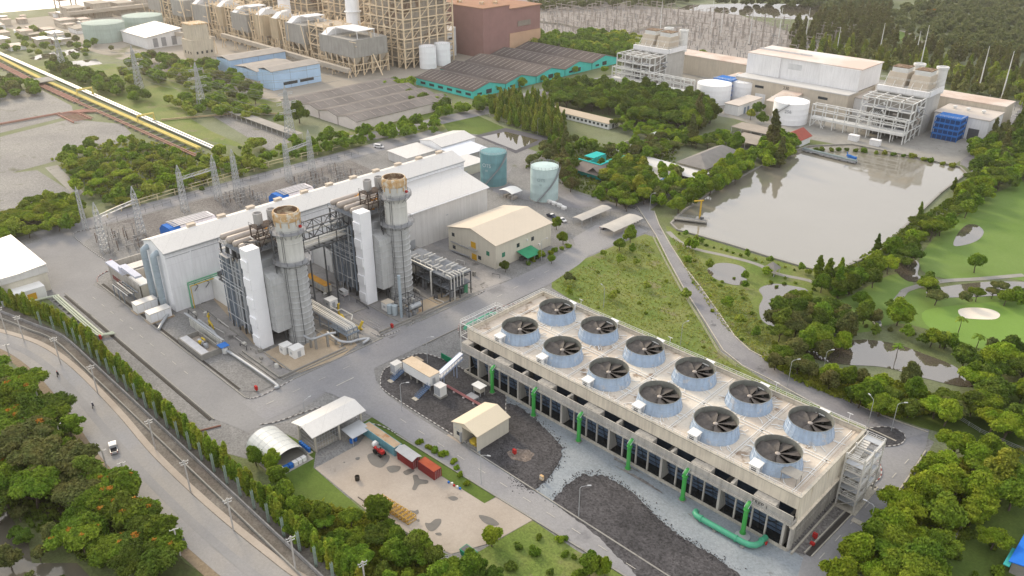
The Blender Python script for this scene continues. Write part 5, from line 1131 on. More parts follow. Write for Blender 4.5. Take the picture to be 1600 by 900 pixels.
wp = MB(); wp.bar((35.6,-65.5,.5),(38.5,-62.5,.5),.2); wp.bar((36.6,-66.2,.5),(39.5,-63.2,.5),.2); wp.bar((35.6,-65.5,.5),(36.6,-66.2,.5),.2); wp.bar((38.5,-62.5,.5),(39.5,-63.2,.5),.2); wp.face([(35.8,-65.5,.45),(36.6,-66,.45),(39.3,-63.2,.45),(38.5,-62.7,.45)]); solo(wp,'flat_trailer',M_steelG,'low grey flatbed trailer at the front edge of the pad','trailer')
# electrical building on stilts with blue stairs and a cable bridge
eb = thing('switch_room', 'white raised switch room with a rusty tan roof and blue stairs', 'switch room', (-18,-22,0))
ex0, ex1, ey0, ey1 = -24.2,-12.2,-24.0,-20.4
b = MB(); b.box(ex0,ex1,ey0,ey1,1.7,4.9); b.build('body', M_white, eb)
b = MB(); b.box(ex0-.15,ex1+.15,ey0-.15,ey1+.15,4.9,5.05); b.build('roof', mat('switch_roof', (.60,.50,.38),(.52,.41,.29),scale=.3,seam=(.6,'v',.05,.85)), eb)
for x in np.linspace(ex0+.4,ex1-.4,5):
 for y in (ey0+.3,ey1-.3): b = MB(); b.box(x-.2,x+.2,y-.2,y+.2,0,1.7); b.build('stilt', M_conc, eb)
b = MB(); b.box(ex1+.01,ex1+.06,-23,-22,1.8,4.0); b.box(ex0+1.0,ex0+2.6,ey0+1.2,ey0+2.4,.0,1.5); b.build('door', M_galv, eb)
for (xa, ya, za, xb, yb) in ((ex1-.4,ey0-.1,1.7,ex1-.2,ey0-5.0),(ex0-.1,ey0-.1,1.7,ex0-.2,ey0-4.2)):
 b = MB()
 for d in (-.6,.6): b.bar((xa+d,ya,za),(xb+d,yb,.1),.1,.25)
 for k in range(9): t = k/9; b.box(xa-.6,xa+.6,ya+(yb-ya)*t-.2,ya+(yb-ya)*t+.1,za*(1-t)+.05,za*(1-t)+.1)
 for d in (-.6,.6): b.rail([(xa+d,ya,za),(xb+d,yb,.1)],1.0,.06,1.0)
 b.build('stair', mat('stair_blue', (.13,.20,.33),(.10,.16,.27),scale=.6), eb)
 b = MB(); b.box(xb-.9,xb+.9,yb-1.0,yb+.2,0,.25); b.build('stair_pad', M_concL, eb)
cbr = thing('cable_bridge', 'pale blue enclosed cable bridge from the switch room to the cooling tower', 'cable bridge', (-14,-16,0))
b = MB()
for d in (-.7,.7):
 b.bar((-12.6+d,-20.2,4.2),(-12.4+d,-11.5,7.2),.16,.3); b.bar((-12.6+d,-20.2,2.6),(-12.4+d,-11.5,5.6),.16,.3)
 for k in range(9): t = k/8; b.bar((-12.6+d,-20.2+8.7*t,2.6+3*t),(-12.6+d,-20.2+8.7*t,4.2+3*t),.1)
for y, z in ((-19,3),(-14,4.8)): b.bar((-13.2,y,0),(-13.2,y,z),.2); b.bar((-11.9,y,0),(-11.9,y,z),.2)
b.build('frame', mat('bridge_blue', (.36,.42,.56),(.30,.36,.49),scale=.5), cbr)
b = MB(); b.ext([(-20.2,2.8),(-11.5,5.8),(-11.5,6.0),(-20.2,3.0)][::-1],'x',-13.1,-11.9); b.ext([(-20.2,4.2),(-11.5,7.2),(-11.5,7.3),(-20.2,4.3)][::-1],'x',-13.3,-11.7); b.build('tray', M_clad, cbr)
for lab, x, y, sx, sy, h in (('white cabinet with louvres behind the left stair of the switch room',-26.6,-24.6,2.2,2.6,3.6),('white cabinet on a plinth in front of the switch room right end',-8.6,-23.3,2.6,2.4,3.6)):
 c = thing('cabinet', lab, 'cabinet', (x,y,0)); b = MB(); b.box(x-sx/2,x+sx/2,y-sy/2,y+sy/2,.6,h); b.build('body', M_white, c); b = MB(); b.box(x-sx/2-.1,x+sx/2+.1,y-sy/2-.1,y+sy/2+.1,h,h+.12); b.build('roof', M_wroof, c)
 b = MB(); b.box(x-sx/2-.2,x+sx/2+.2,y-sy/2-.2,y+sy/2+.2,0,.6); b.build('plinth', M_conc, c); b = MB(); b.box(x-sx/2+.1,x-.05,y-sy/2-.03,y-sy/2,.8,h-.2); b.box(x+.05,x+sx/2-.1,y-sy/2-.03,y-sy/2,.8,h-.2); b.build('door', M_galv, c)
rp = thing('fire_main', 'dark red pipe pair on short supports beside the cream garage', 'pipe', (-4,-20.5,0)); b = MB()
for o_ in (0,.5): b.tube([(-10.5,-19.6+o_,.2),(-10.5,-19.6+o_,.7),(6,-19.4+o_,.7),(6,-19.4+o_,.1)],.18,8)
b.build('pipe', mat('fire_red', (.34,.15,.15),(.28,.12,.12)), rp); b = MB(); [b.box(x-.3,x+.3,-19.9,-18.9,0,.45) for x in (-7,-3,1,4.5)]; b.build('support', mat('support_pink', (.6,.5,.5)), rp)
ph = thing('pump_hut', 'small white roofed pump stand in front of the first tower bay', 'pump stand', (-1.5,-15,0)); b = MB(); b.box(-3.2,.4,-16.4,-13.8,2.9,3.1); b.build('roof', M_white, ph); b = MB(); b.box(-2.8,0,-16,-14.2,1.2,2.9); b.build('body', M_concL, ph); b = MB(); [b.bar((x,y,0),(x,y,1.2),.2) for x in (-2.7,-.1) for y in (-15.9,-14.3)]; b.box(-3,.2,-18.8,-16.6,0,.7); b.build('leg', M_steelG, ph)
gpn = thing('green_panel_fence', 'short green corrugated panel standing near the rack at the tower left end', 'panel', (-19,-9.5,0)); b = MB(); b.box(-23.2,-17.4,-10.1,-9.9,.1,2.0); [b.box(-23.2+k*.58,-22.95+k*.58,-10.2,-10.1,.1,2.05) for k in range(10)]; b.build('panel', mat('panel_green', (.02,.25,.12),(.015,.2,.10)), gpn); b = MB(); [b.bar((x,-9.9,0),(x,-9.2,1.5),.1) for x in (-22.8,-20,-17.6)]; b.build('brace', M_steelG, gpn)
solo(MB().box(-29.6,-26,-17,-14.6,0,.3),'concrete_hatch',M_tan,'square tan concrete hatch in the dark gravel bed','hatch')
solo(MB().tube([(-18,-13.4,.4),(-17.2,-13.2,.4)],.4,10),'capped_pipe',M_green,'small green pipe cap in the dark gravel bed','cap')
# open-sided cream garage
cg = thing('garage', 'cream gabled garage with one open bay beside the dark gravel', 'garage', (12.5,-27.5,0))
b = MB(); b.box(8,8.2,-33.4,-22,0,4.9); b.box(8.2,11.4,-33.4,-33.2,0,5.2); b.box(16.8,17.0,-33.4,-22,0,4.9); b.box(8.2,16.8,-22.2,-22,0,4.9); b.box(11.2,11.4,-33.2,-22.2,0,5.4); b.build('wall', M_cream, cg)
b = MB(); gable_roof(b,8,17,-33.4,-22,4.95,6.5,.18,.35); b.face([(8,-33.39,4.9),(17,-33.39,4.9),(12.5,-33.39,6.4)]); b.build('roof', mat('cream_sheet', (.66,.58,.44),(.62,.545,.41),scale=.1,seam=(4.5,'v',.05,.9)), cg)
openings(cg,'window',M_glass,[(9.3,10.6,-33.46,-33.4,1.6,2.7)]); openings(cg,'vent',M_galv,[(8.6,9.0,-33.5,-33.4,3.3,3.7),(9.8,10.2,-33.5,-33.4,3.2,3.5),(11.0,11.3,-34,-33.4,.3,3.2)])
b = MB(); b.box(8,16.8,-33,-22.2,.0,.2); b.build('floor', M_conc, cg)
solo(MB().box(13,15.4,-32.4,-30.8,.2,1.3).tube([(14,-32.6,.9),(15.2,-32.4,1.0)],.4,10),'yellow_drums',M_yel,'yellow drums and crate just inside the open garage bay','drums')
solo(MB().box(6.2,11.4,-36.3,-33.6,.0,.12),'apron_slab',M_pad,'pale apron slab with painted edge in front of the garage','slab')
# red hose cabinets
for k, (x, y) in enumerate(((-48.0,-58.2),(-48.4,-9.0),(-162.5,-52.0),(-108.7,-77.5),(24.5,-27.6),(92.6,-2.4),(93.2,-4.8),(36.2,-30.2))):
 lab = ('red fire hose cabinet at the road corner left of the tan slab','red fire hose cabinet at the road corner by the right stack','red fire hose cabinet on the gravel plot near the lattice towers','red fire hydrant post by the end of the pale pipes','red hose cabinet on the dark gravel in front of the garage','red hose cabinet at the louvred tower end','small red hydrant beside the louvred tower end','rusty brown hydrant box on the large dark gravel bed')[k]
 c = thing('hose_cabinet', lab, 'hose cabinet', (x,y,0), 'red fire points'); hh = 1.7 if k != 6 else 1.1
 b = MB(); b.box(x-.5,x+.5,y-.3,y+.3,.5,hh); b.build('box', M_red if k < 7 else M_rust, c); b = MB(); b.bar((x,y,0),(x,y,.5),.25); b.build('stand', M_red if k<7 else M_conc, c)
# storage tanks
def tank(label, x, y, r, h, m, group=None, stairs=True, dome=.6, a0=-1.9, a1=.2):
 t = thing('storage_tank', label, 'tank', (x,y,0), group)
 b = MB(); b.lathe((x,y,0),[(r,.2),(r,h*.25),(r+.012,h*.25+.05),(r,h*.25+.1),(r,h*.5),(r+.012,h*.5+.05),(r,h*.5+.1),(r,h*.75),(r+.012,h*.75+.05),(r,h*.75+.1),(r,h),(r+.08,h+.05)],48); b.build('shell', m, t, smooth=True)
 b = MB(); b.lathe((x,y,0),[(r+.05,h+.06),(r*.6,h+dome*.6),(r*.2,h+dome*.95),(0,h+dome)],48); b.build('roof', m, t, smooth=True)
 b = MB(); b.lathe((x,y,0),[(r+.7,0),(r+.7,.2),(0,.2)],40); b.build('base', M_conc, t)
 b = MB(); n = 24; b.rail([(x+r*math.cos(2*PI*k/n),y+r*math.sin(2*PI*k/n),h+.1) for k in range(n+1)],1.0,.07,2.0); b.build('roof_rail', M_galv, t)
 if stairs:
  b = MB(); n = 40; P1 = [(x+(r+.9)*math.cos(a0+(a1-a0)*k/n),y+(r+.9)*math.sin(a0+(a1-a0)*k/n),.3+(h-.2)*k/n) for k in range(n+1)]
  for k in range(n): a = a0+(a1-a0)*k/n; b.bar((x+r*math.cos(a),y+r*math.sin(a),P1[k][2]),P1[k],.5,.08)
  for p, q in zip(P1[:-1],P1[1:]): b.bar(p,q,.1,.25); b.bar((p[0],p[1],p[2]+1),(q[0],q[1],q[2]+1),.07); b.bar(p,(p[0],p[1],p[2]+1),.06)
  b.build('stair', M_steelG, t)
 return t
M_tk1 = mat('tank_teal', (.17,.33,.36),(.14,.28,.31),scale=.25,streak=.35); M_tk2 = mat('tank_pale_blue', (.50,.63,.62),(.45,.57,.565),scale=.2,streak=.15); M_tkw = mat('tank_white', (.90,.91,.92),(.86,.87,.89),scale=.1,streak=.08); M_tkg = mat('tank_mint', (.44,.53,.48),(.38,.46,.42),scale=.1,streak=.25)
t1 = tank('dark teal storage tank behind the hall corner',-123.0,111.0,6.2,15.4,M_tk1,a0=-1.5,a1=.4)
t2 = tank('pale blue storage tank with lettering and a spiral stair',-92.6,113.0,6.3,15.0,M_tk2,a0=-1.3,a1=.5)
def tank_text(t, body, x, y, r, a, z, s, m):
 return text(body, s, (x+(r+.12)*math.cos(a),y+(r+.12)*math.sin(a),z), (PI/2,0,a+PI/2), m, t)
tank_text(t2,'OTS', -92.6,113,6.3,R_(-62),10.4,2.0,mat('tank_lettering', (.30,.40,.42)))
tank_text(t2,'01', -92.6,113,6.3,R_(-62),8.2,1.2,MATS['tank_lettering'])
mkb = mat('tank_mark', (.62,.70,.72))
tank_text(t1,'OTS', -123,111,6.2,R_(-75),10.3,2.4,mkb); tank_text(t1,'02', -123,111,6.2,R_(-75),7.9,1.3,mkb)
# low buildings behind the hall
bh = gable_house('workshop', 'white gabled workshop, the tallest behind the hall end', 'workshop',-184.5,-167.5,118,141,6.4,8.2,'y',M_clad,M_wroof)
b2 = thing('annex', 'white flat annex with a grey porch roof beside the gabled workshop','annex',(-165,122,0)); b = MB(); b.box(-166.8,-156,117,135,0,4.6); b.build('wall', M_clad2, b2); b = MB(); b.ext([(-167,5.6),(-152.5,4.6),(-152.5,4.8),(-167,5.8)][::-1],'y',116.4,137); b.build('roof', mat('blue_white_roof', (.66,.69,.74),(.6,.63,.68)), b2); b = MB(); [b.bar((-153,y,0),(-153,y,4.6),.2) for y in (117,123,130,136.5)]; b.build('post', M_galv, b2)
b3 = thing('annex', 'long low white annex left of the gabled workshop','annex',(-178,106,0)); b = MB(); b.box(-186,-171,98,117,0,4.2); b.build('wall', M_clad2, b3); b = MB(); b.ext([(-186.5,4.8),(-170.5,4.2),(-170.5,4.4),(-186.5,5.0)][::-1],'y',97.5,117.5); b.build('roof', M_wroof, b3)
b4 = thing('long_shed','cream block with a white roof in front of the teal tank','shed',(-145,118,0)); b = MB(); b.box(-153,-139.5,104,122,0,4.6); b.build('wall', M_cream, b4); b = MB(); b.box(-153.4,-139.1,103.6,122.4,4.6,4.9); b.build('roof', M_wroof, b4); openings(b4,'door',M_galv,[(-139.5,-139.4,108,109.4,0,2.4)])
rg = random.Random(6); b = MB(); [b.tube([(x,y,.4),(x,y,1.6),(x+1.5,y,1.6)],.18,6) for x, y in [(rg.uniform(-138,-131),rg.uniform(97,106)) for k in range(14)]]; solo(b,'pump_manifold',mat('manifold_red', (.30,.10,.10)),'dark red pump manifold between the cream block and the teal tank','manifold')
op = thing('arched_shelter','small white arched shelter between the two storage tanks','shelter',(-103,104,0)); b = MB(); a_ = [(-104+ -4.2+8.4*k/8, 3.4+.9*math.sin(PI*k/8)) for k in range(9)]
for (u0,z0),(u1,z1) in zip(a_[:-1],a_[1:]): b.face([(u0,99.5,z0),(u1,99.5,z1),(u1,106.5,z1),(u0,106.5,z0)])
b.build('roof', M_white, op, smooth=True); b = MB(); [b.bar((x,y,0),(x,y,3.4),.15) for x in (-108,-100) for y in (99.8,106.2)]; b.build('post', M_galv, op); b = MB(); [b.box(x-.7,x+.7,101,104,0,1.2) for x in (-106,-103.6,-101.4)]; b.build('pump', M_pipeB, op)
# carports
for k, (xa, xb) in enumerate(((-63.8,-58.4),(-49.4,-41.8))):
 c = thing('carport', 'long grey arched carport roof, the %s at the road fork' % ('farther one','nearer one')[k], 'carport', ((xa+xb)/2,108,0), 'carports at the road fork'); b = MB(); a_ = [(xa+(xb-xa)*j/6, 2.9+.5*math.sin(PI*j/6)) for j in range(7)]
 for (u0,z0),(u1,z1) in zip(a_[:-1],a_[1:]): b.face([(u0,98.5,z0),(u1,98.5,z1),(u1,118.5,z1),(u0,118.5,z0)])
 b.build('roof', mat('carport_grey', (.47,.45,.41),(.41,.39,.36),scale=.3), c, smooth=True); b = MB(); [b.bar((x,y,0),(x,y,2.95),.14) for x in (xa+.4,xb-.4) for y in (99,105,111.5,118)]; b.build('post', M_galv, c)
# blue-sided cooler housings behind the hall
for k, (y0, y1) in enumerate(((-27.5,-8),(22,39))):
 c = thing('cooler_house','blue sided transformer cooler house behind the hall, %s' % ('nearer to the left end','nearer to the middle')[k],'cooler house',(-168,(y0+y1)/2,0),'blue cooler houses behind the hall')
 b = MB(); b.ext([(-174,0),(-174,3.8),(-171,6.2),(-165,6.2),(-162,3.8),(-162,0)],'y',y0,y1); b.build('wall', M_blue, c)
 b = MB(); b.ext([(-174.4,3.7),(-171,6.3),(-165,6.3),(-161.6,3.7),(-161.6,3.9),(-165,6.5),(-171,6.5),(-174.4,3.9)][::-1],'y',y0+4.5,y1); b.build('roof', mat('cooler_roof', (.74,.69,.70),(.66,.61,.63),scale=.3,seam=(1.0,'v',.15,.7)), c)
 b = MB(); [b.box(-171.6+k_*1.6,-170.9+k_*1.6,y0+2,y1-1,6.5,6.65) for k_ in range(5)]; b.build('fan_slot', M_steelG, c)
# vehicles
def car(label, x, y, z, rz, m, L=4.4, pickup=False, group=None, name='parked_car', cat='car', van=False):
 t = thing(name, label, cat, (x,y,z), group, rz=rz); Wd = 1.75
 side = [(-L/2,.35),(-L/2,.85),(-L*.46,.95),(-L*.30,1.0),(-L*.2,1.5),(L*.12,1.52),(L*.27,.98),(L*.46,.85),(L/2,.7),(L/2,.35)]
 if pickup: side = [(-L/2,.4),(-L/2,1.02),(-L*.12,1.02),(-L*.10,1.62),(L*.12,1.65),(L*.25,1.08),(L*.46,.98),(L/2,.8),(L/2,.4)]
 if van: side = [(-L/2,.35),(-L/2,1.9),(-L*.45,2.0),(L*.2,2.0),(L*.36,1.2),(L/2,1.0),(L/2,.35)]
 b = MB(); b.ext(side[::-1],'y',-Wd/2,Wd/2); b.build('body', m, t)
 b = MB()
 if pickup: b.ext([(-L*.09,1.1),(-L*.08,1.55),(L*.115,1.57),(L*.225,1.12)][::-1],'y',-Wd/2-.02,Wd/2+.02); b.ext([(L*.13,1.62),(L*.245,1.1),(L*.265,1.1),(L*.14,1.64)],'y',-.75,.75)
 elif van: b.box(-L*.3,L*.2,-Wd/2-.02,Wd/2+.02,1.25,1.75); b.ext([(L*.22,1.95),(L*.36,1.22),(L*.375,1.25),(L*.23,1.98)],'y',-.75,.75)
 else: b.ext([(-L*.29,1.02),(-L*.19,1.43),(L*.115,1.45),(L*.25,1.0)][::-1],'y',-Wd/2-.02,Wd/2+.02); b.ext([(L*.12,1.5),(L*.265,1.0),(L*.285,1.0),(L*.13,1.53)],'y',-.72,.72); b.ext([(-L*.21,1.5),(-L*.31,1.02),(-L*.33,1.02),(-L*.22,1.53)][::-1],'y',-.72,.72)
 b.build('window', M_glass, t)
 if pickup: MB().box(-L/2+.1,-L*.13,-.75,.75,1.025,1.04).build('load_bed', M_dark, t); MB().box(-L*.095,L*.11,-.8,.8,1.63,1.68).build('cab_roof', M_white, t)
 for wx in (-L*.31,L*.31):
  for wy in (-Wd/2+.1,Wd/2-.1): b = MB(); b.tube([(wx,wy-.11,.34),(wx,wy+.11,.34)],.34,14); w_ = b.build('wheel', M_black, t)
 for wy in (-.6,.6): b = MB(); b.box(L/2,L/2+.03,wy-.2,wy+.2,.6,.76); b.build('headlight', M_white, t)
 b = MB(); [b.box(-L/2-.03,-L/2,wy-.12,wy+.12,.62,.9) for wy in (-.7,.7)]; b.build('tail_light', M_red, t)
 return t
M_carw = mat('car_white', (.75,.75,.75), rough=.3); M_carn = mat('car_navy', (.02,.03,.07), rough=.25); M_carg = mat('car_grey', (.25,.26,.27), rough=.3); M_carb = mat('car_black', (.03,.03,.033), rough=.25)
p = W(178,703); car('white pickup truck with a dark open bed driving on the public road',p.x,p.y,.14,PI-.28,mat('car_silver', (.48,.49,.50), rough=.3),5.2,True,name='pickup_truck',cat='pickup truck')
p = W(281,846); car('dark vehicle half hidden under the roadside trees',p.x,p.y,.02,PI-.15,M_carb,4.6)
p = W(536,460); car('white van parked between the boilers beside the white cabin',p.x,p.y,.1,PI*.98,M_carw,4.8,van=True,name='parked_van',cat='van')
p = W(862,340); car('navy pickup truck parked beside the white car near the office',p.x,p.y,.08,-.1,M_carn,5.0,True,name='pickup_truck',cat='pickup truck')
p = W(878,346); car('white car parked beside the navy pickup near the office',p.x,p.y,.08,-.1,M_carw)
for k, (qx, qy) in enumerate(((858,317),(866,320),(874,323),(881,327))):
 p = W(qx,qy); bb = MB(); bb.tube([(p.x-1.3,p.y,.9),(p.x-1.1,p.y,.9),(p.x+1.1,p.y,.9),(p.x+1.3,p.y,.9)],[.4,.75,.75,.4],12); bb.box(p.x-.9,p.x+.9,p.y-.7,p.y+.7,.05,.4); solo(bb,'gas_bottle',M_white,'white horizontal gas cylinder, %s from the left by the pale blue tank' % ORD[k],'gas cylinder',(p.x,p.y,0),'gas cylinders by the pale blue tank')
p = W(592,231); car('white lorry cab parked at the end of the switchyard road',p.x,p.y,.05,.4,M_carw,5.5,van=True,name='white_lorry',cat='lorry')
p = W(655,200); car('white vehicle beside the fenced lawn road',p.x,p.y,.05,1.0,M_carw) if 0 else None
p = W(945,357); car('dark grey car parked under the nearer carport',p.x,p.y,.05,1.4,M_carg)
p = W(1370,508); car('white golf buggy under the bright green tree by the pond',p.x,p.y,.05,2.4,M_carw,3.0,name='golf_buggy',cat='golf buggy') if 1 else None
# motorcycles with riders
def skin_body(name, verts, edges, rads, m, parent):
 me = bpy.data.meshes.new(name); me.from_pydata(verts, edges, []); o = bpy.data.objects.new(name, me); COL.objects.link(o)
 sm = o.modifiers.new('s','SKIN'); ss = o.modifiers.new('u','SUBSURF'); ss.levels = 1; ss.render_levels = 1
 for i, r in enumerate(rads): me.skin_vertices[0].data[i].radius = (r, r)
 me.skin_vertices[0].data[0].use_root = True
 bpy.context.view_layer.update(); dg = bpy.context.evaluated_depsgraph_get(); n = bpy.data.meshes.new_from_object(o.evaluated_get(dg)); bpy.data.objects.remove(o)
 n.materials.clear(); n.materials.append(m); q = bpy.data.objects.new(name, n); COL.objects.link(q); return q
for k, (qx, qy, cm, lab) in enumerate(((91,588,(.03,.03,.04),'in dark clothes'),(146,637,(.10,.10,.14),'in grey clothes'))):
 p = W(qx,qy); rz = (PI-.55 if k == 0 else PI-.5); mt = thing('motorcycle', 'small dark motorcycle, the %s of the two on the public road' % ('farther','nearer')[k], 'motorcycle', (p.x,p.y,.13), 'motorcycles on the public road', rz=rz)
 b = MB(); b.tube([(-.55,0,.75),(-.2,0,.72),(.15,0,.62),(.35,0,.75),(.55,0,.95)],[.12,.16,.15,.13,.07],8); b.tube([(.55,0,.95),(.68,0,.3)],.05,6); b.tube([(-.2,0,.5),(-.62,0,.3)],.06,6); b.build('body', M_carb, mt)
 for wx in (-.62,.68): b = MB(); b.lathe((0,0,0),[(.22,-.05),(.3,-.05),(.3,.05),(.22,.05),(.22,-.05)],16); b.v = [(v[0]+wx,v[2],v[1]+.3) for v in b.v]; b.build('wheel', M_black, mt)
 b = MB(); b.tube([(.5,-.33,1.05),(.55,0,1.02),(.5,.33,1.05)],.03,6); b.build('handlebar', M_galv, mt)
 vs = [(-.18,0,.85),(-.14,0,1.1),(-.05,0,1.35),(-.02,0,1.45),(0,0,1.52),(.02,0,1.68),(-.03,.2,1.38),(.18,.26,1.18),(.46,.28,1.08),(-.03,-.2,1.38),(.18,-.26,1.18),(.46,-.28,1.08),(-.15,.12,.83),(.22,.17,.78),(.1,.17,.38),(.2,.17,.32),(-.15,-.12,.83),(.22,-.17,.78),(.1,-.17,.38),(.2,-.17,.32)]
 es = [(0,1),(1,2),(2,3),(3,4),(4,5),(2,6),(6,7),(7,8),(2,9),(9,10),(10,11),(0,12),(12,13),(13,14),(14,15),(0,16),(16,17),(17,18),(18,19)]
 rd = [.15,.15,.16,.08,.07,.11,.075,.055,.045,.075,.055,.045,.1,.08,.06,.05,.1,.08,.06,.05]
 q = skin_body('person', vs, es, rd, mat('rider_clothes_%s' % ('dark','grey')[k], cm), None); q.location = (p.x,p.y,.13); q.rotation_euler.z = rz
 tag(q, 'person %s riding the %s motorcycle on the public road' % (lab,('farther','nearer')[k]), 'person', 'riders on the public road')
 hb = MB(); hb.lathe((0,0,1.6),[(0,-.1),(.11,-.09),(.14,.03),(.11,.14),(0,.18)],12); h = hb.build('helmet', M_carw if k else M_red, None, org=Vector((0,0,0))); h.parent = q; h.location = (.01,0,.02)
# poles along the public road
M_pole = mat('pole_concrete', (.50,.48,.45),(.43,.41,.385),scale=.5)
def upole(base, h, arms, label, name='utility_pole', cat='pole', group=None, dr=(1,0)):
 x, y = base; t = thing(name, label, cat, (x,y,0), group); b = MB(); b.bar((x,y,0),(x,y,h),.28,.28); b.build('shaft', M_pole, t)
 for z, w in arms:
  b = MB(); b.bar((x-dr[0]*w,y-dr[1]*w,z),(x+dr[0]*w,y+dr[1]*w,z),.12); b.build('crossarm', M_galv, t)
  b = MB(); [b.lathe((x+dr[0]*w*s,y+dr[1]*w*s,z+.06),[(.06,0),(.09,.1),(.05,.25),(0,.26)],6) for s in (-.9,-.3,.3,.9)]; b.build('insulator', M_white, t)
 return t
pts = [(10,520),(38,534),(95,569),(153,614),(243,702),(298,768),(365,829),(462,890),(572,930)]
for k, q in enumerate(pts): upole(W2(*q), 9.4, ((8.9,1.0),(8.2,.8)), 'pale concrete utility pole, %s from the left between the public road and the hedge' % ORD[k], group='utility poles along the ditch', dr=(.2,1))
for k, q in enumerate([(18,566),(61,626),(100,700),(170,742),(200,762),(282,868)]):
 x, y = W2(*q); t = upole((x,y), 6.2 if k < 2 else 7.6, ((6.0 if k<2 else 7.4,.9),), 'slim crossarm pole, %s from the left on the forest side of the road' % ORD[k], 'roadside_pole', group='posts on the forest side of the road', dr=(.3,1))
# street lamps of the plant
def lamp(base, h, d, label, two=False, group='street lamps of the plant'):
 x, y = base; t = thing('street_lamp', label, 'street lamp', (x,y,0), group); b = MB(); b.tube([(x,y,0),(x,y,h-.5),(x+d[0]*.4,y+d[1]*.4,h),(x+d[0]*1.8,y+d[1]*1.8,h+.25)],[.10,.07,.05,.04],8); b.build('post', M_galv, t)
 b = MB(); b.obox((x+d[0]*2.1,y+d[1]*2.1),.9,.32,h+.2,h+.36,math.atan2(d[1],d[0])); b.build('lamp_head', M_galv, t); return t
for (q, h, d, lab) in (((1230,605),9,(.6,.75),'beside the lake road, left of the fans end'),((1355,668),9,(-.8,.5),'nearest the stair tower on the gravel strip'),((1392,674),9,(.7,.6),'on the gravel island behind the stair tower'),((1354,838),9,(-1,-.1),'at the forest edge of the east road'),
  ((752,757),9,(.9,.4),'on the grass edge beside the containers'),((904,808),9,(.7,.7),'on the edge of the large dark gravel bed'),((943,482),8,(-.9,.3),'at the left in the meadow behind the tower'),((1063,540),8,(.3,.9),'in the middle of the meadow edge behind the tower'),
  ((668,567),9,(.8,.5),'in the dark gravel behind the switch room'),((628,642),9,(.7,.7),'at the roadside in front of the switch room'),((846,408),9,(.5,.8),'on the lawn in front of the cream office'),((476,645),4,(0,1),'at the road bend behind the white shed'),((546,470),9,(.8,.3),'on the drive between the stacks'),((840,210),9,(.4,.8),'behind the treatment pond'),((1015,330),8,(.5,.6),'at the road fork by the carports'),((1285,585),8,(.5,.7),'on the verge by the pond wood')):
 lamp(W2(*q), h, d, 'white street lamp '+lab)
# green lattice netting posts in front of the hedge
def latpost(h=5.6):
 b = MB(); w = .2
 for a, c in ((-w,-w),(w,-w),(w,w),(-w,w)): b.bar((a,c,0),(a,c,h),.09)
 for k in range(int(h/.6)):
  z = k*.6; b.bar((-w,-w,z),(w,-w,z+.6),.06); b.bar((w,-w,z),(w,w,z+.6),.06); b.bar((w,w,z),(-w,w,z+.6),.06); b.bar((-w,w,z),(-w,-w,z+.6),.06)
 return b.build('lattice_pole', mat('pale_green_steel', (.34,.42,.37),(.28,.36,.31)), org=Vector((0,0,0)))
lp = latpost(); xs = list(np.arange(-131,34,6.3))
for k, x in enumerate(xs):
 o = lp if k == 0 else lp.copy()
 if k: COL.objects.link(o)
 y = -83.9 if x > -118 else -83.9-(-118-x)*.28
 o.location = (x,y,0); o.rotation_euler.z = 0; tag(o,'pale green lattice netting post, %s from the left along the cypress hedge' % ORD[k],'post','netting posts along the hedge')
# boundary wall beside the hedge, and the low brick curb inside
bw = smooth_line([(-168,-98.5),(-150,-93.4),(-132,-88.6),(-118,-85.2),(-90,-84.9),(-30,-84.9),(40,-84.9),(120,-84.9)],4)
b = MB(); [b.bar((*p,.5),(*q,.5),.3,1.0) for p, q in zip(bw[:-1],bw[1:])]; solo(b,'boundary_wall',mat('boundary_concrete', (.36,.35,.345),(.27,.265,.26),scale=.4,streak=.5),'low grey boundary wall between the cypress hedge and the ditch','wall')
b = MB(); [b.bar((p[0],p[1]-2.8,.35),(q[0],q[1]-2.8,.35),.3,.7) for p, q in zip(bw[:-1],bw[1:])]; solo(b,'ditch_wall',M_conc,'low broken concrete wall along the middle of the ditch','wall')
b = MB(); b.bar((-108,-78.8,.2),(-42,-78.8,.2),.4,.4); b.bar((-42,-78.8,.2),(-40,-73.5,.2),.4,.4); solo(b,'brick_curb',mat('red_brick', (.24,.13,.10),(.19,.10,.08),scale=.8),'low reddish brick curb along the inner foot of the hedge','curb')
b = MB()
for k in range(5): x = 3.2+k*2.6; b.bar((x,-104.8,0),(x,-104.8,1.7),.22)
for z in (.6,1.1,1.6): b.bar((3.2,-104.8,z),(13.6,-104.8,z),.12)
b.bar((3.2,-104.8,1.6),(-1.5,-104.2,1.4),.12)
p0 = W(222,890); p1 = W(305,884)
b.v = [(v[0]-3.2+p0.x, v[1]+104.8+p0.y, v[2]) for v in b.v]; solo(b,'bridge_railing',M_conc,'weathered concrete railing at the canal under the roadside trees','railing')
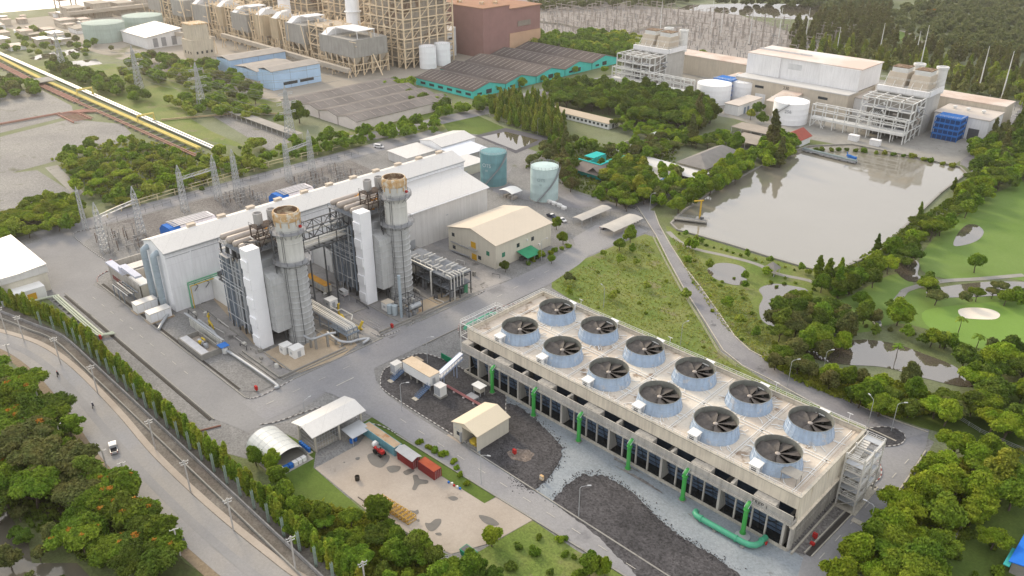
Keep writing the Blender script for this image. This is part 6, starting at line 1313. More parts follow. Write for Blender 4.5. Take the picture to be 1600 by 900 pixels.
# fences
def fence(name, label, line, h, step, m, cat='fence', w=.08, rails=3):
 t = thing(name, label, cat, tuple(line[0][:2])+(0,)); b = MB(); first = Vector((*line[0][:2],0)); off = []
 for a, c in zip(line[:-1],line[1:]):
  a, c = Vector((*a[:2],0)), Vector((*c[:2],0)); n = max(1,int((c-a).length/step))
  for k in range(n+(c[:2] == line[-1][:2])): off.append(a.lerp(c,k/n)-first)
  for r in range(rails): z = Vector((0,0,h*(1-r/max(1,rails))-.05)); b.bar(a+z,c+z,w)
 po = MB().bar(first,first+Vector((0,0,h)),w*1.3).build('post', m, t); copies(po, off[1:100], t); b.build('rails', m, t); return t
fence('yellow_guardrail','weathered yellow pipe guardrail along the far edge of the switchyard road',px([(168,340),(190,330),(300,297),(420,262),(520,236),(572,222)]),3.0,8,mat('faded_yellow', (.62,.54,.33),(.52,.46,.31)),w=.26,rails=2)
fence('mesh_fence','grey mesh fence on the near edge of the switchyard road',px([(150,360),(200,340),(330,300),(450,268),(560,242)]),2.4,4,M_steelD,w=.07,rails=2)
fence('road_fence','pale rail fence on the meadow side of the lake road',px([(1020,372),(1040,412),(1062,452),(1094,504),(1122,552),(1150,574)]),1.3,4,M_concL,rails=3)
fence('mesh_fence','thin mesh fence on the verge behind the cooling tower',px([(1150,574),(1200,600),(1270,637),(1330,667)]),1.5,4,M_galv,w=.06,rails=2)
fence('pond_fence','pale post fence between the treatment pond lawn and the young trees',px([(758,180),(800,196),(860,214),(880,222)]),2.0,4,M_concL,rails=3)
fence('bridge_fence','grey rail fence along the lane beside the right wood',px([(1496,655),(1530,676),(1560,690),(1620,716)]),1.3,3,M_galv,rails=3)
fence('garden_wall','long grey wall through the grass behind the right wood',px([(1532,782),(1500,830),(1452,905)]),.7,3,M_conc,'wall',w=.5,rails=1)
bs = thing('blue_roof_house','blue roofed house cut by the right edge of the picture','house',(133,25,0)); b = MB(); b.box(126.5,140,17,30,0,3.2); b.build('wall', M_conc, bs); b = MB(); gable_roof(b,126.2,140,16.6,30.4,3.2,4.6,.2,.3); b.build('roof', mat('vivid_blue_roof', (.02,.16,.62),(.018,.14,.54),scale=.3,seam=(1.2,'v',.06,.85)), bs); b = MB(); b.box(125.2,126.4,15.6,22,2.4,2.6); b.build('teal_awning', mat('teal_sheet', (.06,.42,.40)), bs)
# switchyard lattice towers, gantries and equipment behind the hall
def lattice(h, w0, w1, n=8, t=.1, peak=2.5):
 b = MB(); cs = ((-1,-1),(1,-1),(1,1),(-1,1))
 def c(k): w = w0+(w1-w0)*k/n; z = h*k/n; return [Vector((a*w/2,q*w/2,z)) for a, q in cs]
 for k in range(n):
  A, B = c(k), c(k+1)
  for j in range(4): b.bar(A[j],B[j],t); b.bar(A[j],B[(j+1)%4],t*.7); b.bar(A[(j+1)%4],B[j],t*.7); b.bar(B[j],B[(j+1)%4],t*.7)
 for j in range(4): b.bar(c(n)[j],(0,0,h+peak),t)
 return b
sw0 = lattice(17.5,2.6,1.5,9,.15,3.5).build('lattice_tower', M_galv, org=Vector((0,0,0)))
for k, q in enumerate(((165,395),(222,367),(290,330),(342,312),(372,302),(452,283),(488,268))):
 x, y = W2(*q); o = sw0 if k == 0 else sw0.copy()
 if k: COL.objects.link(o)
 o.location = (x,y,0); tag(o,'galvanised lattice tower, %s from the left in the switchyard behind the hall' % ORD[k],'lattice tower','lattice towers of the switchyard')
for k, (a, c) in enumerate((((165,395),(222,367)),((290,330),(342,312)),((452,283),(488,268)))):
 a, c = W(*a), W(*c); b = MB();
 for d in (-.5,.5): b.truss((a.x,a.y+d*.4,14.2),(c.x,c.y+d*.4,14.2),1.2,.13,10); b.bar((a.x+d,a.y,14.2),(c.x+d,c.y,14.2),.1)
 solo(b,'gantry_beam',M_galv,'lattice gantry beam, %s from the left between switchyard towers' % ORD[k],'gantry beam',None,'gantry beams of the switchyard')
p = W(135,360); o = lattice(17,1.6,.9,9,.12,2).build('lattice_mast', M_galv, org=Vector((p.x,p.y,0)) if 0 else Vector((0,0,0))); o.location = (p.x,p.y,0); tag(o,'slim grey lattice mast standing alone at the bend of the perimeter road','mast')
rg = random.Random(21)
eq = [('post_insulator',lambda b: (b.bar((0,0,0),(0,0,2.2),.25), b.lathe((0,0,2.2),[(.16,0),(.26,.15),(.14,.3),(.26,.45),(.14,.6),(.26,.75),(.14,.9),(.26,1.05),(.14,1.2),(.2,1.9),(0,2)],8))),
      ('circuit_breaker',lambda b: (b.box(-.5,.5,-.4,.4,0,1.6), b.bar((0,0,1.6),(0,0,4.2),.3), b.bar((-.9,0,4.2),(.9,0,4.6),.3), b.bar((0,-1.5,1.2),(0,1.5,1.2),.2))),
      ('disconnector',lambda b: (b.bar((0,-1.6,0),(0,-1.6,4.6),.22), b.bar((0,1.6,0),(0,1.6,4.6),.22), b.bar((0,-2,3.0),(0,2,3.0),.22), b.bar((0,-2,4.7),(0,2,4.7),.14)))]
for kind, (nm, fn) in enumerate(eq):
 b = MB(); fn(b); proto = b.build(nm, mat('equipment_brown', (.22,.16,.13),(.14,.12,.11),scale=1) if kind == 0 else mat('equipment_grey', (.36,.35,.34),(.25,.25,.25),scale=.8), org=Vector((0,0,0)))
 lab = {'post_insulator':'brown post insulator in the rows of the switchyard behind the hall','circuit_breaker':'grey circuit breaker in the switchyard rows behind the hall','disconnector':'grey two post disconnector in the switchyard rows behind the hall'}[nm]
 n = 0
 for (xa, xb, ya, yb) in ((-187,-168,-48,-32),(-192,-178,8,24),(-192,-160,44,72)):
  for x in np.arange(xa,xb,3.4):
   for y in np.arange(ya,yb,3.2):
    if rg.random() < .30:
     o = proto if n == 0 else proto.copy()
     if n: COL.objects.link(o)
     o.location = (x+rg.uniform(-.5,.5)+kind*.8,y+rg.uniform(-.4,.4),0); o.rotation_euler.z = 0; tag(o,lab,nm.replace('_',' '),nm.replace('_',' ')+'s of the switchyard'); n += 1
# ================================================================== the second plant beyond the lake (right)
M_bst = mat('pale_steel', (.720, .720, .696),(.624, .624, .600),scale=.4)
M_beige = mat('beige_wall', (.605, .540, .443),(.540, .486, .400),scale=.15,streak=.25,seam=(6,'v',.12,.88))
M_pinkroof = mat('weathered_roof', (.60,.50,.43),(.52,.40,.33),scale=.1,bigc=(.62,.56,.50),bigs=.05)
M_bwhite = mat('back_white', (.826, .826, .826),(.743, .743, .743),scale=.1,seam=(5,'v',.1,.88),streak=.2)
M_brblue = mat('cooler_blue', (.04,.20,.58),(.03,.15,.46),scale=.8)
def back_unit(xa, xb, lab, side):
 """pale steel boiler block with two stacks; xa..xb platform, y from 306 to 378"""
 t = thing('boiler_block', lab, 'boiler block', ((xa+xb)/2,335,0), 'pale boiler blocks beyond the lake')
 b = MB(); b.box(xa,xb,305.8,310.5,4.6,5.8); b.build('front_platform', M_bst, t)
 b = MB(); xs = np.linspace(xa,xb,9)
 for x in xs: b.bar((x,306.3,0),(x,306.3,13.2 if x < xb-1 else 14),.45); b.bar((x,310.3,0),(x,310.3,12.8),.5)
 for z in (5.4,9.4,12.8): b.bar((xa,306.3,z),(xb,306.3,z),.5); b.bar((xa,310.3,z),(xb,310.3,z),.5)
 for x in xs: b.bar((x,306.3,12.8),(x,310.3,12.8),.3)
 b.bar((xa,306.3,0),(xa+4,306.3,5),.35); b.bar((xa+8,306.3,0),(xa+4,306.3,5),.35)
 b.build('platform_frame', M_bst, t)
 # main steel frame
 m0, m1 = (xb-27,xb) if side > 0 else (xa,xa+27)
 b = MB(); ms = np.linspace(m0,m1,5); yy = (311,317,323,330)
 for x in ms:
  for y in yy: b.bar((x,y,0),(x,y,21),.5)
 for z in (6,11,16,21):
  for y in yy: b.bar((m0,y,z),(m1,y,z),.5)
  for x in ms: b.bar((x,yy[0],z),(x,yy[-1],z),.45)
 for i in range(4): b.bar((ms[i],311,16),(ms[i+1],311,21),.25); b.bar((m1,yy[0],(5*i)),(m1,yy[-1],5*i+5),.25)
 b.build('main_frame', M_bst, t)
 b = MB(); rg = random.Random(int(abs(xa)))
 for k in range(34):
  x, y, z = rg.uniform(m0+1,m1-1), rg.uniform(312,328), rg.uniform(6,20); b.tube([(x,y,z),(x+rg.uniform(2,6),y,z),(x+rg.uniform(2,6),y+rg.uniform(-3,3),z+rg.uniform(-3,3))],rg.choice((.25,.4,.6)),7,m=rg.choice((0,1,2)))
 for k in range(6): b.tube([(m0+5+k*1.0,311.6,6),(m0+5+k*1.0,311.6,13),(m0+5+k*1.0,315,14)],.3,7,m=0)
 for z in (5.9,10.9,15.9): b.box(m0,m1,yy[0],yy[-1],z-.1,z,m=2)
 b.build('frame_piping', [M_bst,M_pipeB,M_steelG], t)
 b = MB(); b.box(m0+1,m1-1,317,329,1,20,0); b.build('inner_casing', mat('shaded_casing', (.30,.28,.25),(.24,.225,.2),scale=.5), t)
 # boiler casing with sloped tan hoods
 b = MB(); b.box(m0,m1,330.5,352,0,23.5); b.build('casing', mat('casing_pale', (.50,.49,.46),(.44,.43,.40),scale=.3,streak=.3,seam=(2.5,'vh',.15,.85)), t)
 b = MB(); b.box(m0-.6,m1+.6,329.5,331.5,21.4,24.2); b.box(m1+.05,m1+1.2,331.5,352,21.4,24.2); b.build('edge_beam', M_bwhite, t)
 for c in (m0+7.5,m0+20):
  b = MB(); b.ext([(333,23.6),(336,31),(346,31),(346,23.6)],'x',c-5,c+5); b.build('hood', mat('hood_tan', (.53,.46,.37),(.46,.40,.32),scale=.4), t)
  b = MB(); b.box(c-4.2,c+4.2,337,346,31,33.5); b.build('plenum', M_bst, t); b = MB(); b.box(c-4.5,c+4.5,337.2,345.8,33.5,33.9); b.build('plenum_top', M_rustd, t)
  b = MB(); b.lathe((c+5,352,0),[(2.9,20),(2.9,33),(3.3,33.3),(3.3,34.4),(2.7,34.6),(2.6,33.4),(0,33.4)],20); b.build('stack', M_bst, t, smooth=True)
 b = MB()
 for z in (24.2,28): b.rail([(m0,331,z),(m1+1,331,z),(m1+1,352,z)],1.2,.12,3)
 for k in range(5): x = m0+2+k*5; b.bar((x,332,24),(x,338,31),.25)
 b.build('guard_rail', M_bst, t)
 return t
back_unit(-60.5,-8.0,'pale steel boiler block with two stacks at the near lake corner',1)
back_unit(-205,-142,'pale steel boiler block with two stacks behind the dark grove',-1)
def block(name, label, cat, x0, x1, y0, y1, h, wm, rm, group=None, par=.0, ov=.35):
 t = thing(name, label, cat, ((x0+x1)/2,(y0+y1)/2,0), group); b = MB(); b.box(x0,x1,y0,y1,0,h); b.build('wall', wm, t); b = MB(); b.box(x0-ov,x1+ov,y0-ov,y1+ov,h,h+.5); b.build('roof', rm, t); return t
def roof_vents(t, pts, z, r=1.2):
 for x, y in pts: b = MB(); b.lathe((x,y,z),[(r*.6,0),(r*.6,.8),(r,.9),(r,1.6),(0,2)],12); b.build('roof_vent', M_bst, t)
wb = block('machine_hall','white flat roofed machine hall at the right end of the lake plant','hall',-6,22.5,343,367,11.4,M_bwhite,mat('buff_roof', (.58,.53,.48),(.52,.47,.42),scale=.1)); roof_vents(wb,((0,356),(7,356),(15,356)),11.9)
openings(wb,'shutter_door',M_steelD,[(13,18.5,342.9,343,0,6)])
block('machine_hall','beige long hall behind the white machine hall at the far right','hall',-48,22.5,367.6,384,14.5,M_beige,M_pinkroof)
wb = block('machine_hall','white flat roofed machine hall behind the left part of the lake frame','hall',-62,-34,343,366,11.4,M_bwhite,MATS['buff_roof']); roof_vents(wb,((-56,355),(-48,355),(-40,355)),11.9)
wb = block('machine_hall','white hall with roof vents between the two boiler blocks','hall',-140,-108,340,362,9.5,M_bwhite,M_pinkroof); roof_vents(wb,((-134,350),(-124,350),(-115,350)),10)
for k, (xa, ya, lab) in enumerate(((-1.5,331,'blue slatted cooler in front of the right white machine hall'),(-36,332,'blue slatted cooler inside the lake plant frame'),(-138,326,'blue slatted cooler between the left boiler block and the white tanks'))):
 c = thing('air_cooler', lab, 'cooler', (xa+6,ya+5,0), 'blue air coolers'); xb, yb = xa+13, ya+11
 b = MB(); b.box(xa+.4,xb-.4,ya+.4,yb-.4,0,12); b.build('core', mat('cooler_dark', (.02,.07,.22)), c); b = MB()
 for z in (2.5,5.5,8.5,11.6): b.box(xa,xb,ya,yb,z,z+.9)
 for x in np.linspace(xa,xb,6): b.bar((x,ya,0),(x,ya,12.4),.3); b.bar((x,yb,0),(x,yb,12.4),.3)
 b.build('louvre_frame', M_brblue, c); b = MB(); b.rail([(xa,ya,12.5),(xb,ya,12.5),(xb,yb,12.5)],1,.1,2); b.build('guard_rail', M_bst, c)
# tall white hall
tw = thing('tall_hall','tall white hall with set-back upper storey in the middle of the lake plant','hall',(-98,372,0))
b = MB(); b.box(-126,-52,333,372,0,14); b.build('lower_wall', M_beige, tw); b = MB(); b.box(-126.4,-51.6,332.6,346,14,14.6); b.build('lower_roof', M_wroof, tw)
b = MB(); b.box(-126,-52,346,376,14.6,27); b.build('upper_wall', M_bwhite, tw); b = MB(); b.box(-126.6,-51.4,345.4,376.6,27,27.6); b.build('upper_roof', mat('patched_roof', (.74,.72,.69),(.68,.66,.62),scale=.05,bigc=(.62,.50,.43),bigs=.02), tw); MB().box(-126,-103,344.8,346,14.7,26.9).build('wall_bay', M_bwhite, tw); MB().box(-77,-52,344.6,346,14.7,26.9).build('wall_bay', M_bwhite, tw)
b = MB(); [b.box(x,x+6,332.9,333,9.5,11) for x in (-112,-90,-70)]; b.build('window', M_glass, tw); b = MB(); [b.box(x,x+7,332.8,333,.2,6) for x in (-121,-111,-100)]; b.build('door', M_bwhite, tw)
b = MB(); b.box(-126,-90,360,360.5,27.6,28.6); [b.box(x,x+9,345.9,346,21,24.5) for x in (-121,-98)]; b.build('panel', mat('faint_panel', (.66,.67,.67)), tw)
text('230',2.6,(-91,332.88,12.2),(PI/2,0,0),M_ink,tw)
lh = block('low_hall','beige low hall behind the left boiler block','hall',-200,-126.5,372,390,13,M_beige,M_pinkroof)
lh = thing('gallery','grey conveyor gallery sloping beside the white numbered tank','gallery',(-95,318,0)); b = MB(); b.ext([(312,0),(312,8),(336,11),(336,0)][::-1],'x',-92,-80); b.build('wall', M_beige, lh); b = MB(); b.ext([(311.5,8.1),(336,11.1),(336,11.5),(311.5,8.5)][::-1],'x',-92.4,-79.6); b.build('roof', M_pinkroof, lh); b = MB(); [b.bar((-78.5,y,0),(-78.5,y,9),.3) for y in np.arange(314,336,2)]; b.build('louvre', M_bst, lh)
tA = tank('white storage tank with a clean dome behind the small white block',-131,316,10.8,11.8,M_tkw,stairs=False)
tB = tank('white storage tank half hidden behind the other one by the tall hall',-122,337,9,11.5,M_tkw,stairs=False)
tC = tank('white numbered storage tank at the lake plant gate',-73.5,306.5,10.0,12.4,M_tkw,a0=-2.6,a1=-1.2)
tank_text(tC,'256',-73.5,306.5,10,R_(-72),8.2,2.6,mat('grey_digits', (.35,.37,.40)))
sw = thing('site_office','small white block with a buff roof beside the twin white tanks','office',(-106,310,0)); b = MB(); b.box(-111,-101.5,296.5,324,0,6); b.build('wall', M_bwhite, sw); b = MB(); b.box(-111.4,-101.1,296.1,324.4,6,6.35); b.build('roof', MATS['buff_roof'], sw); openings(sw,'door',mat('door_blue', (.25,.32,.42)),[(-101.5,-101.4,y,y+2.2,.1,4) for y in (303,307,313,317)])
# canopies and garden buildings around the garden between plant and lake
def roof_shed(label, x0, x1, y0, y1, h, m, name='canopy_shed', group=None, rise=.0, cat='shed'):
 t = thing(name, label, cat, ((x0+x1)/2,(y0+y1)/2,0), group); b = MB()
 if rise: (gable_roof if (y1-y0) > (x1-x0) else gable_roof_x)(b,x0,x1,y0,y1,h,h+rise,.2,.3)
 else: b.box(x0,x1,y0,y1,h,h+.22)
 b.build('roof', m, t); q = []
 for x in np.linspace(x0+.4,x1-.4,max(2,int((x1-x0)/5))):
  for y in np.linspace(y0+.4,y1-.4,max(2,int((y1-y0)/5))):
   if abs(x-x0-.4) < .1 or abs(x-x1+.4) < .1 or abs(y-y0-.4) < .1 or abs(y-y1+.4) < .1: q.append((x,y))
 po = MB().bar((*q[0],0),(*q[0],h),.2).build('post', M_bst, t); copies(po, [(u-q[0][0],v-q[0][1],0) for u, v in q[1:]], t); b = MB(); b.box(x0+1,x1-1,y0+1,y1-1,0,.2); b.build('floor', M_conc, t); return t
M_shed = mat('grey_brown_sheet', (.36,.32,.27),(.30,.265,.23),scale=.2,seam=(1.5,'v',.1,.9))
def pxbox(pts, z):   # axis-aligned footprint of surveyed corner points at roof height z
 P = [W(*q,z) for q in pts]; return min(p.x for p in P), max(p.x for p in P), min(p.y for p in P), max(p.y for p in P)
roof_shed('brown long canopy beside the numbered white tank',*pxbox([(1158,197),(1160,190),(1210,202),(1206,211)],4),3.6,M_shed,group='brown canopies by the lake plant')
roof_shed('brown long canopy nearer to the lake trees',*pxbox([(1155,214),(1163,206),(1200,217),(1190,228)],4),3.6,M_shed,group='brown canopies by the lake plant')
hp = thing('pavilion','grey hip roofed pavilion at the lake corner','pavilion',(-70,205,0)); x0,x1,y0,y1 = pxbox([(1066,249),(1118,226),(1150,243),(1100,262)],5)
b = MB(); e, r = 4.2, 8.5; xm, ym = (x0+x1)/2,(y0+y1)/2; d = min(x1-x0,y1-y0)/2*.9
R1, R2 = ((xm,y0+d,r),(xm,y1-d,r)) if (y1-y0) > (x1-x0) else ((x0+d,ym,r),(x1-d,ym,r))
c4 = [(x0,y0,e),(x1,y0,e),(x1,y1,e),(x0,y1,e)]
if (y1-y0) > (x1-x0): b.face([c4[0],c4[1],R1]); b.face([c4[1],c4[2],R2,R1]); b.face([c4[2],c4[3],R2]); b.face([c4[3],c4[0],R1,R2])
else: b.face([c4[0],c4[1],R2,R1]); b.face([c4[1],c4[2],R2]); b.face([c4[2],c4[3],R1,R2]); b.face([c4[3],c4[0],R1])
b.build('roof', mat('slate_sheet', (.26,.245,.23),(.21,.20,.19),scale=.3), hp); b = MB(); b.box(x0+1.2,x1-1.2,y0+1.2,y1-1.2,0,4.2); b.build('wall', M_beige, hp)
roof_shed('long white canopy strip through the garden',*pxbox([(997,248),(1007,243),(1100,272),(1088,280)],3),2.8,M_wroof)
roof_shed('long grey roof beside the white canopy strip',*pxbox([(985,262),(1000,254),(1052,275),(1036,284)],4),3.6,mat('grey_sheet', (.45,.43,.40),(.39,.375,.35),scale=.3))
bk = thing('kiosk','small kiosk with a vivid blue roof beside the garden path','kiosk',(-60,165,0)); p = W(1034,292); b = MB(); b.box(p.x-1.6,p.x+1.6,p.y-1.6,p.y+1.6,0,2.6); b.build('wall', M_white, bk); b = MB(); gable_roof(b,p.x-1.9,p.x+1.9,p.y-1.9,p.y+1.9,2.6,4,.12,.3); b.build('roof', M_blue, bk)
gz = thing('gazebo','small grey pyramid roofed gazebo at the lake path','gazebo',(19.5,113.5,0)); b = MB(); b.lathe((19.5,113.5,2.4),[(3.4,0),(0,2.4)],4,a0=PI/4,a1=PI/4+2*PI); b.build('roof', mat('slate_sheet',(.26,.245,.23)), gz); b = MB(); [b.bar((19.5+a,113.5+c,0),(19.5+a,113.5+c,2.5),.2) for a in (-2,2) for c in (-2,2)]; b.build('posts', M_bst, gz)
gd = thing('garden_house','tiny white house in the garden by the round pond','garden house',(-116,226,0)); p = W(1019,222); gd.location = (p.x,p.y,0); ORG[gd.name] = Vector((p.x,p.y,0)); b = MB(); b.box(p.x-2,p.x+2,p.y-2.5,p.y+2.5,0,3.4); b.build('wall', M_white, gd); b = MB(); gable_roof(b,p.x-2,p.x+2,p.y-2.5,p.y+2.5,3.4,5.2,.15,.4); b.build('roof', M_white, gd)
b = MB(); c = W(1000,231); [b.bar((c.x+11*math.cos(a),c.y+11*math.sin(a),.5),(c.x+11*math.cos(a+.2),c.y+11*math.sin(a+.2),.5),.5,1.0) for a in np.arange(.2,3.6,.2)]; solo(b,'garden_wall',M_concL,'curved pale wall round the garden pond','wall')
# teal canteen with a courtyard
tl = thing('courtyard_building','building with turquoise eaves, brown roof and open courtyard','building',(-98,158,0)); x0,x1,y0,y1 = pxbox([(897,254),(940,266),(968,252),(925,250)],5.2)
M_tq = mat('turquoise_paint', (.03,.46,.43),(.025,.40,.38),scale=.4); M_brr = mat('brown_sheet', (.235,.205,.185),(.19,.165,.15),scale=.3,seam=(1.2,'v',.1,.85))
b = MB(); b.box(x0,x1,y0,y0+.3,0,3.4); b.box(x0,x0+.3,y0,y1+8,0,3.4); b.box(x1-.3,x1,y0,y1+8,0,3.4); b.build('wall', M_tq, tl)
b = MB(); b.face([(x1+2.4,y0-2,2.9),(x1+2.4,y1+8,2.9),(x1-3.5,y1+8,6.2),(x1-3.5,y0-2,6.2)]); b.face([(x0-2,y0-2.4,2.9),(x1+2.4,y0-2.4,2.9),(x1-3.5,y0+3.5,6.2),(x0+3.5,y0+3.5,6.2)]); b.face([(x1-3.5,y0-2,6.1),(x1-3.5,y1+8,6.1),(x1-7,y1+8,3.4),(x1-7,y0-2,3.4)]); b.build('roof', M_brr, tl)
b = MB(); b.bar((x1-3.5,y0+3.5,6.3),(x1-3.5,y1+8,6.3),.8,.4); b.bar((x0,y0+3.5,6.3),(x1-3.5,y0+3.5,6.3),.8,.4); b.bar((x1+2.4,y0-2.4,3.0),(x1+2.4,y1+8,3.0),.3,.4); b.box(x0-6,x0,y1-2,y1+8,3.6,3.9); b.box(x1-11,x1-7,y0+4,y1+7,3.0,3.3); b.build('eaves', M_tq, tl)
# long low house and teal/brown warehouses
lg = thing('long_house','long low white house with a tan roof beside the dark grove','house',(-160,225,0)); x0,x1,y0,y1 = -183,-139.5,219.5,228.5
b = MB(); b.ext([(y0,0),(y0,3.4),((y0+y1)/2,4.9),(y1,3.4),(y1,0)][::-1],'x',x0,x1); b.build('wall', M_bwhite, lg); b = MB(); gable_roof_x(b,x0,x1,y0,y1,3.42,4.95,.15,.5); b.build('roof', mat('tan_sheet', (.50,.42,.32),(.45,.38,.29),scale=.1), lg); openings(lg,'window',M_glass,[(x,x+1.6,y0-.06,y0,1.2,2.5) for x in np.arange(x0+2,x1-2,3)]+[(x1,x1+.06,223,224.4,.2,2.4)])
M_bw = mat('warehouse_roof', (.095,.08,.077),(.075,.063,.06),scale=.12,bigc=(.115,.098,.092),bigs=.05); M_rvent = mat('roof_strip', (.33,.29,.27),(.28,.25,.23))
def warehouse(label, x0, x1, y0, y1, wm, axis, n, group, ridge=1.8, h=5.2, curved=False):
 t = gable_house('warehouse', label, 'warehouse', x0,x1,y0,y1,h,h+ridge,axis,wm,M_bw if axis == 'x' else mat('grey_warehouse_roof', (.17,.155,.15),(.135,.125,.12),scale=.12,bigc=(.20,.185,.175),bigs=.05),group)
 b = MB()
 if axis == 'y':
  xm = (x0+x1)/2
  for k in range(n):
   y = y0+(k+.5)*(y1-y0)/n
   for s in (-1,1): b.bar((xm+s*1.5,y,h+ridge*(1-1.5*2/(x1-x0))+.35),(xm+s*(x1-x0)*.42,y,h+ridge*(1-.84)+.35),.5,.12)
 else:
  ym = (y0+y1)/2
  for k in range(n):
   x = x0+(k+.5)*(x1-x0)/n
   for s in (-1,1): b.bar((x,ym+s*1.2,h+ridge*(1-1.2*2/(y1-y0))+.38),(x,ym+s*(y1-y0)*.42,h+ridge*(1-.84)+.38),.5,.12)
 b.build('roof_strips', M_rvent, t); return t
M_tqw = mat('turquoise_wall', (.091, .621, .567),(.078, .540, .499),scale=.3); M_pkw = mat('pale_pink_wall', (.754, .675, .661),(.676, .608, .594),scale=.3)
# turquoise warehouses: five roofs side by side, ridges along y
for k in range(5):
 y0, y1, xa = 214+k*30.4, 243.5+k*30.4, (-303,-312,-318,-322,-325)[k]
 t = warehouse('brown roofed warehouse with turquoise walls, %s gable from the left' % ORD[k], xa, -246, y0, y1, M_tqw, 'x', 14, 'turquoise walled warehouses', ridge=3.4, h=4.8)
 openings(t,'window',M_glass,[(-246,-245.9,y0+12,y0+17,1.2,4),(-246,-245.9,y0+4,y0+8,1.6,3)]+([(x,x+5,y0-.1,y0,1.6,3.2) for x in np.arange(xa+5,-252,9)] if k == 0 else []))
# pink warehouses to the left, ridges along y
for k, (a, c) in enumerate(((-258,-240),(-277,-259),(-296,-278),(-315,-297))):
 t = warehouse('brown roofed warehouse with pale pink walls, %s row from the front' % ORD[k], a, c, 118 if k < 3 else 116, 190+k*2, M_pkw, 'y', 12, 'pale pink warehouses')
roof_shed('long grey open shed on the gravel lot before the pink warehouses',-322,-249,82,88.5,3.0,mat('dull_sheet', (.36,.34,.31),(.30,.285,.26),scale=.2))
# light blue buildings
M_lb = mat('light_blue_wall', (.450, .625, .825),(.388, .550, .737),scale=.2,seam=(6.5,'v',.25,.5)); M_gr = mat('grey_brown_roof', (.375, .344, .312),(.312, .288, .263),scale=.2)
t = thing('blue_building','light blue building with a brown roof, the larger and nearer one','building',(-372,155,0)); b = MB(); b.box(-374,-358,136,174,0,12.5); b.build('wall', M_lb, t); b = MB(); gable_roof(b,-374,-358,136,174,12.52,14,.3,.6); b.build('roof', M_gr, t); openings(t,'window',M_glass,[(-357.95,-357.9,y,y+11,2.2,4.2) for y in (144,157)])
t = thing('blue_building','light blue building with a brown roof, the farther one behind the trees','building',(-432,165,0)); b = MB(); b.box(-444,-425,142,188,0,9.5); b.build('wall', M_lb, t); b = MB(); gable_roof(b,-444,-425,142,188,9.52,11,.3,.6); b.build('roof', M_gr, t)
t = thing('blue_building','low light blue annex with a tin roof by the larger blue building','building',(-408,150,0)); b = MB(); b.box(-420,-390,143,176,0,6.5); b.build('wall', M_lb, t); b = MB(); gable_roof(b,-420,-390,143,176,6.52,8,.3,.6); b.build('roof', M_gr, t)
# twin white tanks, stepped white block, maroon hall
tank('white upright tank, front one of the pair beside the great boiler frame',-338,255,6.3,16,M_tkw,stairs=False,dome=.5,group='twin white tanks by the boiler frame')
tank('white upright tank, rear one of the pair beside the great boiler frame',-338.5,270,6.0,16,M_tkw,stairs=False,dome=.5,group='twin white tanks by the boiler frame')
t = thing('stepped_block','white stepped block with slit windows between boiler frame and maroon hall','block',(-365,290,0)); b = MB(); b.ext([(276,0),(276,13),(301,22),(301,0)][::-1],'x',-384,-357); b.build('wall', M_bwhite, t)
openings(t,'window',M_glass,[(-356.95,-356.9,y,y+4.5,z,z+1.5) for y in (279,286,293) for z in (4,8.5)]+[(-356.95,-356.9,y,y+4.5,13,14.5) for y in (286,293)])
M_mar = mat('maroon_cladding', (.33,.185,.17),(.285,.16,.15),scale=.15,seam=(9,'v',.2,.8)); M_mar2 = mat('tan_cladding', (.60,.39,.26),(.53,.34,.23),scale=.15,seam=(7,'v',.2,.85))
t = thing('boiler_hall','tall maroon boiler house with a tan lower side','hall',(-350,345,0)); b = MB(); b.box(-385,-332,307,336,0,37); b.box(-385,-332,336,372,15.5,34); b.build('upper_wall', M_mar, t); b = MB(); b.box(-385,-331.5,336.1,372.3,0,15.4); b.build('lower_wall', M_mar2, t); b = MB(); b.box(-386,-331.5,306.5,336,37,37.7); b.box(-386,-331,336.1,373,34,34.7); b.build('roof', mat('rusty_roof', (.38,.21,.13),(.30,.17,.11),scale=.2), t)
b = MB(); [b.box(x,x+3,y,y+3,37.7,39.5) for x, y in ((-370,315),(-350,320),(-345,330))]; b.build('roof_plant', M_rust, t); b = MB(); b.box(-331.4,-331.3,345,360,20,24); b.build('window', mat('dusty_window', (.3,.26,.22)), t)
